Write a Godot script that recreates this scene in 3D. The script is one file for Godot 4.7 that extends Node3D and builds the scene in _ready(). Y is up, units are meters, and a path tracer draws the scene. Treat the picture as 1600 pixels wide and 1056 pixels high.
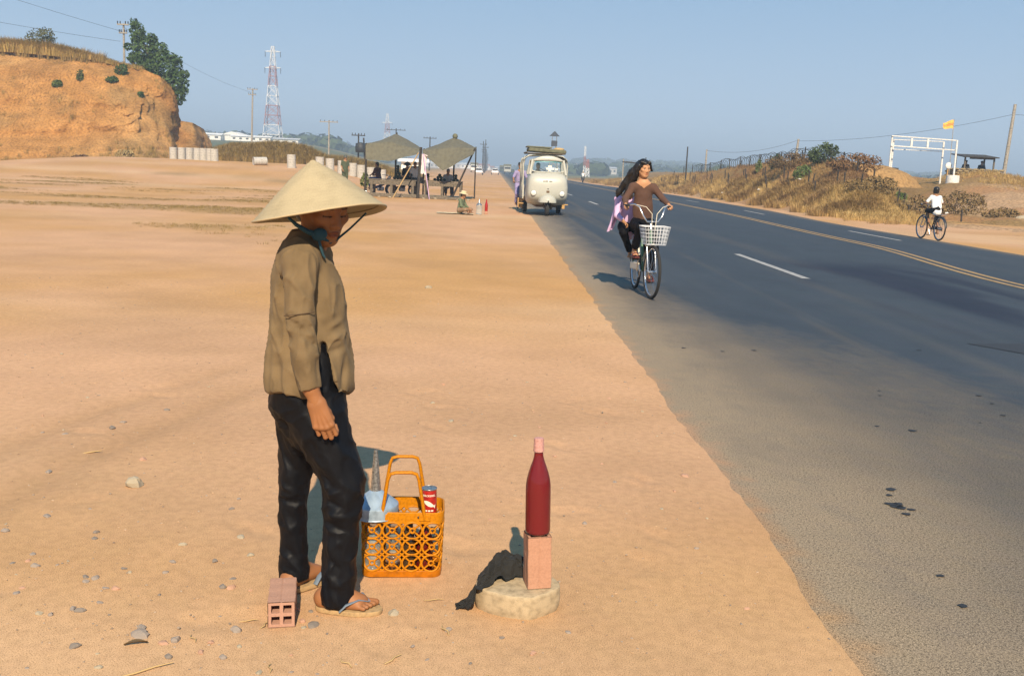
extends Node3D
# Roadside petrol seller beside a highway. World: the road runs along -Z, y up, metres.

var M := {}
var taken := {}
var rng := RandomNumberGenerator.new()
var nA := FastNoiseLite.new()
var nB := FastNoiseLite.new()
var nC := FastNoiseLite.new()

# ------------------------------------------------------------------ helpers: names and things
func numbered(n: String) -> String:
	if not taken.has(n):
		taken[n] = 0
		return n
	taken[n] += 1
	return "%s_%03d" % [n, taken[n]]

func tag(o: Node, label: String, cat: String, group := "") -> void:
	o.set_meta("label", label)
	o.set_meta("category", cat)
	if group != "":
		o.set_meta("group", group)

func thing(called: String, label: String, cat: String, at := Vector3.ZERO, turn := 0.0, group := "") -> Node3D:
	var o := Node3D.new()
	o.name = numbered(called)
	add_child(o)
	o.position = at
	o.rotation.y = turn
	tag(o, label, cat, group)
	return o

func part(parent: Node, called: String, mesh: Mesh, m: Material) -> MeshInstance3D:
	var o := MeshInstance3D.new()
	o.name = called
	o.mesh = mesh
	o.material_override = m
	o.cast_shadow = GeometryInstance3D.SHADOW_CASTING_SETTING_ON
	parent.add_child(o, true)
	return o

func single(called: String, mesh: Mesh, m: Material, label: String, cat: String, at := Vector3.ZERO, group := "") -> MeshInstance3D:
	var o := part(self, numbered(called), mesh, m)
	o.position = at
	tag(o, label, cat, group)
	return o

func structure(called: String, mesh: Mesh, m: Material) -> MeshInstance3D:
	var o := part(self, numbered(called), mesh, m)
	o.set_meta("kind", "structure")
	return o

func copy_of(o: Node3D, base: String, at: Vector3, turn: float, label: String) -> Node3D:
	var c: Node3D = o.duplicate()
	c.name = numbered(base)
	add_child(c)
	c.position = at
	c.rotation.y = turn
	c.set_meta("label", label)
	return c

func nth(k: int) -> String:
	return ["first", "second", "third", "fourth", "fifth", "sixth", "seventh", "eighth", "ninth", "tenth", "eleventh", "twelfth", "thirteenth", "fourteenth", "fifteenth", "sixteenth", "seventeenth", "eighteenth", "nineteenth", "twentieth", "twenty-first", "twenty-second", "twenty-third", "twenty-fourth", "twenty-fifth", "twenty-sixth", "twenty-seventh", "twenty-eighth", "twenty-ninth", "thirtieth"][k % 30]

func ss(a: float, b: float, t: float) -> float:
	var u := clampf((t - a) / (b - a), 0.0, 1.0)
	return u * u * (3.0 - 2.0 * u)

func lut(t: Array, x: float) -> float:
	if x <= t[0][0]:
		return t[0][1]
	for i in range(1, t.size()):
		if x <= t[i][0]:
			var u: float = (x - t[i - 1][0]) / (t[i][0] - t[i - 1][0])
			u = u * u * (3.0 - 2.0 * u)
			return lerpf(t[i - 1][1], t[i][1], u)
	return t[t.size() - 1][1]

# ------------------------------------------------------------------ materials
func noise_tex(freq: float, seed_: int, size := 512, ramp: Array = [], octaves := 5, normal := 0.0, type := 0) -> NoiseTexture2D:
	var n := FastNoiseLite.new()
	n.seed = seed_
	n.frequency = freq
	n.noise_type = [FastNoiseLite.TYPE_SIMPLEX_SMOOTH, FastNoiseLite.TYPE_CELLULAR, FastNoiseLite.TYPE_VALUE][type]
	n.fractal_octaves = octaves
	if type == 1:
		n.fractal_type = FastNoiseLite.FRACTAL_NONE
		n.cellular_return_type = FastNoiseLite.RETURN_DISTANCE
	var t := NoiseTexture2D.new()
	t.width = size
	t.height = size
	t.seamless = true
	t.noise = n
	if normal > 0.0:
		t.as_normal_map = true
		t.bump_strength = normal
	elif ramp.size() > 0:
		var g := Gradient.new()
		var off := PackedFloat32Array()
		var col := PackedColorArray()
		for r in ramp:
			off.append(r[0])
			col.append(r[1])
		g.offsets = off
		g.colors = col
		t.color_ramp = g
	return t

func gcol(v: float) -> Color:
	return Color(v, v, v)

func mt(c: Color, rough := 0.8, o := {}) -> StandardMaterial3D:
	var m := StandardMaterial3D.new()
	m.albedo_color = c.linear_to_srgb()
	m.roughness = rough
	m.metallic = o.get("metal", 0.0)
	m.metallic_specular = o.get("spec", 0.5)
	m.cull_mode = BaseMaterial3D.CULL_DISABLED
	if o.has("vcol"):
		m.vertex_color_use_as_albedo = true
	if o.has("tex"):
		m.albedo_texture = o.tex
	if o.has("nrm"):
		m.normal_enabled = true
		m.normal_texture = o.nrm
		m.normal_scale = o.get("ns", 1.0)
	if o.has("rt"):
		m.roughness_texture = o.rt
	if o.has("tex") or o.has("nrm") or o.has("rt"):
		m.uv1_triplanar = true
		m.uv1_world_triplanar = o.get("world", false)
		var s: float = o.get("scale", 1.0)
		m.uv1_scale = o.get("scale3", Vector3(s, s, s))
		m.uv1_triplanar_sharpness = 4.0
	if o.has("detail"):
		m.detail_enabled = true
		m.detail_albedo = o.detail
		m.detail_blend_mode = BaseMaterial3D.BLEND_MODE_MUL
		m.detail_uv_layer = BaseMaterial3D.DETAIL_UV_2
		m.uv2_triplanar = true
		m.uv2_world_triplanar = o.get("world", false)
		var s2: float = o.get("dscale", 0.2)
		m.uv2_scale = Vector3(s2, s2, s2)
	if o.has("back"):
		m.backlight_enabled = true
		m.backlight = o.back
	if o.has("sheen"):
		m.rim_enabled = true
		m.rim = o.sheen
		m.rim_tint = 0.6
	if o.has("coat"):
		m.clearcoat_enabled = true
		m.clearcoat = o.coat
		m.clearcoat_roughness = 0.12
	return m

# ------------------------------------------------------------------ mesh builder
class MB:
	var v := PackedVector3Array()
	var c := PackedColorArray()
	var ix := PackedInt32Array()
	var col := Color(1, 1, 1)

	func p(a: Vector3) -> int:
		v.append(a)
		c.append(col)
		return v.size() - 1

	func tri(a: Vector3, b: Vector3, d: Vector3) -> void:
		var n := v.size()
		p(a); p(b); p(d)
		ix.append_array(PackedInt32Array([n, n + 1, n + 2]))

	func quad(a: Vector3, b: Vector3, d: Vector3, e: Vector3) -> void:
		var n := v.size()
		p(a); p(b); p(d); p(e)
		ix.append_array(PackedInt32Array([n, n + 1, n + 2, n, n + 2, n + 3]))

	func box(at: Vector3, size: Vector3, b := Basis(), taper := 1.0) -> void:
		var s := size * 0.5
		var q: Array[Vector3] = []
		for y: float in [-1.0, 1.0]:
			var k := taper if y > 0 else 1.0
			for w: Vector2 in [Vector2(-1, -1), Vector2(1, -1), Vector2(1, 1), Vector2(-1, 1)]:
				q.append(at + b * Vector3(w.x * s.x * k, y * s.y, w.y * s.z * k))
		quad(q[4], q[5], q[6], q[7])
		quad(q[3], q[2], q[1], q[0])
		for i in 4:
			var j := (i + 1) % 4
			quad(q[i], q[j], q[j + 4], q[i + 4])

	# box with chamfered edges
	func cbox(at: Vector3, size: Vector3, ch: float, b := Basis()) -> void:
		var s := size * 0.5
		var f := func(x: float, y: float, z: float) -> Vector3: return at + b * Vector3(x, y, z)
		var e := s - Vector3(ch, ch, ch)
		for sg: float in [-1.0, 1.0]:
			quad(f.call(s.x * sg, -e.y, -e.z), f.call(s.x * sg, e.y, -e.z), f.call(s.x * sg, e.y, e.z), f.call(s.x * sg, -e.y, e.z))
			quad(f.call(-e.x, s.y * sg, -e.z), f.call(e.x, s.y * sg, -e.z), f.call(e.x, s.y * sg, e.z), f.call(-e.x, s.y * sg, e.z))
			quad(f.call(-e.x, -e.y, s.z * sg), f.call(e.x, -e.y, s.z * sg), f.call(e.x, e.y, s.z * sg), f.call(-e.x, e.y, s.z * sg))
			for sh: float in [-1.0, 1.0]:
				quad(f.call(sg * s.x, sh * e.y, -e.z), f.call(sg * e.x, sh * s.y, -e.z), f.call(sg * e.x, sh * s.y, e.z), f.call(sg * s.x, sh * e.y, e.z))
				quad(f.call(sg * s.x, -e.y, sh * e.z), f.call(sg * e.x, -e.y, sh * s.z), f.call(sg * e.x, e.y, sh * s.z), f.call(sg * s.x, e.y, sh * e.z))
				quad(f.call(-e.x, sg * s.y, sh * e.z), f.call(-e.x, sg * e.y, sh * s.z), f.call(e.x, sg * e.y, sh * s.z), f.call(e.x, sg * s.y, sh * e.z))
				for si: float in [-1.0, 1.0]:
					tri(f.call(sg * s.x, sh * e.y, si * e.z), f.call(sg * e.x, sh * s.y, si * e.z), f.call(sg * e.x, sh * e.y, si * s.z))

	# tube through points; radii one number or one per point
	func tube(pts: Array, r: Variant, sides := 8, caps := true, flat := 1.0, flat_up := Vector3.UP) -> void:
		var rings: Array = []
		var up := Vector3.ZERO
		for i in pts.size():
			var t: Vector3
			if i == 0:
				t = pts[1] - pts[0]
			elif i == pts.size() - 1:
				t = pts[i] - pts[i - 1]
			else:
				t = (pts[i + 1] - pts[i]).normalized() + (pts[i] - pts[i - 1]).normalized()
			t = t.normalized()
			if up == Vector3.ZERO:
				up = flat_up if absf(t.dot(flat_up)) < 0.9 else Vector3.RIGHT
			var s := t.cross(up).normalized()
			up = s.cross(t).normalized()
			var rr: float = r if (r is float or r is int) else r[i]
			var ring := PackedInt32Array()
			for k in sides:
				var a := TAU * k / sides
				ring.append(p(pts[i] + s * cos(a) * rr + up * sin(a) * rr * flat))
			rings.append(ring)
		for i in range(1, rings.size()):
			for k in sides:
				var j := (k + 1) % sides
				ix.append_array(PackedInt32Array([rings[i - 1][k], rings[i][k], rings[i][j], rings[i - 1][k], rings[i][j], rings[i - 1][j]]))
		if caps:
			for w in 2:
				var ring: PackedInt32Array = rings[0] if w == 0 else rings[rings.size() - 1]
				var n := PackedInt32Array()
				for k in sides:
					n.append(p(v[ring[k]]))
				for k in range(1, sides - 1):
					if w == 0:
						ix.append_array(PackedInt32Array([n[0], n[k], n[k + 1]]))
					else:
						ix.append_array(PackedInt32Array([n[0], n[k + 1], n[k]]))

	# profile: array of Vector2(radius, height); a repeated point makes a crease
	func lathe(prof: Array, segs := 24, at := Vector3.ZERO, b := Basis()) -> void:
		var prev := PackedInt32Array()
		for i in prof.size():
			var ring := PackedInt32Array()
			for k in segs:
				var a := TAU * k / segs
				ring.append(p(at + b * Vector3(cos(a) * prof[i].x, prof[i].y, sin(a) * prof[i].x)))
			if i > 0 and not (prof[i] as Vector2).is_equal_approx(prof[i - 1]):
				for k in segs:
					var j := (k + 1) % segs
					ix.append_array(PackedInt32Array([prev[k], ring[k], ring[j], prev[k], ring[j], prev[j]]))
			prev = ring

	func ball(at: Vector3, r: Vector3, b := Basis(), n := 8) -> void:
		var prof: Array = []
		for i in n + 1:
			var a := -PI / 2 + PI * i / n
			prof.append(Vector2(cos(a), sin(a)))
		lathe(prof, n * 2, at, b * Basis.from_scale(r))

	# grid of points, rows x cols
	func grid(rows: Array) -> void:
		var base := v.size()
		var nc: int = rows[0].size()
		for r in rows:
			for q in r:
				p(q)
		for i in rows.size() - 1:
			for j in nc - 1:
				var a := base + i * nc + j
				ix.append_array(PackedInt32Array([a, a + 1, a + nc + 1, a, a + nc + 1, a + nc]))

	func add(V: PackedVector3Array, I: PackedInt32Array, C: Variant = null, x := Transform3D()) -> void:
		var n := v.size()
		for i in V.size():
			v.append(x * V[i])
			c.append(col if C == null else C[i])
		for i in I:
			ix.append(n + i)

	func ring(at: Vector3, r: float, w: float, segs: int, b := Basis(), sides := 4) -> void:
		var base := v.size()
		for i in segs:
			var a := TAU * i / segs
			for k in sides:
				var e := TAU * k / sides
				p(at + b * Vector3(cos(a) * (r + w * cos(e)), sin(a) * (r + w * cos(e)), w * sin(e)))
		for i in segs:
			var i2 := (i + 1) % segs
			for k in sides:
				var k2 := (k + 1) % sides
				ix.append_array(PackedInt32Array([base + i * sides + k, base + i2 * sides + k, base + i2 * sides + k2, base + i * sides + k, base + i2 * sides + k2, base + i * sides + k2]))

	func mesh() -> ArrayMesh:
		var nn := PackedVector3Array()
		nn.resize(v.size())
		for t in range(0, ix.size(), 3):
			var a := ix[t]
			var b := ix[t + 1]
			var d := ix[t + 2]
			var n := (v[d] - v[a]).cross(v[b] - v[a])
			nn[a] += n
			nn[b] += n
			nn[d] += n
		for i in nn.size():
			nn[i] = nn[i].normalized() if nn[i].length_squared() > 1e-20 else Vector3.UP
		var arr := []
		arr.resize(Mesh.ARRAY_MAX)
		arr[Mesh.ARRAY_VERTEX] = v
		arr[Mesh.ARRAY_NORMAL] = nn
		arr[Mesh.ARRAY_COLOR] = c
		arr[Mesh.ARRAY_INDEX] = ix
		var m := ArrayMesh.new()
		m.add_surface_from_arrays(Mesh.PRIMITIVE_TRIANGLES, arr)
		return m

# ------------------------------------------------------------------ distance field, meshed as surface nets
class SD:
	var o: Vector3
	var h: float
	var nx: int
	var ny: int
	var nz: int
	var d := PackedFloat32Array()

	func _init(lo: Vector3, hi: Vector3, cell: float) -> void:
		o = lo
		h = cell
		nx = int(ceil((hi.x - lo.x) / cell)) + 1
		ny = int(ceil((hi.y - lo.y) / cell)) + 1
		nz = int(ceil((hi.z - lo.z) / cell)) + 1
		d.resize(nx * ny * nz)
		d.fill(9.0)

	func put(q: int, e: float, k: float, carve: bool) -> void:
		var a := d[q]
		if carve:
			e = -e
			var g := maxf(k - absf(a - e), 0.0) / k
			d[q] = maxf(a, e) + g * g * k * 0.25
		else:
			var g := maxf(k - absf(a - e), 0.0) / k
			d[q] = minf(a, e) - g * g * k * 0.25

	func span(lo: Vector3, hi: Vector3) -> Array:
		var a := (lo - o) / h
		var b := (hi - o) / h
		return [clampi(int(floor(a.x)), 0, nx - 1), clampi(int(ceil(b.x)), 0, nx - 1), clampi(int(floor(a.y)), 0, ny - 1), clampi(int(ceil(b.y)), 0, ny - 1), clampi(int(floor(a.z)), 0, nz - 1), clampi(int(ceil(b.z)), 0, nz - 1)]

	func cone(a: Vector3, b: Vector3, ra: float, rb: float, k := 0.02, ax := Vector3.ZERO, sq := 1.0, carve := false, flat_end := false) -> void:
		var m := maxf(ra, rb) * maxf(1.0, sq) + k + 3.0 * h
		var mm := Vector3(m, m, m)
		var s := span(Vector3(minf(a.x, b.x), minf(a.y, b.y), minf(a.z, b.z)) - mm, Vector3(maxf(a.x, b.x), maxf(a.y, b.y), maxf(a.z, b.z)) + mm)
		var ab := b - a
		var il := 1.0 / maxf(ab.length_squared(), 1e-9)
		var st := 1.0 / sq - 1.0
		var al := ab.length()
		var ds := minf(sq, 1.0)
		for iz in range(s[4], s[5] + 1):
			for iy in range(s[2], s[3] + 1):
				var q: int = (iz * ny + iy) * nx + s[0]
				var pt := o + Vector3(s[0], iy, iz) * h - a
				for i in range(s[0], s[1] + 1):
					var w := pt
					if sq != 1.0:
						w += ax * (pt.dot(ax) * st)
					var tu := w.dot(ab) * il
					var t := clampf(tu, 0.0, 1.0)
					var e := ((w - ab * (tu if flat_end and tu > 1.0 else t)).length() - lerpf(ra, rb, t)) * ds
					if flat_end:
						e = maxf(e, (tu - 1.0) * al)
					put(q, e, k, carve)
					pt.x += h
					q += 1

	func chain(pts: Array, rr: Array, k := 0.02, ax := Vector3.ZERO, sq := 1.0) -> void:
		for i in pts.size() - 1:
			cone(pts[i], pts[i + 1], rr[i], rr[i + 1], k, ax, sq)

	func ell(at: Vector3, r: Vector3, k := 0.02, b := Basis(), carve := false) -> void:
		var m := maxf(r.x, maxf(r.y, r.z)) + k + 3.0 * h
		var mm := Vector3(m, m, m)
		var s := span(at - mm, at + mm)
		var bt := b.transposed()
		for iz in range(s[4], s[5] + 1):
			for iy in range(s[2], s[3] + 1):
				var q: int = (iz * ny + iy) * nx + s[0]
				for i in range(s[0], s[1] + 1):
					var w := bt * (o + Vector3(i, iy, iz) * h - at)
					var k0 := (w / r).length()
					var k1 := (w / (r * r)).length()
					put(q, k0 * (k0 - 1.0) / maxf(k1, 1e-6), k, carve)
					q += 1

	# upright column: rows [y, cx, cz, rx, rz], y rising
	func column(rows: Array, k := 0.02, pw := 2.2) -> void:
		var y0: float = rows[0][0]
		var y1: float = rows[rows.size() - 1][0]
		for iy in ny:
			var y := o.y + iy * h
			if y < y0 - k - 3.0 * h or y > y1 + k + 3.0 * h:
				continue
			var yy := clampf(y, y0, y1)
			var i := 0
			while i < rows.size() - 2 and yy > rows[i + 1][0]:
				i += 1
			var t: float = (yy - rows[i][0]) / (rows[i + 1][0] - rows[i][0])
			var e: Array = []
			for n in range(1, 5):
				var p0: float = rows[maxi(i - 1, 0)][n]
				var p1: float = rows[i][n]
				var p2: float = rows[i + 1][n]
				var p3: float = rows[mini(i + 2, rows.size() - 1)][n]
				e.append(0.5 * (2.0 * p1 + (p2 - p0) * t + (2.0 * p0 - 5.0 * p1 + 4.0 * p2 - p3) * t * t + (3.0 * p1 - p0 - 3.0 * p2 + p3) * t * t * t))
			var cx: float = e[0]
			var cz: float = e[1]
			var rx: float = e[2]
			var rz: float = e[3]
			var mn := minf(rx, rz)
			var s := span(Vector3(cx - rx - k - 3 * h, y, cz - rz - k - 3 * h), Vector3(cx + rx + k + 3 * h, y, cz + rz + k + 3 * h))
			var over := maxf(y - y1, y0 - y)
			for iz in range(s[4], s[5] + 1):
				var q: int = (iz * ny + iy) * nx + s[0]
				var dz := pow(absf(o.z + iz * h - cz) / rz, pw)
				for ii in range(s[0], s[1] + 1):
					var dd := (pow(pow(absf(o.x + ii * h - cx) / rx, pw) + dz, 1.0 / pw) - 1.0) * mn
					put(q, maxf(dd, over), k, false)
					q += 1

	# keep only where f(p) is negative
	func trim(f: Callable) -> void:
		var q := 0
		for iz in nz:
			for iy in ny:
				for i in nx:
					if d[q] < h * 4.0:
						var e: float = f.call(o + Vector3(i, iy, iz) * h)
						var g := maxf(2.0 * h - absf(d[q] - e), 0.0) / (2.0 * h)
						d[q] = maxf(d[q], e) + g * g * h * 0.5
					q += 1

	func mesh() -> Array:
		var V := PackedVector3Array()
		var I := PackedInt32Array()
		var vid := PackedInt32Array()
		vid.resize(d.size())
		vid.fill(-1)
		var sy := nx
		var sz := nx * ny
		var lim := h * 3.0
		var off := PackedInt32Array([0, 1, sy, sy + 1, sz, sz + 1, sz + sy, sz + sy + 1])
		var ea := PackedInt32Array([0, 2, 4, 6, 0, 1, 4, 5, 0, 1, 2, 3])
		var eb := PackedInt32Array([1, 3, 5, 7, 2, 3, 6, 7, 4, 5, 6, 7])
		var cp: Array[Vector3] = []
		for n in 8:
			cp.append(Vector3(n & 1, (n >> 1) & 1, (n >> 2) & 1))
		for k in nz - 1:
			for j in ny - 1:
				var q := k * sz + j * sy - 1
				for i in nx - 1:
					q += 1
					if absf(d[q]) > lim:
						continue
					var neg := 0
					for n in 8:
						if d[q + off[n]] < 0.0:
							neg += 1
					if neg == 0 or neg == 8:
						continue
					var s := Vector3.ZERO
					var cnt := 0
					for e in 12:
						var a := d[q + off[ea[e]]]
						var b := d[q + off[eb[e]]]
						if (a < 0.0) != (b < 0.0):
							s += cp[ea[e]].lerp(cp[eb[e]], a / (a - b))
							cnt += 1
					vid[q] = V.size()
					V.append(o + (Vector3(i, j, k) + s / cnt) * h)
		for k in range(1, nz - 1):
			for j in range(1, ny - 1):
				for i in range(1, nx - 1):
					var q := k * sz + j * sy + i
					var v0 := vid[q]
					if v0 < 0:
						continue
					var a := d[q] < 0.0
					for e in 3:
						var qb: int = q + [1, sy, sz][e]
						if (d[qb] < 0.0) == a:
							continue
						var u: int = [sy, sz, 1][e]
						var w: int = [sz, 1, sy][e]
						var v1 := vid[q - u]
						var v2 := vid[q - u - w]
						var v3 := vid[q - w]
						if v1 < 0 or v2 < 0 or v3 < 0:
							continue
						if a:
							I.append_array(PackedInt32Array([v0, v2, v1, v0, v3, v2]))
						else:
							I.append_array(PackedInt32Array([v0, v1, v2, v0, v2, v3]))
		return [V, I]

# relax a mesh so that grid steps do not show
func relax(vi: Array, times: int) -> Array:
	var V: PackedVector3Array = vi[0]
	var I: PackedInt32Array = vi[1]
	for n in times:
		var s := PackedVector3Array()
		s.resize(V.size())
		var k := PackedInt32Array()
		k.resize(V.size())
		for t in range(0, I.size(), 3):
			var a := I[t]
			var b := I[t + 1]
			var c := I[t + 2]
			s[a] += V[b] + V[c]
			s[b] += V[a] + V[c]
			s[c] += V[a] + V[b]
			k[a] += 2
			k[b] += 2
			k[c] += 2
		for i in V.size():
			if k[i] > 0:
				V[i] = V[i].lerp(s[i] / k[i], 0.55)
	return [V, I]

# push vertices along their normals by folds [a, b, width, amount] and by noise
func wrinkle(vi: Array, folds: Array, amp := 0.0, freq := Vector3.ONE, seed_ := 1) -> Array:
	var V: PackedVector3Array = vi[0]
	var I: PackedInt32Array = vi[1]
	var nn := PackedVector3Array()
	nn.resize(V.size())
	for t in range(0, I.size(), 3):
		var n := (V[I[t + 2]] - V[I[t]]).cross(V[I[t + 1]] - V[I[t]])
		nn[I[t]] += n
		nn[I[t + 1]] += n
		nn[I[t + 2]] += n
	var out := PackedVector3Array()
	out.resize(V.size())
	var ns := FastNoiseLite.new()
	ns.seed = seed_
	ns.frequency = 1.0
	ns.fractal_octaves = 3 if amp > 0.0 else 1
	for i in V.size():
		var p := V[i]
		var s := 0.0
		for f in folds:
			var a: Vector3 = f[0]
			var ab: Vector3 = f[1] - a
			var t := clampf((p - a).dot(ab) / ab.length_squared(), 0.0, 1.0)
			var r: float = (p - a - ab * t).length() / f[2]
			if r < 2.5:
				s += f[3] * exp(-r * r) * (0.45 + 0.55 * sin(PI * clampf(t * 0.9 + 0.05, 0.0, 1.0)))
		if amp > 0.0:
			s += amp * ns.get_noise_3dv(p * freq)
		elif amp < 0.0:
			s -= amp * (0.6 - 2.2 * sqrt(absf(ns.get_noise_3dv(p * freq)) + 0.004))
		out[i] = p + nn[i].normalized() * s
	return [out, I]

# ------------------------------------------------------------------ the lie of the land
func gh(x: float, z: float) -> float:
	var d := -z
	var e := 1.2 * ss(46, 74, d) * ss(-5, -13, x) * ss(-41, -27, x) * (1.0 - 0.6 * ss(110, 160, d))
	var ratio := x / maxf(d, 1.0)
	if d > 100.0:
		e += 8.0 * ss(120, 420, d) * ss(-0.07, -0.2, ratio)
		e += 13.0 * ss(420, 1300, d) * ss(-0.02, -0.3, ratio)
		e += 15.0 * ss(500, 1500, d) * ss(0.012, 0.1, ratio)
	var road := ss(0.98, 1.75, x) * (1.0 - ss(edge_r(z) - 0.35, edge_r(z) + 0.35, x))
	var far := 1.0 - ss(60, 140, d)
	var near := far * (1.0 - road * 0.8)
	e += near * (0.007 * nA.get_noise_2d(x * 40, z * 40) + 0.010 * nA.get_noise_2d(x * 14 + 90, z * 14) * ss(0.6, -0.4, x) + 0.0009 * nB.get_noise_2d(x * 300, z * 300))
	if d < 7.5 and d > 2.2 and x < 1.0:
		for f: Array in prints:
			var px: float = x - f[0]
			var pz: float = z - f[1]
			if absf(px) < 0.2 and absf(pz) < 0.2:
				var u: float = (px * f[2] + pz * f[3]) / 0.115
				var w: float = (-px * f[3] + pz * f[2]) / 0.042
				var rr := u * u + w * w
				e += 0.008 * (exp(-pow(rr - 1.7, 2.0) * 2.5) * 0.5 - ss(1.5, 0.7, rr) * 0.9)
	# wheel ruts on the left and low ridges thrown up by lorries further off
	if d < 16.0 and x < 0:
		for c: float in [-2.05, -2.55]:
			var q := (x - c - 0.22 * (d - 4.0) + 0.12 * sin(z * 0.9)) / 0.09
			e -= 0.016 * exp(-q * q) * ss(9.0, 5.5, d)
	if d > 14.0 and d < 50.0 and x < -2.0:
		e += 0.10 * maxf(nA.get_noise_2d(x * 3.2, z * 11.0 + 50.0) - 0.12, 0.0) * ss(-2, -5, x) * ss(14, 20, d)
	e -= 0.055 * road
	return e

var prints := []

func edge_r(z: float) -> float:
	return lut([[-140.0, 12.6], [-80.0, 14.3], [-53.0, 13.75], [-35.0, 12.7], [-23.0, 12.55], [0.0, 12.4]], z)

func line_y(z: float) -> float:
	return lut([[-130.0, 10.1], [-60.0, 9.95], [-45.0, 9.85], [-25.0, 9.28], [-15.0, 8.3], [0.0, 7.6]], z)

func spaced(a: float, b: float, fine_a: float, fine_b: float, step: float, grow: float, most: float) -> Array:
	var o: Array = []
	var x := fine_a
	var s := step
	while x > a:
		s = minf(s * grow, most)
		x -= s
		o.push_front(maxf(x, a))
	x = fine_a
	while x < fine_b:
		o.append(x)
		x += step
	s = step
	o.append(fine_b)
	x = fine_b
	while x < b:
		s = minf(s * grow, most)
		x += s
		o.append(minf(x, b))
	return o

func dirt_colour(x: float, z: float) -> Color:
	var d := -z
	var c := Color(0.535, 0.315, 0.139)
	var pink := Color(0.585, 0.362, 0.218)
	var pale := Color(0.61, 0.41, 0.25)
	var brown := Color(0.38, 0.235, 0.125)
	var n1 := nA.get_noise_2d(x * 5.0, z * 5.0) * 0.5 + 0.5
	var n2 := nA.get_noise_2d(x * 1.3 + 300.0, z * 5.5) * 0.5 + 0.5
	var n3 := nB.get_noise_2d(x * 40.0, z * 40.0) * 0.5 + 0.5
	c = c.lerp(pink, ss(0.3, 0.7, n1))
	c = c.lerp(pale, ss(0.52, 0.74, n2) * 0.8)
	c = c.lerp(brown, ss(0.42, 0.75, nA.get_noise_2d(x * 9.0 - 70.0, z * 9.0) * 0.5 + 0.5 + 0.12 * nB.get_noise_2d(x * 90.0, z * 90.0)) * 0.28)
	# worn dry turf further off on the left
	if d > 14.0 and d < 60.0 and x < -3.0:
		var t := nA.get_noise_2d(x * 3.2, z * 11.0 + 50.0)
		c = c.lerp(Color(0.27, 0.19, 0.085), ss(0.18, 0.45, t) * 0.6 * ss(-3, -7, x))
	# brown, trodden soil near the lower left
	if d < 16.0 and x < 0:
		for k: float in [-2.05, -2.55]:
			var q := (x - k - 0.22 * (d - 4.0) + 0.12 * sin(z * 0.9)) / 0.13
			c = c.lerp(brown, 0.35 * exp(-q * q) * ss(9.0, 5.5, d))
	c = c * (0.91 + 0.18 * n3)
	if d > 120.0:
		var far := Color(0.22, 0.19, 0.10).lerp(Color(0.12, 0.14, 0.07), ss(0.4, 0.6, nA.get_noise_2d(x * 0.4, z * 0.3) * 0.5 + 0.5))
		c = c.lerp(far, ss(110, 260, d) * maxf(ss(-0.03, -0.09, x / d), ss(0.02, 0.06, x / d)))
	c.a = 1.0
	return c

func build_ground() -> void:
	var xs := spaced(-2600, 2600, -4.2, 2.0, 0.045, 1.055, 220.0)
	var zs := spaced(-4200, 60, -12.0, -1.9, 0.045, 1.04, 180.0)
	var b := MB.new()
	for z: float in zs:
		for x: float in xs:
			b.col = dirt_colour(x, z)
			b.p(Vector3(x, gh(x, z), z))
	var nc := xs.size()
	for i in zs.size() - 1:
		for j in nc - 1:
			var a := i * nc + j
			b.ix.append_array(PackedInt32Array([a, a + 1, a + nc + 1, a, a + nc + 1, a + nc]))
	structure("ground", b.mesh(), M.dirt)

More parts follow.
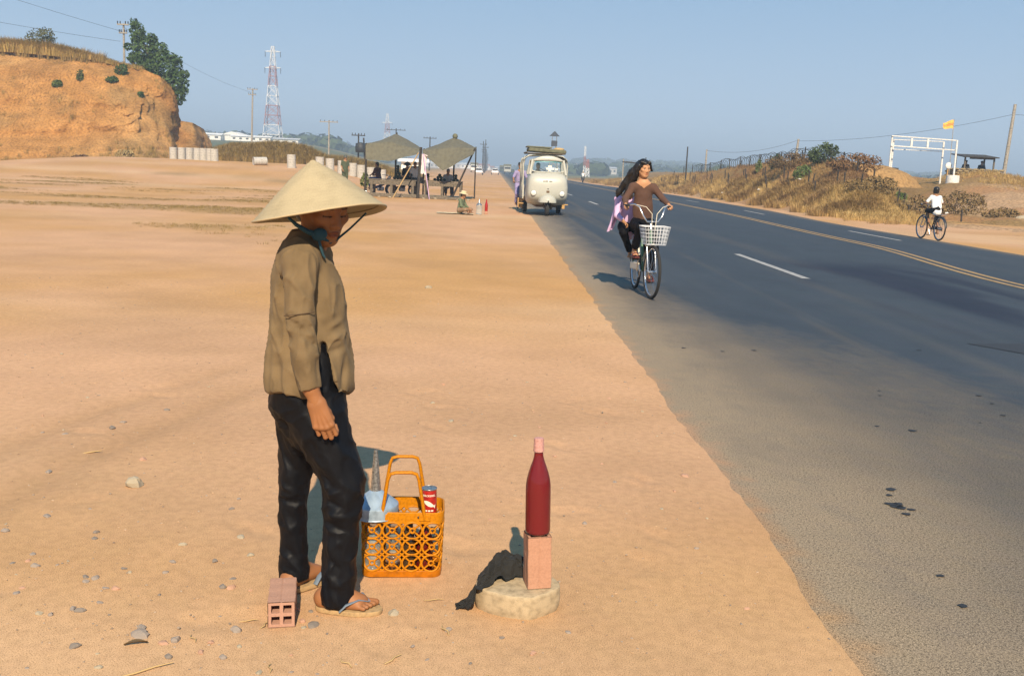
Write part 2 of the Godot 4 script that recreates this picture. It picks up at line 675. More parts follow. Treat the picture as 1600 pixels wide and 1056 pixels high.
func build_road() -> void:
	var us: Array = []
	var u := 0.0
	while u < 1.0:
		us.append(u)
		u += 0.0045 if u < 0.25 else 0.017
	us.append(1.0)
	var zs := spaced(-3800, 30, -14.0, -1.9, 0.075, 1.035, 160.0)
	var b := MB.new()
	for z: float in zs:
		var x1 := edge_r(z) + 0.45
		for t: float in us:
			var x := lerpf(0.8, x1, t)
			var fromleft := x - 1.22 + 0.06 * nA.get_noise_2d(z * 40.0, 3.0) + 0.05 * nB.get_noise_2d(z * 160.0, x * 40.0)
			var fromright := x1 - 0.45 - x
			var y := 0.016 - 0.05 * (1.0 - ss(-0.36, 0.44, minf(fromleft, fromright))) + 0.0015 * nB.get_noise_2d(x * 300, z * 300)
			# blown and driven sand on the asphalt: streaks along the road, thick at the verge
			var streak := nA.get_noise_2d(x * 70.0, z * 2.0) * 0.5 + 0.5
			var blot := nB.get_noise_2d(x * 60.0 + 40, z * 30.0) * 0.5 + 0.5
			var fine := nB.get_noise_2d(x * 400.0, z * 260.0) * 0.5 + 0.5
			var wide := 1.2 + 2.8 * ss(13, 3, -z)
			var dust := clampf(1.05 - fromleft / wide + (streak - 0.5) * 0.5 + (blot - 0.5) * 0.35 + (fine - 0.5) * 0.4, 0.0, 1.0)
			dust = maxf(dust, clampf(1.0 - fromright / 0.7 + (blot - 0.5), 0.0, 1.0))
			dust = maxf(dust * 0.9, 0.3 * ss(0.5, 0.8, streak) * ss(6.0, 2.5, fromleft))
			var asphalt := Color(0.062, 0.082, 0.108) * (0.88 + 0.24 * blot)
			var lane := ss(0.5, 0.7, nA.get_noise_2d(x * 30.0 + 7, z * 1.2) * 0.5 + 0.5)
			asphalt = asphalt.lerp(Color(0.085, 0.103, 0.125), lane * 0.5)
			# tar-dark worn strip in the second lane
			var tar_tone := ss(0.42, 0.62, (nA.get_noise_2d(x * 34.0 + 3, z * 4.0) * 0.5 + 0.5) - 0.35 * absf((x - 6.5) / 1.3) + 0.2) * ss(19.5, 17.0, -z)
			asphalt = asphalt.lerp(Color(0.026, 0.036, 0.064), tar_tone * 0.85)
			var grit := Color(0.26, 0.205, 0.138).lerp(Color(0.46, 0.35, 0.225), ss(1.7, 0.1, fromleft + 0.5 * (fine - 0.5) + 0.5 * (streak - 0.5)))
			b.col = asphalt.lerp(grit, dust * 0.95)
			b.col = b.col.lerp(dirt_colour(x, z), ss(0.10, -0.06, fromleft + 0.25 * (fine - 0.5)))
			b.col.a = 1.0
			b.p(Vector3(x, y, z))
	var nc := us.size()
	for i in zs.size() - 1:
		for j in nc - 1:
			var a := i * nc + j
			b.ix.append_array(PackedInt32Array([a, a + 1, a + nc + 1, a, a + nc + 1, a + nc]))
	var road := structure("road", b.mesh(), M.asphalt)
	# painted lines, 4 mm above the asphalt, ragged edges
	var strip := func(fx: Callable, z0: float, z1: float, w: float) -> ArrayMesh:
		var s := MB.new()
		var rows: Array = []
		var z := z0
		var st := 0.12
		while z > z1:
			rows.append(z)
			st = minf(st * 1.03, 12.0)
			z -= st
		rows.append(z1)
		var g: Array = []
		for q: float in rows:
			var x: float = fx.call(q)
			var j := 0.008 * nB.get_noise_2d(q * 300, x * 100)
			s.col = gcol(0.85 + 0.3 * nB.get_noise_2d(q * 120, 5.0))
			g.append([Vector3(x - w / 2 + j, 0.0205, q), Vector3(x + w / 2 - j, 0.0205, q)])
		s.grid(g)
		return s.mesh()
	for off: float in [-0.12, 0.12]:
		part(road, "yellow_line", strip.call(func(q: float) -> float: return line_y(q) + off, -4.0, -1200.0, 0.11), M.yellow)
	for k in range(-1, 22):
		var z0 := -15.25 - 16.0 * k
		part(road, "lane_dash", strip.call(func(q: float) -> float: return 4.86 + 0.0 * q, z0, z0 - 4.5, 0.13), M.white_paint)
		z0 = -27.0 - 16.0 * k
		part(road, "lane_dash", strip.call(func(q: float) -> float: return (line_y(q) + edge_r(q)) * 0.5 + 0.15, z0, z0 - 4.3, 0.11), M.white_paint)
	# shadow from something out of view, painted as a dark outlined patch
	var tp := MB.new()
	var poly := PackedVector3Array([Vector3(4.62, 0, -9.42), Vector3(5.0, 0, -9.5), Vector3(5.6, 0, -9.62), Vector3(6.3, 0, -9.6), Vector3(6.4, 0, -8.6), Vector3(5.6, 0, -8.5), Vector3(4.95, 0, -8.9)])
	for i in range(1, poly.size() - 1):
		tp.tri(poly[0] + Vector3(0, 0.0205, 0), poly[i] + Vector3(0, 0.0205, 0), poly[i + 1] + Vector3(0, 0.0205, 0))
	part(road, "painted_shadow", tp.mesh(), M.tar_tone)
	# oil and tar spots
	for k in 26:
		var r := RandomNumberGenerator.new()
		r.seed = 400 + k
		var x := r.randf_range(1.7, 4.2)
		var z := -r.randf_range(3.2, 9.0)
		if k < 8:
			x = 2.02 + r.randf_range(-0.12, 0.12)
			z = -4.55 + r.randf_range(-0.35, 0.3)
		var s := MB.new()
		var rad := r.randf_range(0.008, 0.026)
		var n := 9
		var ring := PackedVector3Array()
		for i in n:
			var a := TAU * i / n
			ring.append(Vector3(cos(a) * rad * r.randf_range(0.6, 1.2) * 1.3, 0, sin(a) * rad * r.randf_range(0.6, 1.2)))
		for i in n:
			s.tri(Vector3.ZERO, ring[i], ring[(i + 1) % n])
		var o := part(road, "oil_spot", s.mesh(), M.tar_tone)
		o.position = Vector3(x, 0.0205, z)

# loose stone: a noisy, flattened ball
func stone_mesh(seed_: int, flat: float) -> ArrayMesh:
	var r := RandomNumberGenerator.new()
	r.seed = seed_
	var b := MB.new()
	b.ball(Vector3.ZERO, Vector3.ONE, Basis(), 5)
	var n := FastNoiseLite.new()
	n.seed = seed_
	n.frequency = 0.8
	var cuts: Array = []
	for k in 6:
		cuts.append([Vector3(r.randf_range(-1, 1), r.randf_range(-1, 1), r.randf_range(-1, 1)).normalized(), r.randf_range(0.55, 0.85)])
	var flatv := PackedVector3Array()
	for i in b.v.size():
		var q := b.v[i]
		for c in cuts:
			var t: float = q.dot(c[0]) - c[1]
			if t > 0:
				q -= c[0] * t
		q *= 1.0 + 0.25 * n.get_noise_3dv(q * 1.5)
		flatv.append(Vector3(q.x, q.y * flat, q.z * 0.8))
	var out := MB.new()
	for t in range(0, b.ix.size(), 3):
		out.tri(flatv[b.ix[t]], flatv[b.ix[t + 1]], flatv[b.ix[t + 2]])
	return out.mesh()

# a bank of earth lofted up from a base line: base points, height and set-back tables along it
func bank_mesh(base: Array, top: Array, prof: Array, rough: float, seed_: int, colour: Callable) -> ArrayMesh:
	var n := FastNoiseLite.new()
	n.seed = seed_
	n.frequency = 0.11
	n.fractal_octaves = 5
	n.fractal_gain = 0.55
	var gul := FastNoiseLite.new()
	gul.seed = seed_ + 5
	gul.frequency = 0.35
	gul.fractal_octaves = 3
	var cb := Curve3D.new()
	var ct := Curve3D.new()
	for q in base:
		cb.add_point(q)
	for q in top:
		ct.add_point(q)
	var nu := int(cb.get_baked_length() / 0.22)
	var nv := 70
	var b := MB.new()
	var rows: Array = []
	for i in nu + 1:
		var f := float(i) / nu
		var p0 := cb.sample_baked(f * cb.get_baked_length())
		var p1 := ct.sample_baked(f * ct.get_baked_length())
		var along := cb.sample_baked(minf(f + 0.01, 1.0) * cb.get_baked_length()) - cb.sample_baked(maxf(f - 0.01, 0.0) * cb.get_baked_length())
		var out := along.normalized().cross(Vector3.UP) * -1.0
		for j in nv + 1:
			var t := float(j) / nv
			var hz := lut(prof, t)
			var q := Vector3(lerpf(p0.x, p1.x, hz), lerpf(p0.y, p1.y, t), lerpf(p0.z, p1.z, hz))
			var w := sin(PI * clampf(t, 0.02, 0.98)) * 0.8 + 0.2
			var bump := rough * n.get_noise_3dv(q * Vector3(1, 1.3, 1)) * w + rough * 0.35 * gul.get_noise_3d(q.x * 1.6, q.y * 0.5, q.z * 1.6) * w
			bump += 0.5 * rough * maxf(0.0, gul.get_noise_3d(q.x * 3.0, q.y * 0.25, q.z * 3.0)) * -w * ss(0.45, 0.75, f)
			q += out * bump + Vector3(0, bump * 0.35 * w, 0)
			b.col = colour.call(q, t, gul.get_noise_3dv(q * 2.0))
			b.p(q)
	bank_pts = b.v if rough > 1.0 else bank_pts
	for i in nu:
		for j in nv:
			var a := i * (nv + 1) + j
			b.ix.append_array(PackedInt32Array([a, a + nv + 1, a + nv + 2, a, a + nv + 2, a + 1]))
	return b.mesh()

func earth(q: Vector3, t: float, g: float) -> Color:
	var c := Color(0.50, 0.255, 0.085).lerp(Color(0.58, 0.33, 0.13), ss(-0.3, 0.4, nA.get_noise_3dv(q * 3.0)))
	c = c.lerp(Color(0.36, 0.18, 0.06), ss(0.1, 0.45, nA.get_noise_3dv(q * 6.0 + Vector3(40, 0, 0))) * 0.6)
	c = c.lerp(Color(0.24, 0.175, 0.08), ss(0.0, 0.4, nB.get_noise_3dv(q * 9.0)) * 0.45)
	return c * (0.9 + 0.35 * g)

var bank_pts := PackedVector3Array()

# the point of the big bank's face nearest to x and y
func on_bank(x: float, y: float) -> Vector3:
	var best := Vector3.ZERO
	var far := 1e9
	for q in bank_pts:
		var d := absf(q.x - x) + absf(q.y - y)
		if d < far and q.z > -90.0:
			far = d
			best = q
	return best

func bank_top(x: float) -> float:
	return lut([[-79.0, 8.6], [-54.0, 9.0], [-41.0, 9.4], [-35.0, 9.2], [-30.6, 8.6], [-28.4, 7.8], [-27.0, 6.9]], x)

func build_banks() -> void:
	# the big cut bank on the left: front face, the corner, then the steep side that runs back
	var base := [Vector3(-75, -0.4, -68), Vector3(-52, -0.4, -70), Vector3(-40, -0.3, -72.5), Vector3(-33, 0.0, -75), Vector3(-28.6, 0.6, -77), Vector3(-26.6, 1.0, -79), Vector3(-26.1, 1.1, -83), Vector3(-29.6, 1.1, -92), Vector3(-37, 1.1, -104)]
	var top := [Vector3(-78, 8.6, -84), Vector3(-54, 9.0, -85), Vector3(-41, 9.4, -86), Vector3(-35, 9.2, -86), Vector3(-30.6, 8.7, -86), Vector3(-28.4, 7.9, -86), Vector3(-27.6, 7.0, -88), Vector3(-31.3, 7.0, -94), Vector3(-38.5, 7.0, -104)]
	var bk := structure("earth_bank", bank_mesh(base, top, [[0.0, 0.0], [0.12, 0.2], [0.3, 0.42], [0.55, 0.58], [0.8, 0.74], [1.0, 1.0]], 1.35, 31, earth), M.earth)
	bk.set_meta("label", "tall cut bank of orange earth on the left")
	# its level top running back
	var tb := MB.new()
	var rows: Array = []
	for i in 60:
		var r: Array = []
		for j in 22:
			var z := -85.9 - j * 0.85
			var x := lerpf(-79.0, lut([[-104.0, -39.2], [-94.0, -32.2], [-88.0, -28.7], [-85.7, -29.2]], z), i / 59.0)
			r.append(Vector3(x, bank_top(x) + 0.22 * nA.get_noise_2d(x * 8, z * 8) - 0.06 - 0.03 * j - (0.5 if j == 0 else 0.0), z))
		rows.append(r)
	tb.col = Color(0.40, 0.24, 0.10)
	tb.grid(rows)
	part(bk, "bank_top", tb.mesh(), M.earth)
	# lower mound further back on the right of it
	var b2 := [Vector3(-46, 1.0, -104), Vector3(-38, 1.2, -105), Vector3(-33.5, 1.5, -106), Vector3(-31.2, 1.6, -108), Vector3(-31, 1.5, -113), Vector3(-33, 1.5, -122)]
	var t2 := [Vector3(-46, 5.3, -108), Vector3(-38, 5.2, -109), Vector3(-34.5, 5.2, -109.5), Vector3(-33.0, 5.0, -110.5), Vector3(-33, 4.6, -114), Vector3(-35, 4.6, -122)]
	structure("earth_bank", bank_mesh(b2, t2, [[0.0, 0.0], [0.3, 0.6], [0.6, 0.75], [1.0, 1.0]], 0.6, 77, earth), M.earth)
	# dry humps in front of the far field
	hump("hill", Vector3(-17.2, 0.9, -80), Vector3(4.3, 1.75, 3.2), 3, Color(0.30, 0.215, 0.09))
	hump("hill", Vector3(-21.6, 0.6, -87), Vector3(4.0, 1.8, 3.2), 5, Color(0.40, 0.27, 0.10))
	hump("hill", Vector3(-11.5, 0.7, -84), Vector3(5.5, 0.7, 3.0), 7, Color(0.33, 0.23, 0.10))

func hump(called: String, at: Vector3, r: Vector3, seed_: int, col: Color) -> void:
	var b := MB.new()
	var rows: Array = []
	for i in 41:
		var row: Array = []
		for j in 41:
			var u := (i / 20.0 - 1.0) * 1.15
			var w := (j / 20.0 - 1.0) * 1.15
			var n := nA.get_noise_3d(u * 40, w * 40, seed_ * 10.0)
			var q := maxf(0.0, 1.0 - pow(u * u + w * w, 1.1) * (1.0 + 0.35 * n))
			row.append(at + Vector3(u * r.x, r.y * (pow(q, 0.75) * (1.0 + 0.22 * n) - 0.12), w * r.z))
		rows.append(row)
	b.col = col
	b.grid(rows)
	structure(called, b.mesh(), M.earth)

# ------------------------------------------------------------------ right-hand side: berm and rising ground
func rh(x: float, z: float) -> float:
	var ridge := lut([[-190.0, 0.25], [-150.0, 0.4], [-120.0, 0.75], [-97.0, 1.85], [-80.0, 2.4], [-70.0, 2.65], [-62.0, 2.7], [-54.0, 2.4], [-49.0, 2.35], [-46.0, 1.7], [-43.5, 0.8], [-41.0, 0.1], [-36.0, -0.1]], z)
	var foot := edge_r(z) + 0.9 + 3.0 * ss(-45, -41, z)
	var across := ss(foot, foot + 4.6, x)
	var xb := 18.6 + 0.36 * (-50.0 - z)
	var end := 1.0 - ss(xb - 1.6, xb + 2.6, x) * (0.94 - 0.3 * ss(-70, -90, z))
	var h := ridge * across * end
	# the ground of the camp behind the gate
	var camp := 1.75 * ss(-46, -62, z) * ss(24, 29.5, x) + 0.35 * ss(-62, -72, z) * ss(29, 33, x)
	camp += 0.5 * exp(-pow((x - 33.5) / 3.0, 2.0) - pow((z + 67.0) / 3.0, 2.0))
	h = maxf(h, camp)
	h += ss(foot, foot + 1.5, x) * (0.22 * nA.get_noise_2d(x * 9, z * 9) + 0.09 * nA.get_noise_2d(x * 30, z * 30) + 0.03 * nB.get_noise_2d(x * 30, z * 30))
	return h - 0.10 * (1.0 - ss(edge_r(z) - 0.1, edge_r(z) + 1.1, x)) - 0.01

func build_right() -> void:
	var b := MB.new()
	var xs: Array = []
	var x := 12.0
	while x < 130.0:
		xs.append(x)
		x += 0.3 if x < 30.0 else 0.3 + (x - 30.0) * 0.06
	var zs: Array = []
	var z := -22.0
	while z > -210.0:
		zs.append(z)
		z -= 0.35 if z > -80.0 else 0.35 + (-80.0 - z) * 0.03
	for zz: float in zs:
		for xx: float in xs:
			var sand := Color(0.52, 0.34, 0.20)
			var soil := Color(0.34, 0.215, 0.09)
			var t := ss(edge_r(zz) + 0.9, edge_r(zz) + 2.4, xx + 1.2 * nA.get_noise_2d(xx * 12, zz * 12))
			t *= 1.0 - ss(22, 27, xx + 3.0 * nA.get_noise_2d(xx * 7, zz * 7)) * ss(-64, -56, zz) * 0.9
			t *= ss(-38, -43, zz + 1.5 * nA.get_noise_2d(xx * 8 + 9, zz * 8))
			var c := sand.lerp(soil, t)
			c = c.lerp(Color(0.44, 0.225, 0.10), ss(0.1, 0.4, nA.get_noise_2d(xx * 7 + 60, zz * 7)) * 0.6)
			b.col = c * (0.88 + 0.3 * (nB.get_noise_2d(xx * 60, zz * 60) * 0.5 + 0.5))
			b.p(Vector3(xx, rh(xx, zz), zz))
	var nc := xs.size()
	for i in zs.size() - 1:
		for j in nc - 1:
			var a := i * nc + j
			b.ix.append_array(PackedInt32Array([a, a + 1, a + nc + 1, a, a + nc + 1, a + nc]))
	structure("embankment", b.mesh(), M.earth)

# ------------------------------------------------------------------ grass and leaves
func tuft_mesh(seed_: int, blades: int, spread: float, h: float, w: float, bend: float) -> ArrayMesh:
	var r := RandomNumberGenerator.new()
	r.seed = seed_
	var b := MB.new()
	for k in blades:
		var a := r.randf() * TAU
		var at := Vector3(cos(a), 0, sin(a)) * spread * sqrt(r.randf())
		var dir := Vector3(cos(a + r.randf_range(-1, 1)), 0, sin(a + r.randf_range(-1, 1)))
		var side := dir.cross(Vector3.UP) * w
		var hh := h * r.randf_range(0.5, 1.15)
		var s := r.randf_range(0.7, 1.25)
		b.col = Color(s, s * r.randf_range(0.92, 1.05), s * 0.95)
		var m := at + Vector3(0, hh * 0.6, 0) + dir * bend * 0.3 * hh
		var t := at + Vector3(0, hh, 0) + dir * bend * hh
		b.quad(at - side, m - side * 0.8, m + side * 0.8, at + side)
		b.tri(m - side * 0.8, t, m + side * 0.8)
	return b.mesh()

func scatter(called: String, mesh: Mesh, m: Material, xf: Array, cols: Array, label: String, cat: String) -> void:
	var mm := MultiMesh.new()
	mm.transform_format = MultiMesh.TRANSFORM_3D
	mm.use_colors = true
	mm.mesh = mesh
	mm.instance_count = xf.size()
	for i in xf.size():
		mm.set_instance_transform(i, xf[i])
		mm.set_instance_color(i, cols[i])
	var o := MultiMeshInstance3D.new()
	o.name = numbered(called)
	o.multimesh = mm
	o.material_override = m
	add_child(o)
	o.set_meta("kind", "stuff")
	tag(o, label, cat)

func build_grass() -> void:
	var r := RandomNumberGenerator.new()
	r.seed = 11
	var tuft := tuft_mesh(1, 26, 0.16, 0.42, 0.009, 0.45)
	var xf: Array = []
	var cl: Array = []
	var gold := Color(0.56, 0.39, 0.16)
	var dull := Color(0.33, 0.215, 0.09)
	var redd := Color(0.27, 0.165, 0.085)
	for k in 60000:
		var z := -r.randf_range(37.0, 150.0)
		if r.randf() < 0.5:
			z = -r.randf_range(38.0, 72.0)
		var x := r.randf_range(edge_r(z) + 0.8, 27.0)
		if x > edge_r(z) + 9.0 and r.randf() < 0.6:
			continue
		var n := nA.get_noise_2d(x * 14.0, z * 14.0)
		var low := ss(edge_r(z) + 1.0, edge_r(z) + 2.6, x + 1.6 * n)
		var bare := ss(0.08, 0.3, nA.get_noise_2d(x * 8 + 200, z * 8)) * 0.9
		if z > -46.5:
			bare *= 0.2
		if r.randf() > low * (1.0 - bare) or (z > -42.0 and r.randf() > ss(-37, -42, z + 2.0 * n) * 0.7) or r.randf() < ss(18.6 + 0.36 * (-50.0 - z) - 0.5, 18.6 + 0.36 * (-50.0 - z) + 2.5, x + 2.0 * n):
			continue
		var upper := ss(0.9, 1.8, rh(x, z))
		if r.randf() < upper * 0.6:
			continue
		var s := r.randf_range(0.4, 0.95) * (1.0 - 0.45 * upper) * (1.0 + 0.4 * n) * (0.8 + 0.35 * ss(-38, -46, z))
		xf.append(Transform3D(Basis(Vector3.UP, r.randf() * TAU).scaled(Vector3(s * 1.1, s, s * 1.1)), Vector3(x, rh(x, z) - 0.02, z)))
		var c := gold.lerp(dull, ss(-0.1, 0.35, n + r.randf_range(-0.2, 0.2)))
		cl.append(c.lerp(redd, clampf(ss(0.0, 0.35, nA.get_noise_2d(x * 5 + 70, z * 5)) * 0.6 + 0.5 * upper, 0, 1)))
	for k in 5200:
		var z := -r.randf_range(46.0, 72.0)
		var x := r.randf_range(26.0, 44.0)
		var n := nA.get_noise_2d(x * 14.0, z * 14.0)
		if r.randf() > ss(-50, -62, z + 6.0 * n) * ss(30.0, 34.0, x + 3 * n):
			continue
		var s := r.randf_range(0.4, 0.9)
		xf.append(Transform3D(Basis(Vector3.UP, r.randf() * TAU).scaled(Vector3(s, s, s)), Vector3(x, rh(x, z) - 0.02, z)))
		cl.append(gold.lerp(dull, r.randf() * 0.8))
	scatter("dry_grass", tuft, M.grass, xf, cl, "dry golden grass on the embankment right of the road", "grass")
	xf = []
	cl = []
	for k in 9000:
		var x := r.randf_range(-48.0, -29.8)
		var z := -r.randf_range(85.6, 91.0)
		var back := ss(-40.0, -31.0, x)
		if r.randf() < back * 0.75:
			continue
		var s := r.randf_range(1.4, 3.0) * (1.0 - 0.62 * ss(-38.5, -32.0, x))
		xf.append(Transform3D(Basis(Vector3.UP, r.randf() * TAU).scaled(Vector3(s, s, s)), Vector3(x, bank_top(x) - 0.12 - 0.02 * (-85.0 - z), z)))
		cl.append(Color(0.50, 0.35, 0.12).lerp(Color(0.30, 0.22, 0.08), r.randf()))
	for k in range(0, bank_pts.size(), 1):
		var q := bank_pts[k]
		var t := (k % 71) / 70.0
		var n := nA.get_noise_3dv(q * 12.0)
		var low := ss(0.16, 0.03, t + 0.12 * n) * 0.35
		var high := ss(0.93, 0.99, t + 0.05 * n) * ss(-31.0, -35.0, q.x)
		var face := 0.05 * ss(0.15, 0.35, n)
		if q.z < -89.0 or q.x < -50.0 or r.randf() > maxf(maxf(low, high), face):
			continue
		var s := r.randf_range(0.5, 1.1) if high < 0.3 else r.randf_range(1.2, 2.4)
		xf.append(Transform3D(Basis(Vector3.UP, r.randf() * TAU).scaled(Vector3(s, s, s)), q - Vector3(0, 0.05, 0)))
		cl.append(Color(0.46, 0.32, 0.12).lerp(Color(0.25, 0.18, 0.075), r.randf()))
	scatter("dry_grass", tuft, M.grass, xf, cl, "tall dry grass along the top of the left bank", "grass")
	xf = []
	cl = []
	for k in 5200:
		var a := r.randf() * TAU
		var rr := sqrt(r.randf())
		var c := Vector3(-17.2, 0.0, -80)
		var sc := Vector3(4.6, 1.75, 3.5)
		if k % 3 == 1:
			c = Vector3(-21.6, 0.0, -87)
			sc = Vector3(4.0, 1.8, 3.2)
		elif k % 3 == 2:
			c = Vector3(-12.0, 0, -83.0)
			sc = Vector3(6.0, 0.7, 3.0)
		var p := c + Vector3(cos(a) * rr * sc.x, 0, sin(a) * rr * sc.z)
		var s := r.randf_range(0.8, 1.5)
		if k % 3 == 1:
			s *= 0.7
		p.y = gh(p.x, p.z) + maxf(sc.y * (pow(maxf(0.0, 1.0 - pow(rr, 2.2)), 0.75) - 0.12) - 0.3, 0.0) * 0.97
		xf.append(Transform3D(Basis(Vector3.UP, r.randf() * TAU).scaled(Vector3(s, s, s)), p))
		cl.append(Color(0.38, 0.27, 0.10).lerp(Color(0.22, 0.155, 0.065), r.randf()))
	scatter("dry_grass", tuft, M.grass, xf, cl, "brown dry scrub on the low humps behind the oil drums", "grass")
	# short dead turf on the trodden flat
	xf = []
	cl = []
	var short := tuft_mesh(2, 14, 0.09, 0.055, 0.003, 0.9)
	for k in 26000:
		var z := -r.randf_range(15.0, 52.0)
		var x := r.randf_range(-24.0, -3.0)
		var t := nA.get_noise_2d(x * 3.2, z * 11.0 + 50.0)
		if r.randf() > ss(0.16, 0.40, t) * ss(-3, -7, x):
			continue
		var s := r.randf_range(0.5, 1.2)
		xf.append(Transform3D(Basis(Vector3.UP, r.randf() * TAU).scaled(Vector3(s, s, s)), Vector3(x, gh(x, z) - 0.004, z)))
		cl.append(Color(0.36, 0.25, 0.10).lerp(Color(0.20, 0.16, 0.06), r.randf()))
	scatter("dead_turf", short, M.grass, xf, cl, "short dead turf in patches on the dirt flat", "grass")

# one plant: stems and a crown of leaf faces gathered in clumps
func plant(called: String, label: String, cat: String, at: Vector3, clumps: Array, leaves: int, leaf: float, cols: Array, trunk: Array, seed_: int, group := "") -> Node3D:
	var o := thing(called, label, cat, at, 0.0, group)
	var r := RandomNumberGenerator.new()
	r.seed = seed_
	var tb := MB.new()
	tb.col = Color(1, 1, 1)
	if trunk.size() > 1:
		var rad: Array = []
		for i in trunk.size():
			rad.append(lerpf(trunk[0].y + 0.12, 0.03, float(i) / trunk.size()) if false else lerpf(0.16, 0.05, float(i) / (trunk.size() - 1)) * clampf(clumps[0][1].y, 0.25, 1.0))
		tb.tube(trunk, rad, 7)
	for c in clumps:
		var root: Vector3 = trunk[trunk.size() - 1] if trunk.size() > 0 else Vector3.ZERO
		if trunk.size() > 2:
			root = trunk[1 + (r.randi() % (trunk.size() - 1))]
		var e: Vector3 = c[0]
		tb.tube([root, root.lerp(e, 0.5) + Vector3(0, 0.05 * e.length(), 0), e], [0.05 * clampf(clumps[0][1].y, 0.2, 1.0), 0.03 * clampf(clumps[0][1].y, 0.2, 1.0), 0.008], 5)
	part(o, "trunk" if cat == "tree" else "stem", tb.mesh(), M.bark)
	var b := MB.new()
	for c in clumps:
		var n := int(leaves * c[1].x * c[1].y / (clumps[0][1].x * clumps[0][1].y))
		for k in n:
			var d := Vector3(r.randfn(), r.randfn(), r.randfn()).normalized()
			var p: Vector3 = c[0] + d * c[1] * (0.45 + 0.6 * pow(r.randf(), 0.6))
			var up := (d * 0.4 + Vector3(r.randf_range(-1, 1), r.randf_range(-0.4, 1), r.randf_range(-1, 1))).normalized()
			var a := up.cross(Vector3(r.randfn(), r.randfn(), r.randfn())).normalized()
			var s := leaf * r.randf_range(0.6, 1.3)
			var t := r.randf()
			b.col = cols[0].lerp(cols[1], t) * r.randf_range(0.8, 1.2)
			b.col.a = 1
			var w := a.cross(up)
			b.quad(p - a * s, p + w * s * 0.45 + up * s * 0.12, p + a * s, p - w * s * 0.45 + up * s * 0.12)
	part(o, "crown" if cat == "tree" else "foliage", b.mesh(), M.leaf)
	return o

# ------------------------------------------------------------------ things near the camera
# hollow clay brick along +Z from the origin (centre of its lower front edge at 0,0,0), four channels
func brick_mesh(w: float, h: float, l: float, seed_: int) -> ArrayMesh:
	var b := MB.new()
	var t := 0.0115
	var gx := [-w / 2, -w / 2 + t, -t * 0.5, t * 0.5, w / 2 - t, w / 2]
	var gy := [0.0, t, h / 2 - t * 0.5, h / 2 + t * 0.5, h - t, h]
	var ch := 0.0022
	for e in 2:
		var z := 0.0 if e == 0 else -l
		for i in 5:
			for j in 5:
				if (i == 1 or i == 3) and (j == 1 or j == 3):
					continue
				var x0: float = gx[i] + (ch if i == 0 else 0.0)
				var x1: float = gx[i + 1] - (ch if i == 4 else 0.0)
				var y0: float = gy[j] + (ch if j == 0 else 0.0)
				var y1: float = gy[j + 1] - (ch if j == 4 else 0.0)
				b.quad(Vector3(x0, y0, z), Vector3(x0, y1, z), Vector3(x1, y1, z), Vector3(x1, y0, z))
	for i in [1, 3]:
		for j in [1, 3]:
			var q := [Vector2(gx[i], gy[j]), Vector2(gx[i + 1], gy[j]), Vector2(gx[i + 1], gy[j + 1]), Vector2(gx[i], gy[j + 1])]
			for k in 4:
				var a: Vector2 = q[k]
				var d: Vector2 = q[(k + 1) % 4]
				b.quad(Vector3(a.x, a.y, 0), Vector3(d.x, d.y, 0), Vector3(d.x, d.y, -l), Vector3(a.x, a.y, -l))
	# outer skin with chamfers and a shallow groove down the middle of each side
	var out: Array = []
	var g := 0.0018
	for s in 4:
		var side: Array = [Vector2(-0.5, 0), Vector2(-0.06, 0), Vector2(0, 1), Vector2(0.06, 0), Vector2(0.5, 0)]
		for q: Vector2 in side:
			var len_ := (w if s % 2 == 0 else h) - 2 * ch
			var along := q.x * len_
			var inn := q.y * g
			match s:
				0: out.append(Vector2(along, inn))
				1: out.append(Vector2(w / 2 - inn, h / 2 + along))
				2: out.append(Vector2(-along, h - inn))
				3: out.append(Vector2(-w / 2 + inn, h / 2 - along))
	var n := FastNoiseLite.new()
	n.seed = seed_
	n.frequency = 14.0
	var cuts := 14
	for i in out.size():
		var a: Vector2 = out[i]
		var d: Vector2 = out[(i + 1) % out.size()]
		for k in cuts:
			var z0 := -l * k / cuts
			var z1 := -l * (k + 1) / cuts
			var f := func(q: Vector2, z: float) -> Vector3:
				var e := 0.0011 * n.get_noise_3d(q.x, q.y, z) if z < -0.001 and z > -l + 0.001 else 0.0
				return Vector3(q.x * (1 + e / w * 6), h / 2 + (q.y - h / 2) * (1 + e / h * 6), z)
			b.quad(f.call(a, z0), f.call(a, z1), f.call(d, z1), f.call(d, z0))
	return b.mesh()

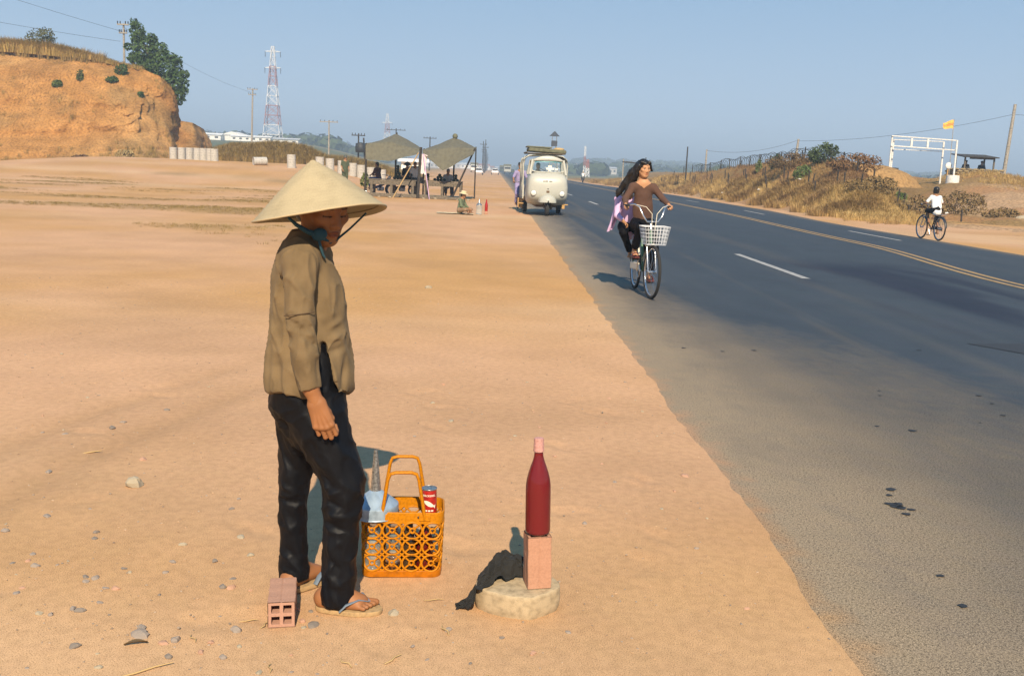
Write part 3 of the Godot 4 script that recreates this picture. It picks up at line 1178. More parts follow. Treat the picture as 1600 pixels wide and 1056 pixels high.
func build_near() -> void:
	# hollow brick by her foot
	var bw := 0.088
	var o := single("hollow_brick", brick_mesh(bw, 0.088, 0.195, 4), M.brick, "hollow four-hole clay brick lying beside the woman's feet", "brick", Vector3(-0.642, gh(-0.642, -3.05) + 0.002, -3.052))
	o.rotation = Vector3(0.0, 0.17, 0.01)
	# round stone with flat faces, a stand for the bottle
	var st := MB.new()
	var n := 20
	var sr := RandomNumberGenerator.new()
	sr.seed = 3
	var rad := PackedFloat32Array()
	for i in n:
		var a := TAU * i / n
		rad.append(0.148 * (1.0 + 0.035 * sin(a * 5 + 0.7) + 0.02 * sr.randf_range(-1, 1)) * (1.0 - 0.1 * ss(0.55, 1.0, cos(a - 2.1))))
	var sp := [Vector2(0.90, -0.03), Vector2(0.95, -0.002), Vector2(0.985, 0.014), Vector2(1.0, 0.03), Vector2(1.0, 0.072), Vector2(0.985, 0.081), Vector2(0.955, 0.0845), Vector2(0.7, 0.085), Vector2(0.35, 0.085), Vector2(0.0, 0.085)]
	var rings: Array = []
	for j in sp.size():
		var row: Array = []
		for i in n * 3 + 1:
			var f := float(i % (n * 3)) / 3.0
			var i0 := int(f) % n
			var rr := lerpf(rad[i0], rad[(i0 + 1) % n], f - int(f))
			var a := TAU * f / n
			var e := 1.0 + 0.02 * nB.get_noise_3d(cos(a) * 260, sp[j].y * 3000, sin(a) * 260)
			row.append(Vector3(cos(a) * rr * sp[j].x * e, sp[j].y + 0.0022 * nB.get_noise_3d(cos(a) * sp[j].x * 500, 9.0, sin(a) * sp[j].x * 500), sin(a) * rr * sp[j].x * e))
		rings.append(row)
	st.grid(rings)
	var so := single("stone_block", st.mesh(), M.stone, "pale round stone block under the standing brick and red bottle", "stone", Vector3(0.128, gh(0.128, -3.28), -3.28))
	so.rotation.z = 0.015
	so.scale.z = 0.9
	var top := 0.0855 + gh(0.128, -3.28) + 0.0035
	# upright brick
	var ub := single("hollow_brick", brick_mesh(0.082, 0.082, 0.182, 9), M.brick_pale, "pale clay brick standing upright on the round stone block", "brick", Vector3(0.197, top, -3.335))
	ub.basis = Basis(Vector3(0, 0, 1), 0.032) * Basis(Vector3.UP, 0.16) * Basis(Vector3.RIGHT, PI / 2)
	ub.position = Vector3(0.197, top, -3.258) - ub.basis * Vector3(0, 0.041, 0)
	# bottle of petrol on the brick
	var by := top + 0.187
	var bo := thing("fuel_bottle", "tall glass bottle of red petrol with a pink stopper on the brick", "bottle", Vector3(0.1905, by, -3.258), 0.0)
	bo.rotation.z = 0.032
	var prof := [Vector2(0.0, 0.004), Vector2(0.02, 0.004), Vector2(0.037, 0.0), Vector2(0.042, 0.004), Vector2(0.0435, 0.012), Vector2(0.0435, 0.15), Vector2(0.043, 0.17), Vector2(0.0405, 0.19), Vector2(0.035, 0.213), Vector2(0.027, 0.238), Vector2(0.0205, 0.256), Vector2(0.0165, 0.272), Vector2(0.0152, 0.292), Vector2(0.0152, 0.306), Vector2(0.0172, 0.308), Vector2(0.0172, 0.316), Vector2(0.014, 0.319), Vector2(0.012, 0.319)]
	var inner := [Vector2(0.012, 0.319), Vector2(0.0128, 0.292), Vector2(0.0140, 0.272), Vector2(0.018, 0.256), Vector2(0.0245, 0.238), Vector2(0.0325, 0.213), Vector2(0.038, 0.19), Vector2(0.0405, 0.17), Vector2(0.041, 0.15), Vector2(0.041, 0.016), Vector2(0.036, 0.01), Vector2(0.0, 0.01)]
	var gm := MB.new()
	gm.lathe(prof, 40)
	part(bo, "glass", gm.mesh(), M.glass)
	var lm := MB.new()
	var liq: Array = [Vector2(0.0, 0.0052), Vector2(0.020, 0.0052), Vector2(0.0365, 0.0012), Vector2(0.0413, 0.005), Vector2(0.0428, 0.0125)]
	for q in [Vector2(0.0428, 0.15), Vector2(0.0423, 0.17), Vector2(0.0398, 0.19), Vector2(0.0343, 0.213), Vector2(0.0263, 0.238), Vector2(0.0198, 0.256), Vector2(0.0158, 0.272), Vector2(0.0148, 0.285)]:
		liq.append(q)
	liq += [Vector2(0.0148, 0.285), Vector2(0.0, 0.285)]
	lm.lathe(liq, 40)
	part(bo, "petrol", lm.mesh(), M.petrol)
	var cm := MB.new()
	cm.lathe([Vector2(0.0178, 0.288), Vector2(0.0185, 0.292), Vector2(0.0172, 0.302), Vector2(0.0180, 0.309), Vector2(0.0165, 0.318), Vector2(0.0172, 0.326), Vector2(0.0160, 0.334), Vector2(0.0160, 0.334), Vector2(0.0, 0.3355)], 18)
	part(bo, "stopper", cm.mesh(), M.pinkrag)
	# black rag: a crumpled heap spilling off the stone
	var rg := MB.new()
	var nr := FastNoiseLite.new()
	nr.seed = 8
	nr.frequency = 13.0
	nr.fractal_octaves = 2
	var rr2: Array = []
	for i in 61:
		var row: Array = []
		for j in 37:
			var u := i / 60.0
			var w := j / 36.0 - 0.5
			var taper := lerpf(0.035, 0.125, ss(0.0, 0.45, u)) * lerpf(1.0, 0.55, ss(0.75, 1.0, u))
			var px := lerpf(-0.085, 0.150, u)
			var pz := -3.235 - 0.11 * ss(0.2, 0.75, u) + w * taper * 1.2
			var hh := lut([[0.0, 0.004], [0.12, 0.018], [0.26, 0.05], [0.36, 0.102], [0.5, 0.130], [0.7, 0.142], [0.85, 0.134], [1.0, 0.116]], u)
			var bulge := (1.0 - 4.0 * w * w)
			var k := nr.get_noise_2d(px * 1.5 + w * 0.25, pz * 1.2)
			var y := hh * (0.72 + 0.28 * bulge) + 0.028 * k * (0.4 + 0.6 * ss(0.1, 0.5, u)) + 0.018 * bulge * ss(0.4, 0.7, u)
			var floor_ := 0.092 if px > -0.012 else 0.004
			row.append(Vector3(px + 0.010 * nr.get_noise_2d(pz * 2.0 + 3.0, px * 2.0), maxf(y, floor_ + 0.003 * k), pz + 0.012 * nr.get_noise_2d(px * 2.0 + 7.0, w)))
		rr2.append(row)
	rg.grid(rr2)
	single("black_rag", rg.mesh(), M.rag, "crumpled black rag draped over the edge of the round stone", "rag", Vector3(0, gh(0, -3.3), 0))
	build_basket()
	build_stones()

# perimeter of a rounded rectangle w x d: point at arc length s, starting at the middle of the front
func rrect(s: float, w: float, d: float, r: float) -> Array:
	var sx := w - 2 * r
	var sz := d - 2 * r
	var arc := PI / 2 * r
	var per := 2 * (sx + sz) + 4 * arc
	s = fposmod(s, per)
	s += sx / 2
	s = fposmod(s, per)
	var legs := [[sx, Vector3(-sx / 2, 0, d / 2), Vector3(1, 0, 0)], [sz, Vector3(w / 2, 0, sz / 2), Vector3(0, 0, -1)], [sx, Vector3(sx / 2, 0, -d / 2), Vector3(-1, 0, 0)], [sz, Vector3(-w / 2, 0, -sz / 2), Vector3(0, 0, 1)]]
	var cen := [Vector3(sx / 2, 0, sz / 2), Vector3(sx / 2, 0, -sz / 2), Vector3(-sx / 2, 0, -sz / 2), Vector3(-sx / 2, 0, sz / 2)]
	for k in 4:
		if s <= legs[k][0]:
			var dir: Vector3 = legs[k][2]
			return [legs[k][1] + dir * s, Vector3(-dir.z, 0, dir.x)]
		s -= legs[k][0]
		if s <= arc:
			var a0 := PI / 2 - k * PI / 2
			var a := a0 - s / r
			return [cen[k] + Vector3(cos(a), 0, sin(a)) * r, Vector3(cos(a), 0, sin(a))]
		s -= arc
	return [Vector3(0, 0, d / 2), Vector3(0, 0, 1)]

func build_basket() -> void:
	var W := 0.298
	var D := 0.178
	var R := 0.035
	var per := 2 * (W - 2 * R + D - 2 * R) + TAU * R
	var cols := 12
	var pu := per / cols
	var y0 := 0.024
	var y1 := 0.212
	var pv := (y1 - y0) / 3.0
	var o := thing("shopping_basket", "orange plastic basket with ring lattice sides and two handles", "basket", Vector3(-0.297, gh(-0.3, -3.55) + 0.002, -3.56), 0.06)
	var map := func(u: float, y: float, push: float) -> Vector3:
		var q := rrect(u, W, D, R)
		var k := lerpf(0.955, 1.0, clampf(y / 0.25, 0, 1))
		return Vector3(q[0].x * k, y, q[0].z * k) + q[1] * push
	var b := MB.new()
	for i in cols:
		for j in 3:
			var cu := (i + 0.5) * pu
			var cv := y0 + (j + 0.5) * pv
			for rr: Vector2 in [Vector2(0.0318, 0.0044), Vector2(0.0088, 0.0037)]:
				var pts: Array = []
				var seg := 22 if rr.x > 0.02 else 10
				for k in seg + 1:
					var a := TAU * k / seg
					pts.append(map.call(cu + cos(a) * rr.x * pu / 0.066, cv + sin(a) * rr.x, 0.0015))
				b.tube(pts, rr.y, 5, false)
			for k in 4:
				var sx: float = [1, 1, -1, -1][k]
				var sy: float = [1, -1, 1, -1][k]
				var pts: Array = []
				for e in 5:
					var f := lerpf(0.10, 1.0, e / 4.0)
					pts.append(map.call(cu + sx * f * pu / 2, cv + sy * f * pv / 2, -0.001))
				b.tube(pts, 0.0038, 5, false)
	part(o, "lattice", b.mesh(), M.orange)
	# rim band and base band with thickness
	var band := func(ya: float, yb: float, th: float) -> ArrayMesh:
		var m := MB.new()
		var rows: Array = []
		for e: Array in [[ya, -th], [ya, 0.0], [ya, 0.0], [yb - 0.003, 0.0012], [yb, 0.0], [yb, -th], [yb, -th], [ya, -th]]:
			var row: Array = []
			for k in 97:
				row.append(map.call(per * k / 96.0, e[0], e[1] + 0.003))
			rows.append(row)
		m.grid(rows)
		return m.mesh()
	part(o, "rim", band.call(0.208, 0.25, 0.005), M.orange)
	part(o, "base_band", band.call(0.0, 0.026, 0.006), M.orange_base)
	var bot := MB.new()
	var cen := Vector3(0, 0.006, 0)
	for k in 48:
		bot.tri(cen, map.call(per * k / 48.0, 0.006, 0.0), map.call(per * (k + 1) / 48.0, 0.006, 0.0))
	part(o, "bottom", bot.mesh(), M.orange_base)
	# rivet holes
	for s: float in [-0.085, -0.062, 0.058, 0.081]:
		var h := MB.new()
		h.lathe([Vector2(0.0045, 0.0), Vector2(0.0045, 0.002), Vector2(0.0, 0.002)], 10, map.call(s, 0.233, 0.0035), Basis(Vector3.RIGHT, PI / 2))
		part(o, "rivet", h.mesh(), M.dark)
	for side: float in [1.0, -1.0]:
		var z := side * D / 2
		var lean := 0.012 * side
		var pts: Array = []
		var ctrl := [Vector3(-0.076, 0.225, z), Vector3(-0.071, 0.27, z + lean * 0.3), Vector3(-0.056, 0.375, z + lean), Vector3(-0.047, 0.398, z + lean), Vector3(-0.028, 0.404, z + lean), Vector3(0.028, 0.405, z + lean), Vector3(0.047, 0.399, z + lean), Vector3(0.056, 0.376, z + lean), Vector3(0.074, 0.27, z + lean * 0.3), Vector3(0.080, 0.225, z)]
		if side < 0:
			for i in ctrl.size():
				ctrl[i].y += 0.006
				ctrl[i].z += 0.02 if i > 1 and i < 8 else 0.0
		var rad: Array = []
		for i in ctrl.size():
			pts.append(ctrl[i])
			rad.append(0.0086 if (i > 1 and i < 8) else 0.0095)
		var h := MB.new()
		h.tube(pts, rad, 9, true, 0.75)
		for x: float in [-0.076, 0.080]:
			h.cbox(Vector3(x, 0.232, z + 0.004 * side), Vector3(0.042, 0.026, 0.006), 0.002)
		part(o, "handle", h.mesh(), M.orange)
	# galvanised funnel standing mouth down among the bottles
	var f := thing("tin_funnel", "tin funnel standing upside down in the orange basket", "funnel", Vector3(-0.392, 0.018, -3.532), 0.0)
	f.rotation.z = 0.02
	var fm := MB.new()
	fm.lathe([Vector2(0.0055, 0.45), Vector2(0.0065, 0.45), Vector2(0.0072, 0.435), Vector2(0.0125, 0.38), Vector2(0.0185, 0.31), Vector2(0.0205, 0.297)], 22)
	part(f, "spout", fm.mesh(), M.tin)
	var fb := MB.new()
	fb.lathe([Vector2(0.0205, 0.297), Vector2(0.0205, 0.297), Vector2(0.05, 0.274), Vector2(0.083, 0.246), Vector2(0.083, 0.246), Vector2(0.0845, 0.240), Vector2(0.083, 0.206), Vector2(0.083, 0.206), Vector2(0.0855, 0.203), Vector2(0.083, 0.20)], 26)
	part(f, "cone", fb.mesh(), M.bluetin)
	# bottles in the basket
	for k in 4:
		var at := Vector3([-0.400, -0.33, -0.215, -0.27][k], 0.012, [-3.50, -3.60, -3.525, -3.52][k])
		var bt := thing("basket_bottle", ["clear glass bottle under the funnel at the basket's left end", "clear glass bottle at the back of the orange basket", "dark red bottle under the red tin in the orange basket", "brown bottle in the middle of the orange basket"][k], "bottle", at)
		var bm := MB.new()
		bm.lathe([Vector2(0.0, 0.0), Vector2(0.032, 0.0), Vector2(0.034, 0.004), Vector2(0.034, 0.11), Vector2(0.03, 0.135), Vector2(0.014, 0.16), Vector2(0.0125, 0.195), Vector2(0.0125, 0.195), Vector2(0.0, 0.195)], 20)
		part(bt, "glass", bm.mesh(), [M.clearjar, M.clearjar, M.darkred, M.brownglass][k])
		var cp := MB.new()
		cp.lathe([Vector2(0.0138, 0.188), Vector2(0.0138, 0.206), Vector2(0.0138, 0.206), Vector2(0.0, 0.206)], 12)
		part(bt, "cap", cp.mesh(), M.dark)
	# red fish tin
	var cn := thing("fish_tin", "red tin with a white fish and lettering in the orange basket", "tin can", Vector3(-0.198, 0.222, -3.535), 0.0)
	cn.rotation.z = 0.03
	var cb := MB.new()
	cb.lathe([Vector2(0.0272, 0.003), Vector2(0.0272, 0.104)], 30)
	part(cn, "label_wrap", cb.mesh(), M.cannedred)
	var cl := MB.new()
	cl.lathe([Vector2(0.0, 0.0), Vector2(0.027, 0.0), Vector2(0.0285, 0.001), Vector2(0.0285, 0.004), Vector2(0.0273, 0.0045)], 30)
	part(cn, "metal_end", cl.mesh(), M.tin)
	cl = MB.new()
	cl.lathe([Vector2(0.0273, 0.1025), Vector2(0.0285, 0.103), Vector2(0.029, 0.106), Vector2(0.0282, 0.1075), Vector2(0.027, 0.1075), Vector2(0.0262, 0.104), Vector2(0.0, 0.1035)], 30)
	part(cn, "metal_end", cl.mesh(), M.tin)
	var wrap := func(m: MB, r: float) -> void:
		for i in m.v.size():
			var q := m.v[i]
			var a := q.x / r
			m.v[i] = Vector3(sin(a) * (r + q.z), q.y, cos(a) * (r + q.z))
	var tm := TextMesh.new()
	var fnt := SystemFont.new()
	fnt.font_names = PackedStringArray(["Droid Sans"])
	fnt.font_weight = 700
	tm.font = fnt
	tm.text = "MACKEREL"
	tm.font_size = 32
	tm.pixel_size = 0.00031
	tm.depth = 0.0004
	tm.curve_step = 2.0
	var ta := tm.get_mesh_arrays()
	var tb := MB.new()
	tb.add(ta[Mesh.ARRAY_VERTEX], ta[Mesh.ARRAY_INDEX], null, Transform3D(Basis(), Vector3(0, 0.084, 0.0003)))
	wrap.call(tb, 0.0273)
	part(cn, "lettering", tb.mesh(), M.cream)
	var fish := MB.new()
	var outline: Array = []
	for k in 25:
		var u := k / 24.0
		outline.append([lerpf(-0.021, 0.019, u), 0.0075 * sin(PI * clampf(u * 0.96 + 0.02, 0, 1)) + 0.0018])
	var fr: Array = []
	for e in outline:
		var yc: float = 0.052 - e[0] * 0.45
		fr.append([Vector3(e[0], yc + e[1] * 1.15, 0.0006), Vector3(e[0], yc - e[1] * 0.85, 0.0006)])
	fish.grid(fr)
	var ty := 0.052 - 0.019 * 0.45
	fish.tri(Vector3(0.017, ty, 0.0006), Vector3(0.026, ty + 0.006, 0.0006), Vector3(0.023, ty - 0.010, 0.0006))
	wrap.call(fish, 0.0273)
	part(cn, "fish_print", fish.mesh(), M.cream)
	var bars := MB.new()
	for k in 3:
		bars.quad(Vector3(-0.014 + k * 0.011, 0.024, 0.0005), Vector3(-0.014 + k * 0.011, 0.030, 0.0005), Vector3(-0.006 + k * 0.011, 0.030, 0.0005), Vector3(-0.006 + k * 0.011, 0.024, 0.0005))
	wrap.call(bars, 0.0273)
	part(cn, "print_blocks", bars.mesh(), M.cream)

func stone_label(x: float, z: float, s: float, k: int) -> String:
	var size := "tiny" if s < 0.010 else ("small" if s < 0.016 else "larger")
	var tone: String = ["grey", "flat grey", "pinkish", "dark", "pale"][k]
	var spots := [[Vector2(-0.64, -3.1), "beside the hollow brick"], [Vector2(-1.05, -2.9), "near the long dry stalk"], [Vector2(-1.6, -4.4), "near the largest pale stone"], [Vector2(-0.3, -3.1), "in front of the orange basket"], [Vector2(0.13, -2.9), "in front of the round stone block"], [Vector2(0.8, -3.6), "between the red bottle and the road"], [Vector2(0.3, -4.6), "on the dirt behind the red bottle"], [Vector2(-0.4, -5.6), "on the dirt behind the basket"], [Vector2(-1.35, -3.4), "at the left of the foreground"], [Vector2(-2.0, -5.3), "on the dirt at mid-left"], [Vector2(-1.0, -4.6), "behind the woman's back"], [Vector2(-1.8, -3.5), "by the picture's left edge"]]
	var best := ""
	var far := 1e9
	for q: Array in spots:
		var d: float = (q[0] as Vector2).distance_to(Vector2(x, z))
		if d < far:
			far = d
			best = q[1]
	return "%s %s loose stone %s" % [size, tone, best]

func build_stones() -> void:
	var meshes: Array = []
	for k in 6:
		meshes.append(stone_mesh(50 + k, [0.55, 0.35, 0.7, 0.3, 0.45, 0.6][k]))
	var greys := [M.stone_grey, M.stone_grey, M.stone_pink, M.stone_dark, M.stone_pale]
	var put := func(x: float, z: float, s: float, mesh: Mesh, m: Material, label: String, group: String, turn: float) -> void:
		var o := single("loose_stone", mesh, m, label, "stone", Vector3(x, gh(x, z) + s * 0.08, z), group)
		o.basis = Basis(Vector3.UP, turn).scaled(Vector3(s, s, s))
	var big := single("loose_stone", stone_mesh(71, 0.75), M.stone_pale, "largest pale loose stone alone on the bare dirt at left", "stone", Vector3(-1.6, gh(-1.6, -4.38) + 0.012, -4.40))
	big.basis = Basis(Vector3.UP, 0.5).scaled(Vector3(0.047, 0.045, 0.04))
	# stones read off the photograph: x, z, half-width, kind
	var spots := [[-1.70, -4.81, 0.022, 2], [-1.81, -3.98, 0.022, 0], [-1.89, -3.79, 0.018, 0], [-1.68, -3.57, 0.017, 0], [-1.32, -3.12, 0.021, 3], [-1.35, -3.13, 0.016, 0], [-1.24, -2.88, 0.022, 3], [-1.07, -2.97, 0.036, 1], [-0.95, -2.94, 0.020, 0], [-0.98, -2.92, 0.020, 2], [-0.88, -3.34, 0.020, 2], [-1.15, -3.54, 0.016, 0], [-1.39, -3.34, 0.016, 0], [-2.05, -5.5, 0.022, 0], [-2.06, -5.36, 0.024, 3], [-2.26, -5.22, 0.02, 0], [-2.07, -4.59, 0.022, 0], [-1.91, -5.82, 0.02, 3], [-0.29, -3.17, 0.024, 4], [-0.545, -3.075, 0.026, 3], [-0.585, -3.10, 0.014, 2], [-0.57, -3.06, 0.013, 4], [-0.62, -3.19, 0.016, 2], [-0.10, -3.06, 0.017, 0], [-0.35, -6.23, 0.022, 4], [-0.21, -5.79, 0.024, 4], [-0.78, -12.3, 0.05, 4], [1.02, -4.85, 0.03, 2], [0.95, -3.31, 0.012, 2], [0.92, -4.6, 0.012, 2], [-0.78, -3.02, 0.022, 0], [-1.28, -3.18, 0.015, 0]]
	for i in spots.size():
		var s: Array = spots[i]
		put.call(s[0], s[1], s[2], meshes[i % 6], greys[s[3]], stone_label(s[0], s[1], s[2], s[3]), "loose stones on the dirt", i * 1.7)
	var r := RandomNumberGenerator.new()
	r.seed = 21
	for i in 128:
		var z := -2.7 - 5.0 * pow(r.randf(), 1.6)
		var x := r.randf_range(-0.62, 0.33) * (-z) * 0.95
		x = minf(x, 1.0)
		if i > 95:
			x = r.randf_range(-1.75, -0.72)
			z = r.randf_range(-3.9, -2.72)
		var sz := r.randf_range(0.006, 0.016) if i < 96 else r.randf_range(0.008, 0.021)
		var kd := r.randi() % 5
		put.call(x, z, sz, meshes[i % 6], greys[kd], stone_label(x, z, sz, kd), "loose stones on the dirt", r.randf() * 6)
	# grit
	var xf: Array = []
	var cl: Array = []
	for i in 4200:
		var z := -2.5 - 9.5 * pow(r.randf(), 1.4)
		var x := r.randf_range(-0.70, 0.45) * (-z)
		if x > 1.3:
			continue
		var s := r.randf_range(0.0012, 0.0048) * (1.0 + 0.12 * -z)
		if nA.get_noise_2d(x * 30, z * 30) < -0.05 and r.randf() < 0.7:
			continue
		xf.append(Transform3D(Basis(Vector3.UP, r.randf() * TAU).scaled(Vector3(s, s, s)), Vector3(x, gh(x, z), z)))
		cl.append(Color(0.46, 0.30, 0.17).lerp(Color(0.30, 0.25, 0.20), r.randf()) * r.randf_range(0.6, 1.12))
	scatter("grit", meshes[2], M.grit, xf, cl, "fine grit and crumbs strewn over the dirt", "grit")
	# straws and a dry leaf
	var straws := [[-0.98, -2.74, 0.62, 0.17, 0.0035], [-0.70, -3.06, 1.2, 0.05, 0.0025], [-0.76, -3.1, 0.2, 0.06, 0.0022], [-2.0, -4.93, 0.5, 0.09, 0.004], [-0.11, -3.05, 2.0, 0.07, 0.003], [-0.02, -3.27, 0.4, 0.05, 0.0025], [-0.26, -2.85, 0.9, 0.07, 0.003], [-0.40, -2.82, 2.4, 0.06, 0.0025], [0.02, -2.74, 1.0, 0.05, 0.0025], [-0.62, -2.78, 1.8, 0.05, 0.0022], [-0.16, -3.28, 0.1, 0.07, 0.002], [-0.90, -2.95, 2.2, 0.05, 0.002]]
	for i in straws.size():
		var s: Array = straws[i]
		var b := MB.new()
		var l: float = s[3]
		b.tube([Vector3(-l / 2, 0.003, 0), Vector3(-l / 6, 0.006, 0.006), Vector3(l / 5, 0.005, -0.004), Vector3(l / 2, 0.008, 0.004)], [s[4] * 0.7, s[4], s[4] * 0.9, s[4] * 0.4], 5)
		var o := single("straw", b.mesh(), M.straw_bit, "longest dry stalk lying on the dirt in the left foreground" if i == 0 else "bit of dry straw %s" % ["", "left of the hollow brick", "just behind the hollow brick", "on the dirt at far left", "right of the sandal toes", "beside the black rag", "nearest the bottom edge under the basket", "at the bottom edge under the sandals", "at the bottom edge under the stone block", "in front of the hollow brick", "between basket and black rag", "beside the curled dry leaf"][i], "straw", Vector3(s[0], gh(s[0], s[1]) + 0.001, s[1]), "" if i == 0 else "bits of straw on the dirt")
		o.rotation.y = s[2]
	var lf := MB.new()
	var rows: Array = []
	for i in 9:
		var u := i / 8.0
		var w := 0.012 * sin(PI * u)
		rows.append([Vector3(lerpf(-0.035, 0.035, u), 0.006 + 0.008 * sin(u * 3.0), -w), Vector3(lerpf(-0.035, 0.035, u), 0.002 + 0.006 * sin(u * 3.0), 0), Vector3(lerpf(-0.035, 0.035, u), 0.008 + 0.008 * sin(u * 3.0), w)])
	lf.grid(rows)
	var lo := single("dry_leaf", lf.mesh(), M.deadleaf, "curled brown dry leaf on the dirt left of the brick", "leaf", Vector3(-1.06, gh(-1.06, -2.92) + 0.002, -2.90))
	lo.rotation.y = 0.3

# ------------------------------------------------------------------ people
var heads := {}

# head in its own axes: y up, face towards +z, chin at -0.11, crown at +0.11
func head_mesh(cell: float) -> Array:
	if heads.has(cell):
		return heads[cell]
	var s := SD.new(Vector3(-0.11, -0.155, -0.14), Vector3(0.11, 0.14, 0.145), cell)
	s.ell(Vector3(0, 0.032, -0.018), Vector3(0.073, 0.08, 0.092), 0.02)
	s.ell(Vector3(0, -0.03, 0.028), Vector3(0.057, 0.075, 0.06), 0.04)
	s.cone(Vector3(0, -0.085, 0.04), Vector3(0, -0.088, 0.056), 0.03, 0.02, 0.03)
	for x: float in [-1.0, 1.0]:
		s.cone(Vector3(x * 0.052, -0.045, 0.0), Vector3(x * 0.016, -0.09, 0.05), 0.018, 0.016, 0.03)
		s.ell(Vector3(x * 0.043, -0.016, 0.055), Vector3(0.022, 0.016, 0.02), 0.02)
	s.cone(Vector3(-0.035, 0.026, 0.066), Vector3(0.035, 0.026, 0.066), 0.011, 0.011, 0.02)
	if cell < 0.008:
		for x: float in [-1.0, 1.0]:
			s.ell(Vector3(x * 0.031, 0.004, 0.088), Vector3(0.018, 0.010, 0.014), 0.012, Basis(), true)
			s.ell(Vector3(x * 0.031, 0.002, 0.066), Vector3(0.014, 0.0115, 0.0125), 0.003)
			s.ell(Vector3(x * 0.031, 0.011, 0.070), Vector3(0.017, 0.0035, 0.010), 0.004)
			s.ell(Vector3(x * 0.031, -0.008, 0.070), Vector3(0.015, 0.003, 0.009), 0.005)
		s.ell(Vector3(0, -0.0565, 0.083), Vector3(0.022, 0.0048, 0.010), 0.006)
		s.ell(Vector3(0, -0.0675, 0.081), Vector3(0.018, 0.006, 0.011), 0.006)
		s.ell(Vector3(0, -0.0618, 0.094), Vector3(0.024, 0.0014, 0.010), 0.003, Basis(), true)
	s.cone(Vector3(0, 0.016, 0.078), Vector3(0, -0.028, 0.098), 0.0075, 0.0105, 0.012)
	for x: float in [-1.0, 1.0]:
		s.ell(Vector3(x * 0.0115, -0.034, 0.089), Vector3(0.0085, 0.0075, 0.009), 0.008)
		s.ell(Vector3(x * 0.073, -0.004, -0.008), Vector3(0.009, 0.03, 0.018), 0.008)
	s.cone(Vector3(0, -0.05, -0.025), Vector3(0, -0.15, -0.03), 0.048, 0.047, 0.03)
	heads[cell] = s.mesh()
	return heads[cell]

func head_colours(V: PackedVector3Array, skin: Color, closed := false) -> PackedColorArray:
	var C := PackedColorArray()
	for p in V:
		var c := skin * (1.0 + 0.10 * nB.get_noise_3dv(p * 900.0))
		var ax := absf(p.x)
		var eye := pow((ax - 0.031) / 0.0135, 2) + pow((p.y - 0.0015) / 0.0062, 2)
		if closed:
			if p.z > 0.055 and absf(ax - 0.031) < 0.0145 and absf(p.y + 0.004 - 8.0 * pow(ax - 0.031, 2.0)) < 0.0022:
				c = Color(0.02, 0.013, 0.01)
		elif p.z > 0.06 and eye < 1.0:
			c = Color(0.32, 0.27, 0.23)
			if pow((ax - 0.030) / 0.006, 2) + pow((p.y - 0.002) / 0.0066, 2) < 1.0:
				c = Color(0.015, 0.01, 0.008)
		elif p.z > 0.06 and eye < 1.5 and p.y > 0.003:
			c = Color(0.02, 0.013, 0.01)
		var brow := pow((ax - 0.033) / 0.021, 2) + pow((p.y - 0.0245 + 0.12 * maxf(ax - 0.035, 0.0)) / 0.0042, 2)
		if p.z > 0.045 and brow < 1.0:
			c = c.lerp(Color(0.02, 0.015, 0.012), 0.8)
		var lip := pow(p.x / 0.0235, 2) + pow((p.y + 0.062) / 0.0105, 2)
		if p.z > 0.07 and lip < 1.0:
			c = c.lerp(c * Color(0.75, 0.45, 0.45), 0.8)
		c.a = 1.0
		C.append(c)
	return C

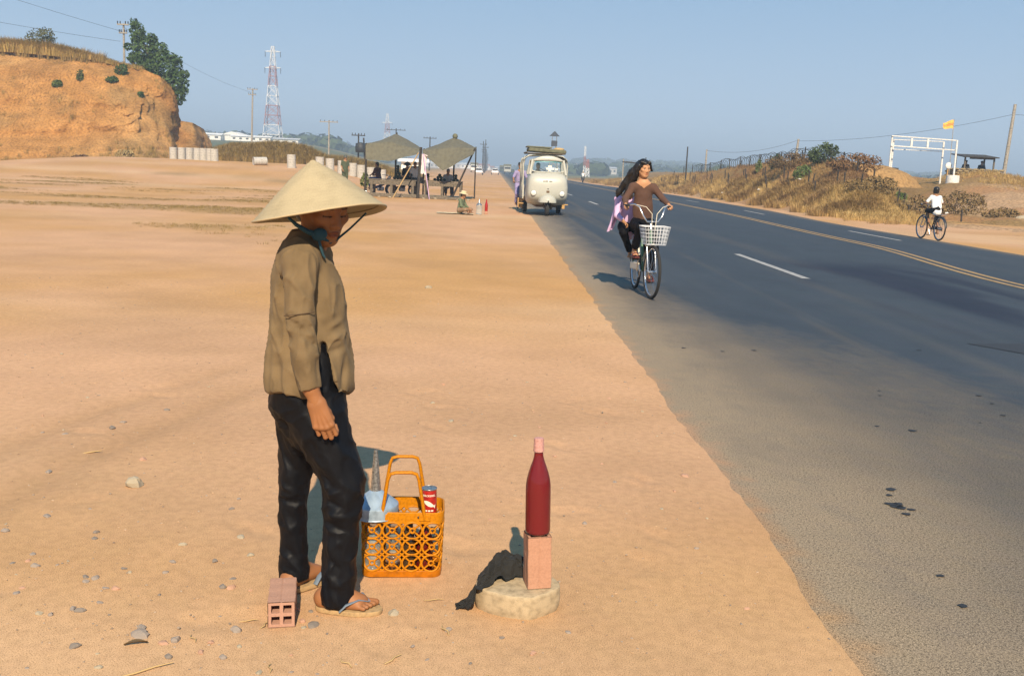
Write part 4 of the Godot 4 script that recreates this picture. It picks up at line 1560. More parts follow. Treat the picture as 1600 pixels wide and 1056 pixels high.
# five fingers on a palm. at = wrist, fwd = towards the knuckles, back = out of the back of the hand, thumb = side of the thumb
func hand_into(mb: MB, at: Vector3, fwd: Vector3, back: Vector3, thumb: Vector3, curl: Array, cell: float, sc: float, skin: Color, tuck := 0.0) -> void:
	fwd = fwd.normalized()
	thumb = (thumb - fwd * thumb.dot(fwd)).normalized()
	back = (back - fwd * back.dot(fwd) - thumb * back.dot(thumb)).normalized()
	var m := Vector3(0.12, 0.12, 0.12) * sc
	var c := at + fwd * 0.075 * sc
	var s := SD.new(c - m, c + m, cell)
	s.cone(at - fwd * 0.05 * sc, at, 0.026 * sc, 0.024 * sc, 0.01, back, 0.85)
	for i in 4:
		var side := lerpf(0.028, -0.028, i / 3.0) * sc
		var kn: Vector3 = at + fwd * ([0.083, 0.087, 0.083, 0.075][i]) * sc + thumb * side + back * ([0.002, 0.004, 0.003, 0.0][i]) * sc
		s.cone(at + thumb * side * 0.55, kn, 0.0175 * sc, 0.0115 * sc, 0.014 * sc, back, 0.85)
		s.ell(kn + back * 0.0045 * sc, Vector3(0.0095, 0.0095, 0.0095) * sc, 0.005 * sc)
		s.cone(at + thumb * side * 0.35 + back * 0.0155 * sc, kn + back * 0.0105 * sc, 0.0028 * sc, 0.0035 * sc, 0.005 * sc)
		var ln: Array = [[0.040, 0.024, 0.019], [0.044, 0.028, 0.020], [0.041, 0.026, 0.019], [0.033, 0.019, 0.017]][i]
		var p := kn
		var a := 0.0
		var r0 := ([0.0088, 0.0090, 0.0086, 0.0079][i]) * sc as float
		for k in 3:
			a += curl[k]
			var dir := fwd * cos(a) - back * sin(a)
			var q: Vector3 = p + dir * ln[k] * sc + thumb * side * 0.02
			s.cone(p, q, r0, r0 * 0.92, 0.0022 * sc if k == 0 else 0.003 * sc)
			r0 *= 0.93
			p = q
	var t0 := at + fwd * 0.018 * sc + thumb * (0.026 - 0.012 * tuck) * sc - back * (0.006 + 0.012 * tuck) * sc
	var t1 := t0 + (fwd * 0.75 + thumb * (0.55 - 0.5 * tuck) - back * (0.4 + 0.4 * tuck)).normalized() * 0.036 * sc
	var t2 := t1 + (fwd * 0.95 + thumb * 0.05 - back * 0.45).normalized() * 0.032 * sc
	var t3 := t2 + (fwd * 0.8 - thumb * 0.2 - back * 0.6).normalized() * 0.022 * sc
	s.chain([t0, t1, t2, t3], [0.015 * sc, 0.0115 * sc, 0.0105 * sc, 0.0085 * sc], 0.006 * sc)
	var vi := s.mesh()
	var C := PackedColorArray()
	for p in vi[0]:
		var cc := skin * (1.0 + 0.16 * nB.get_noise_3dv(p * 700.0))
		cc.a = 1
		C.append(cc)
	mb.add(vi[0], vi[1], C)

# bare foot: heel, ball, five toes, all on the ground plane y = floor
func foot_into(mb: MB, ankle: Vector3, dir: Vector3, inner: Vector3, floor_: float, cell: float, sc: float, skin: Color) -> void:
	dir = Vector3(dir.x, 0, dir.z).normalized()
	inner = Vector3(inner.x, 0, inner.z).normalized()
	var heel := Vector3(ankle.x, floor_, ankle.z) - dir * 0.035 * sc
	var c := heel + dir * 0.1 * sc + Vector3(0, 0.05, 0) * sc
	var s := SD.new(c - Vector3(0.18, 0.08, 0.18) * sc, c + Vector3(0.18, 0.16, 0.18) * sc, cell)
	var up := Vector3.UP
	s.ell(heel + up * 0.030 * sc, Vector3(0.032, 0.031, 0.032) * sc, 0.02)
	s.cone(ankle + up * 0.05 * sc, ankle, 0.026 * sc, 0.031 * sc, 0.02)
	s.cone(ankle - up * 0.01, heel + dir * 0.115 * sc + up * 0.028 * sc, 0.034 * sc, 0.024 * sc, 0.03)
	s.cone(heel + up * 0.026 * sc, heel + dir * 0.14 * sc + inner * 0.012 * sc + up * 0.02 * sc, 0.028 * sc, 0.021 * sc, 0.025)
	s.cone(heel + up * 0.024 * sc, heel + dir * 0.125 * sc - inner * 0.022 * sc + up * 0.016 * sc, 0.026 * sc, 0.017 * sc, 0.025)
	for x: float in [-1.0, 1.0]:
		s.ell(ankle - up * 0.012 * sc + inner * 0.024 * x * sc, Vector3(0.012, 0.014, 0.013) * sc, 0.012)
	for i in 5:
		var f := i / 4.0
		var b0 := heel + dir * lerpf(0.150, 0.122, f) * sc + inner * lerpf(0.026, -0.032, f) * sc + up * 0.014 * sc
		var ln := ([0.040, 0.040, 0.036, 0.031, 0.027][i]) * sc as float
		var r := ([0.0125, 0.009, 0.0085, 0.008, 0.0078][i]) * sc as float
		var e := b0 + dir * ln + inner * lerpf(0.004, -0.006, f) * sc - up * 0.003 * sc
		s.cone(b0, e, r * 1.08, r, 0.004 * sc)
	var vi := s.mesh()
	var V: PackedVector3Array = vi[0]
	var C := PackedColorArray()
	for i in V.size():
		V[i].y = maxf(V[i].y, floor_ + 0.001)
		var cc := skin * (1.0 + 0.14 * nB.get_noise_3dv(V[i] * 500.0))
		cc.a = 1
		C.append(cc)
	mb.add(V, vi[1], C)

func skinned(vi: Array, skin: Color) -> PackedColorArray:
	var C := PackedColorArray()
	for p in vi[0]:
		var c := skin * (1.0 + 0.12 * nB.get_noise_3dv(p * 300.0))
		c.a = 1
		C.append(c)
	return C

# a whole figure from joints; J in the figure's own axes.
func figure(called: String, label: String, at: Vector3, turn: float, J: Dictionary, o: Dictionary, group := "") -> Node3D:
	var root := thing(called, label, "person", at, turn, group)
	var cell: float = o.get("cell", 0.022)
	var f: float = o.get("fat", 1.0)
	var skin: Color = o.get("skin", Color(0.33, 0.17, 0.085))
	var lo := Vector3(9, 9, 9)
	var hi := -lo
	for k in J:
		if J[k] is Vector3 and k != "face":
			lo = lo.min(J[k])
			hi = hi.max(J[k])
	lo -= Vector3(0.24, 0.22, 0.24)
	hi += Vector3(0.24, 0.26, 0.24)
	# skin
	var s := SD.new(lo, hi, cell)
	s.cone(J.neck, J.pelvis, 0.085 * f, 0.1 * f, 0.05)
	for e: String in ["L", "R"]:
		s.chain([J["sh" + e], J["el" + e], J["wr" + e]], [0.046 * f, 0.037 * f, 0.026 * f], 0.02)
		s.chain([J["hip" + e], J["kn" + e], J["an" + e]], [0.078 * f, 0.052 * f, 0.034 * f], 0.03)
		s.cone(J.neck, J["sh" + e], 0.05 * f, 0.05 * f, 0.05)
		s.cone(J.pelvis, J["hip" + e], 0.08 * f, 0.07 * f, 0.05)
	s.cone(J.neck, J.head, 0.047 * f, 0.045 * f, 0.03)
	var mb := MB.new()
	var vi := s.mesh()
	mb.add(vi[0], vi[1], skinned(vi, skin))
	var face: Vector3 = J.face.normalized()
	var rightv := Vector3.UP.cross(face).normalized()
	var hb := Basis(rightv, face.cross(rightv), face)
	var hs: float = o.get("hs", 1.0)
	var hc := minf(cell, 0.013) if cell > 0.012 else 0.0055
	var hm := head_mesh(hc)
	mb.add(hm[0], hm[1], head_colours(hm[0], skin), Transform3D(hb.scaled(Vector3.ONE * hs), J.head))
	var fc := 0.006 if cell < 0.013 else 0.010
	for e: String in ["L", "R"]:
		var sgn := 1.0 if e == "L" else -1.0
		var fw: Vector3 = J.get("hand" + e, (J["wr" + e] - J["el" + e]).normalized())
		hand_into(mb, J["wr" + e], fw, J.get("bk" + e, Vector3(sgn, 0.2, 0) if absf(fw.y) > 0.5 else Vector3(0, 1, 0)), J.get("th" + e, face), o.get("curl", [0.7, 0.9, 0.6]), fc, f * hs, skin)
		foot_into(mb, J["an" + e], J["toe" + e] - J["an" + e], rightv * -sgn, J["an" + e].y - 0.075 * f, fc, f, skin)
	part(root, "body", mb.mesh(), M.skin)
	# shirt
	var st := SD.new(lo, hi, cell)
	var side: Vector3 = (J.shL - J.shR).normalized()
	var thick: float = o.get("depth", 0.66)
	var fr := side.cross((J.neck - J.pelvis).normalized()).normalized()
	var wst: Vector3 = J.pelvis.lerp(J.neck, 0.35)
	st.cone(J.neck - (J.neck - J.pelvis) * 0.28, wst, 0.155 * f, 0.145 * f, 0.06, fr, thick)
	var hem: Vector3 = J.pelvis + (J.pelvis - J.neck).normalized() * o.get("hem", 0.02)
	st.cone(wst, hem, 0.145 * f, 0.165 * f, 0.05, fr, thick + 0.08)
	for e: String in ["L", "R"]:
		st.cone(J.neck.lerp(J["sh" + e], 0.25) - Vector3(0, 0.03, 0) * f, J["sh" + e], 0.062 * f, 0.062 * f, 0.05)
		var sl: float = o.get("sleeve", 1.9)
		var mid: Vector3 = J["sh" + e].lerp(J["el" + e], minf(sl, 1.0))
		st.cone(J["sh" + e], mid, 0.062 * f, 0.055 * f, 0.03)
		if sl > 1.0:
			st.cone(mid, J["el" + e].lerp(J["wr" + e], sl - 1.0), 0.053 * f, 0.04 * f, 0.02)
	var sv := wrinkle(st.mesh(), o.get("folds", []), 0.012 * f if cell > 0.012 else 0.007, Vector3(9, 6, 9), 3)
	var sm := MB.new()
	sm.add(sv[0], sv[1])
	part(root, "shirt", sm.mesh(), o.shirt)
	# trousers
	var tr := SD.new(lo, hi, cell)
	tr.cone(J.pelvis + (J.neck - J.pelvis).normalized() * 0.06, J.pelvis, 0.12 * f, 0.13 * f, 0.05, fr, 0.78)
	for e: String in ["L", "R"]:
		tr.cone(J.pelvis, J["hip" + e], 0.115 * f, 0.1 * f, 0.05)
		var ll: float = o.get("legs", 1.85)
		var mid: Vector3 = J["hip" + e].lerp(J["kn" + e], minf(ll, 1.0))
		tr.cone(J["hip" + e], mid, 0.1 * f, 0.074 * f, 0.03)
		if ll > 1.0:
			tr.cone(mid, J["kn" + e].lerp(J["an" + e], ll - 1.0), 0.072 * f, 0.064 * f, 0.02)
	var tv := wrinkle(tr.mesh(), [], 0.012 * f if cell > 0.012 else 0.008, Vector3(10, 6, 10), 5)
	var tm := MB.new()
	tm.add(tv[0], tv[1])
	part(root, "trousers", tm.mesh(), o.trousers)
	# hair and headgear
	var hx := Transform3D(hb.scaled(Vector3.ONE * hs), J.head)
	var hr := SD.new(Vector3(-0.14, -0.2, -0.17), Vector3(0.14, 0.17, 0.15), minf(cell, 0.012))
	hr.ell(Vector3(0, 0.042, -0.024), Vector3(0.083, 0.083, 0.098), 0.02)
	hr.ell(Vector3(0, -0.03, -0.055), Vector3(0.07, 0.07, 0.055), 0.03)
	hr.trim(func(p: Vector3) -> float: return minf(p.z - 0.012, maxf(p.z - 0.09, 0.045 - p.y)) if p.y > -0.04 else p.z + 0.012)
	var hv := hr.mesh()
	var hmesh := MB.new()
	hmesh.add(hv[0], hv[1], null, hx)
	var hair := part(root, "hair", hmesh.mesh(), M.hair)
	if o.has("hat"):
		var hm2 := MB.new()
		var hat: String = o.hat
		if hat == "helmet":
			hm2.lathe([Vector2(0.122, 0.0), Vector2(0.128, 0.004), Vector2(0.118, 0.03), Vector2(0.105, 0.075), Vector2(0.07, 0.115), Vector2(0.0, 0.132)], 18, hx * Vector3(0, 0.035, -0.01), hb.scaled(Vector3.ONE * hs))
		elif hat == "bush":
			hm2.lathe([Vector2(0.165, 0.025), Vector2(0.15, 0.035), Vector2(0.1, 0.045), Vector2(0.1, 0.045), Vector2(0.098, 0.1), Vector2(0.08, 0.12), Vector2(0.0, 0.125)], 18, hx * Vector3(0, 0.015, -0.01), hb.scaled(Vector3.ONE * hs))
		elif hat == "cap":
			hm2.lathe([Vector2(0.095, 0.0), Vector2(0.098, 0.04), Vector2(0.085, 0.08), Vector2(0.0, 0.1)], 16, hx * Vector3(0, 0.045, -0.01), hb.scaled(Vector3.ONE * hs))
			hm2.ball(hx * Vector3(0, 0.05, 0.1), Vector3(0.07, 0.008, 0.06) * hs, hb, 6)
		elif hat == "cone":
			hm2.lathe([Vector2(0.0, 0.135), Vector2(0.11, 0.055), Vector2(0.21, -0.02), Vector2(0.208, -0.024), Vector2(0.0, 0.125)], 28, hx * Vector3(0, 0.04, -0.01), hb.scaled(Vector3.ONE * hs))
		part(root, "hat", hm2.mesh(), o.hatmat)
	for e in o.get("extra", []):
		var em := MB.new()
		for c in e.tubes:
			em.tube(c[0], c[1], c[2] if c.size() > 2 else 8, true, e.get("flat", 1.0))
		part(root, e.name, em.mesh(), e.mat)
	return root

func joints(d: Dictionary) -> Dictionary:
	# mirror what is given once for both sides
	var J := {}
	for k in d:
		var v: Variant = d[k]
		if v is Array:
			J[k + "L"] = v[0]
			J[k + "R"] = v[1]
		elif v is Vector3 and k in ["sh", "el", "wr", "hip", "kn", "an", "toe"]:
			J[k + "L"] = v
			J[k + "R"] = Vector3(-v.x, v.y, v.z)
		else:
			J[k] = v
	return J

# ------------------------------------------------------------------ the petrol seller
func build_vendor() -> void:
	var o := thing("person", "woman in conical straw hat, brown blouse and black trousers standing beside the basket", "person", Vector3(-0.55, 0.0, -3.28), 0.0)
	o.position.y = gh(-0.5, -3.2) + 0.001
	var skin := Color(0.30, 0.128, 0.052)
	# --- body under the clothes
	var s := SD.new(Vector3(-0.3, -0.02, -0.35), Vector3(0.3, 1.34, 0.32), 0.012)
	s.column([[0.66, -0.05, 0.0, 0.07, 0.09], [0.85, -0.06, 0.0, 0.085, 0.09], [1.05, -0.06, 0.0, 0.09, 0.09], [1.18, -0.07, 0.0, 0.07, 0.085], [1.24, -0.06, 0.0, 0.05, 0.05]], 0.04)
	s.chain([Vector3(-0.058, 1.175, 0.13), Vector3(-0.045, 1.0, 0.178), Vector3(-0.013, 0.80, 0.188), Vector3(0.008, 0.748, 0.190)], [0.034, 0.027, 0.025, 0.0235], 0.02)
	s.chain([Vector3(-0.055, 1.19, -0.135), Vector3(-0.05, 0.98, -0.165), Vector3(-0.03, 0.80, -0.165)], [0.043, 0.036, 0.025], 0.02)
	s.chain([Vector3(0.02, 0.65, 0.075), Vector3(0.085, 0.38, 0.085), Vector3(0.055, 0.085, 0.09)], [0.05, 0.034, 0.026], 0.03)
	s.chain([Vector3(-0.1, 0.65, -0.085), Vector3(-0.12, 0.36, -0.095), Vector3(-0.095, 0.085, -0.07)], [0.05, 0.026, 0.022], 0.03)
	s.cone(Vector3(-0.055, 1.20, 0.0), Vector3(-0.02, 1.30, 0.01), 0.05, 0.046, 0.03)
	var mb := MB.new()
	var vi := s.mesh()
	mb.add(vi[0], vi[1], skinned(vi, skin))
	# head: turned a little to the camera, bowed
	var face := Vector3(0.66, -0.27, 0.70).normalized()
	var rv := Vector3.UP.cross(face).normalized()
	var hb := Basis(rv, face.cross(rv), face).rotated(Vector3(0, 0, 1), 0.02)
	var hx := Transform3D(hb.scaled(Vector3.ONE * 0.98), Vector3(-0.008, 1.352, 0.012))
	var hm := head_mesh(0.0035)
	mb.add(hm[0], hm[1], head_colours(hm[0], skin * 0.92, true), hx)
	# right hand: back towards the camera, fingers curled in
	hand_into(mb, Vector3(0.010, 0.742, 0.190), Vector3(0.33, -1.0, 0.0), Vector3(-0.12, 0.0, 1.0), Vector3(1, 0.25, 0.0), [0.30, 1.5, 1.1], 0.0028, 0.92, skin, 0.9)
	hand_into(mb, Vector3(-0.028, 0.775, -0.165), Vector3(0.15, -1.0, 0.0), Vector3(0.0, 0.0, -1.0), Vector3(1, 0.1, 0.0), [0.6, 1.0, 0.7], 0.005, 0.95, skin)
	# feet in sandals
	foot_into(mb, Vector3(0.055, 0.098, 0.088), Vector3(1, 0, 0.10), Vector3(-0.05, 0, -1), 0.019, 0.0034, 0.93, skin)
	foot_into(mb, Vector3(-0.103, 0.098, -0.078), Vector3(0.62, 0, -0.9), Vector3(0.8, 0, 0.6), 0.019, 0.0045, 0.93, skin)
	part(o, "body", mb.mesh(), M.skin)
	# hair, gathered under the hat
	var hr := SD.new(Vector3(-0.13, -0.13, -0.16), Vector3(0.13, 0.15, 0.12), 0.006)
	hr.ell(Vector3(0, 0.040, -0.024), Vector3(0.080, 0.080, 0.097), 0.02)
	hr.ell(Vector3(0, -0.035, -0.075), Vector3(0.05, 0.045, 0.04), 0.03)
	hr.trim(func(p: Vector3) -> float: return minf(p.z - 0.008, maxf(p.z - 0.075, 0.055 - p.y)))
	var hv := hr.mesh()
	var hmesh := MB.new()
	hmesh.add(hv[0], hv[1], null, hx)
	part(o, "hair", hmesh.mesh(), M.hair)
	# --- blouse
	var b := SD.new(Vector3(-0.26, 0.68, -0.27), Vector3(0.17, 1.32, 0.29), 0.0052)
	b.column([[0.702, -0.048, 0.0, 0.150, 0.162], [0.76, -0.047, 0.0, 0.150, 0.160], [0.84, -0.047, 0.0, 0.144, 0.154], [0.94, -0.051, 0.0, 0.131, 0.132], [1.03, -0.053, 0.0, 0.124, 0.117], [1.10, -0.058, 0.0, 0.116, 0.112], [1.17, -0.068, 0.0, 0.097, 0.106], [1.215, -0.070, 0.0, 0.080, 0.105], [1.255, -0.058, 0.0, 0.060, 0.064], [1.275, -0.052, 0.0, 0.056, 0.057]], 0.02, 2.3)
	b.trim(func(p: Vector3) -> float:
		# rounded hem, side slit, neck opening
		var ex := (p.x + 0.047) / 0.158
		var hemy := 0.714 + 0.036 * ss(-0.05, 0.12, p.z) + 0.045 * pow(absf(ex), 7.0) + 0.005 * sin(p.x * 40.0) - p.y
		var wy := clampf((0.925 - p.y) / 0.21, 0.0, 1.2)
		var wedge := minf(minf(0.005 + 0.036 * wy - absf(p.x - 0.012 - 0.024 * wy), (p.z - 0.06) * 0.7), (0.925 - p.y) * 0.35)
		var neck := 0.036 - (p - Vector3(-0.03, 1.285, 0.0)).length() * 0.9
		return maxf(hemy, maxf(wedge, neck)))
	for sd: float in [-1.0, 1.0]:
		b.cone(Vector3(-0.062, 1.235, sd * 0.05), Vector3(-0.062, 1.178, sd * 0.13), 0.043, 0.055, 0.05)
	b.chain([Vector3(-0.060, 1.175, 0.135), Vector3(-0.052, 1.07, 0.166), Vector3(-0.046, 1.0, 0.180), Vector3(-0.032, 0.90, 0.190)], [0.056, 0.050, 0.047, 0.045], 0.005)
	b.cone(Vector3(-0.032, 0.90, 0.190), Vector3(-0.013, 0.787, 0.190), 0.046, 0.041, 0.006, Vector3.ZERO, 1.0, false, true)
	b.chain([Vector3(-0.06, 1.18, -0.138), Vector3(-0.05, 0.98, -0.168), Vector3(-0.03, 0.80, -0.168)], [0.063, 0.052, 0.042], 0.015)
	var folds := [
		# armpit and front of the shoulder
		[Vector3(0.008, 1.15, 0.10), Vector3(0.012, 1.02, 0.145), 0.012, -0.011], [Vector3(0.022, 1.11, 0.13), Vector3(0.060, 1.05, 0.08), 0.010, 0.007], [Vector3(0.02, 1.085, 0.13), Vector3(0.062, 1.0, 0.08), 0.009, -0.006],
		[Vector3(0.02, 1.04, 0.14), Vector3(0.075, 1.01, 0.06), 0.012, 0.007], [Vector3(0.015, 0.985, 0.15), Vector3(0.078, 0.97, 0.06), 0.012, -0.006], [Vector3(0.012, 0.96, 0.15), Vector3(0.08, 1.0, 0.04), 0.013, 0.006],
		[Vector3(0.012, 0.925, 0.155), Vector3(0.085, 0.955, 0.05), 0.012, 0.006], [Vector3(0.02, 0.89, 0.155), Vector3(0.092, 0.91, 0.05), 0.014, -0.005],
		# back: folds from the shoulder blade down behind the arm
		[Vector3(-0.115, 1.17, 0.11), Vector3(-0.128, 1.02, 0.13), 0.011, 0.008], [Vector3(-0.135, 1.14, 0.10), Vector3(-0.125, 0.98, 0.14), 0.009, -0.009], [Vector3(-0.15, 1.10, 0.08), Vector3(-0.125, 0.95, 0.14), 0.010, 0.008],
		[Vector3(-0.165, 1.06, 0.07), Vector3(-0.12, 0.92, 0.145), 0.010, -0.008], [Vector3(-0.165, 0.99, 0.07), Vector3(-0.12, 0.88, 0.145), 0.012, 0.008], [Vector3(-0.14, 0.90, 0.13), Vector3(-0.12, 0.76, 0.15), 0.02, -0.006],
		[Vector3(-0.17, 0.88, 0.08), Vector3(-0.16, 0.73, 0.10), 0.022, 0.006], [Vector3(-0.1, 1.12, 0.165), Vector3(-0.105, 1.0, 0.165), 0.011, -0.008],
		# sleeve
		[Vector3(-0.07, 1.14, 0.2), Vector3(-0.03, 1.09, 0.215), 0.012, 0.004], [Vector3(-0.09, 1.02, 0.2), Vector3(-0.03, 0.985, 0.225), 0.010, -0.005], [Vector3(-0.085, 0.985, 0.21), Vector3(-0.0, 0.965, 0.21), 0.011, 0.006], [Vector3(-0.075, 0.955, 0.21), Vector3(0.008, 0.935, 0.2), 0.009, -0.006],
		[Vector3(-0.07, 0.93, 0.21), Vector3(0.012, 0.90, 0.2), 0.010, 0.006], [Vector3(-0.03, 0.95, 0.222), Vector3(-0.012, 0.82, 0.215), 0.010, 0.007], [Vector3(-0.05, 0.90, 0.215), Vector3(-0.035, 0.80, 0.21), 0.011, -0.006], [Vector3(0.006, 0.905, 0.2), Vector3(0.012, 0.82, 0.2), 0.010, -0.004],
		# sleeve seam
		[Vector3(-0.095, 0.995, 0.185), Vector3(-0.05, 1.005, 0.224), 0.004, -0.003], [Vector3(-0.05, 1.005, 0.224), Vector3(0.0, 0.993, 0.2), 0.004, -0.003],
		# front flap
		[Vector3(0.045, 0.88, 0.13), Vector3(0.075, 0.74, 0.12), 0.018, 0.006], [Vector3(0.085, 0.87, 0.06), Vector3(0.075, 0.73, 0.10), 0.018, -0.006],
		# collar
		[Vector3(-0.06, 1.23, 0.07), Vector3(0.0, 1.20, 0.05), 0.008, -0.004]]
	var bv := wrinkle(wrinkle(relax(b.mesh(), 7), [], -0.0042, Vector3(13, 6, 13), 21), folds.map(func(f: Array) -> Array: return [f[0], f[1], f[2] * 0.85, f[3] * 1.9]), 0.006, Vector3(9, 5, 9), 9)
	var bm := MB.new()
	for p: Vector3 in bv[0]:
		var w := nA.get_noise_3dv(p * 120.0)
		bm.c.append(gcol(1.0 + 0.05 * w + 0.05 * nB.get_noise_3dv(p * 500.0)))
	bm.v = bv[0]
	bm.ix = bv[1]
	var bl := part(o, "blouse", bm.mesh(), M.blouse)
	var seam := MB.new()
	var sp2: Array = []
	for k in 19:
		var a := lerpf(0.3, PI - 0.6, k / 18.0)
		sp2.append(Vector3(-0.050, 1.028, 0.173) + Vector3(cos(a) * 0.0512, 0.004 * sin(a) + 0.008 * cos(a), sin(a) * 0.0512))
	seam.tube(sp2, 0.0016, 5)
	part(bl, "sleeve_seam", seam.mesh(), M.thread)
	bl.set_meta("label", "faded brown cotton blouse with a side slit")
	# --- trousers
	var t := SD.new(Vector3(-0.28, 0.0, -0.26), Vector3(0.24, 1.0, 0.26), 0.0072)
	t.column([[0.028, 0.068, 0.086, 0.0625, 0.066], [0.10, 0.070, 0.086, 0.060, 0.066], [0.20, 0.074, 0.085, 0.060, 0.066], [0.30, 0.079, 0.083, 0.064, 0.068], [0.38, 0.083, 0.080, 0.071, 0.072], [0.45, 0.078, 0.078, 0.078, 0.076], [0.54, 0.045, 0.074, 0.086, 0.082], [0.63, 0.005, 0.068, 0.095, 0.086], [0.70, -0.03, 0.05, 0.115, 0.095], [0.78, -0.045, 0.0, 0.128, 0.142], [0.86, -0.048, 0.0, 0.120, 0.130], [0.93, -0.05, 0.0, 0.108, 0.114]], 0.012, 2.1)
	t.column([[0.040, -0.112, -0.085, 0.059, 0.058], [0.12, -0.114, -0.088, 0.054, 0.058], [0.22, -0.118, -0.09, 0.050, 0.06], [0.31, -0.118, -0.092, 0.050, 0.064], [0.40, -0.115, -0.092, 0.056, 0.068], [0.50, -0.104, -0.09, 0.068, 0.075], [0.60, -0.095, -0.085, 0.084, 0.082], [0.70, -0.08, -0.06, 0.105, 0.095]], 0.03, 2.1)
	t.cone(Vector3(-0.075, 0.70, 0.0), Vector3(-0.05, 0.62, 0.0), 0.11, 0.09, 0.04)
	var tf := [
		[Vector3(-0.01, 0.66, 0.14), Vector3(0.09, 0.56, 0.13), 0.018, 0.006], [Vector3(-0.02, 0.60, 0.14), Vector3(0.11, 0.50, 0.12), 0.016, -0.007], [Vector3(0.0, 0.54, 0.145), Vector3(0.13, 0.46, 0.12), 0.015, 0.008], [Vector3(0.01, 0.49, 0.145), Vector3(0.14, 0.42, 0.11), 0.013, -0.008],
		[Vector3(0.02, 0.455, 0.14), Vector3(0.15, 0.40, 0.10), 0.012, 0.010], [Vector3(0.015, 0.41, 0.14), Vector3(0.09, 0.385, 0.155), 0.011, -0.009], [Vector3(0.03, 0.425, 0.145), Vector3(0.08, 0.44, 0.15), 0.010, 0.006], [Vector3(0.015, 0.365, 0.14), Vector3(0.10, 0.35, 0.15), 0.012, 0.008],
		[Vector3(0.02, 0.33, 0.13), Vector3(0.11, 0.30, 0.15), 0.014, -0.008], [Vector3(0.04, 0.30, 0.14), Vector3(0.05, 0.12, 0.15), 0.016, 0.005], [Vector3(0.09, 0.28, 0.15), Vector3(0.10, 0.08, 0.145), 0.018, -0.005], [Vector3(0.03, 0.16, 0.14), Vector3(0.10, 0.10, 0.15), 0.014, 0.006],
		[Vector3(0.03, 0.22, 0.14), Vector3(0.08, 0.17, 0.15), 0.013, -0.006], [Vector3(0.06, 0.08, 0.15), Vector3(0.09, 0.03, 0.15), 0.016, 0.006], [Vector3(-0.06, 0.62, 0.10), Vector3(-0.02, 0.45, 0.08), 0.02, 0.007],
		[Vector3(-0.15, 0.58, -0.0), Vector3(-0.07, 0.47, -0.02), 0.018, 0.007], [Vector3(-0.155, 0.52, -0.02), Vector3(-0.08, 0.43, -0.02), 0.014, -0.007], [Vector3(-0.16, 0.40, -0.03), Vector3(-0.09, 0.37, -0.025), 0.014, 0.008], [Vector3(-0.165, 0.35, -0.04), Vector3(-0.08, 0.33, -0.03), 0.012, -0.007],
		[Vector3(-0.15, 0.30, -0.035), Vector3(-0.10, 0.20, -0.03), 0.014, 0.006], [Vector3(-0.15, 0.18, -0.03), Vector3(-0.08, 0.12, -0.03), 0.014, -0.006], [Vector3(-0.13, 0.13, -0.03), Vector3(-0.07, 0.07, -0.035), 0.014, 0.007], [Vector3(-0.12, 0.67, 0.09), Vector3(-0.10, 0.55, 0.05), 0.022, -0.006]]
	var tv := wrinkle(wrinkle(relax(t.mesh(), 2), [], -0.0038, Vector3(9, 11, 9), 22), tf.map(func(f: Array) -> Array: return [f[0], f[1], f[2] * 0.75, f[3] * 1.3]), 0.008, Vector3(9, 6, 9), 14)
	var tmb := MB.new()
	tmb.v = tv[0]
	tmb.ix = tv[1]
	for p: Vector3 in tv[0]:
		tmb.c.append(Color(1, 1, 1))
	part(o, "trousers", tmb.mesh(), M.satin)
	# --- sandals: sole with rounded outline, V strap
	for k in 2:
		var heel: Vector3 = [Vector3(0.004, 0, 0.085), Vector3(-0.118, 0, -0.033)][k]
		var dir: Vector3 = [Vector3(1, 0, 0.10), Vector3(0.62, 0, -0.9)][k].normalized()
		var inn: Vector3 = [Vector3(0.1, 0, -1), Vector3(0.9, 0, 0.62)][k].normalized()
		var sole := MB.new()
		var rows: Array = []
		for e: Array in [[0.002, 0.97], [0.006, 1.0], [0.0165, 1.0], [0.0185, 0.985]]:
			var row: Array = []
			for i in 49:
				var a := TAU * i / 48.0
				var lx := cos(a)
				var wz := sin(a)
				var wd := lerpf(0.037, 0.046, ss(-0.6, 0.6, lx)) * pow(absf(wz), 0.75) * signf(wz)
				row.append(heel + dir * (0.104 + 0.114 * lx * e[1]) + inn * (wd * e[1] + 0.004 * lx) + Vector3(0, e[0], 0))
			rows.append(row)
		sole.grid(rows)
		for e in [0, 3]:
			var rw: Array = rows[e]
			for i in range(1, 47):
				sole.tri(rw[0], rw[i], rw[i + 1])
		var fl := part(o, "sandal", sole.mesh(), M.sole)
		var vs := MB.new()
		var post := heel + dir * 0.172 + inn * 0.012 + Vector3(0, 0.036, 0)
		for sd: float in [-1.0, 1.0]:
			var e := heel + dir * 0.082 + inn * 0.041 * sd + Vector3(0, 0.017, 0)
			var m1 := heel + dir * 0.104 + inn * 0.040 * sd + Vector3(0, 0.041, 0)
			var m2 := heel + dir * 0.140 + inn * (0.026 * sd + 0.006) + Vector3(0, 0.0525, 0)
			vs.tube([e, m1, m2, post], [0.010, 0.011, 0.010, 0.006], 8, true, 0.4, Vector3.UP)
		vs.tube([post, post + Vector3(0, -0.02, 0) + dir * 0.004], 0.0032, 6)
		part(fl, "strap", vs.mesh(), M.strap)
	# --- conical hat, tipped back and a little away from the camera
	var apex := Vector3(-0.042, 1.505, 0.012)
	var rimc := Vector3(-0.014, 1.331, 0.0)
	var up := (apex - rimc).normalized()
	up = (Vector3(-0.165, 1.0, -0.10)).normalized()
	var side := up.cross(Vector3(0, 0, 1)).normalized()
	var hbs := Basis(side, up, side.cross(up))
	var R := 0.2145
	var H := 0.176
	var base := apex - up * H
	var hat := MB.new()
	var prof: Array = []
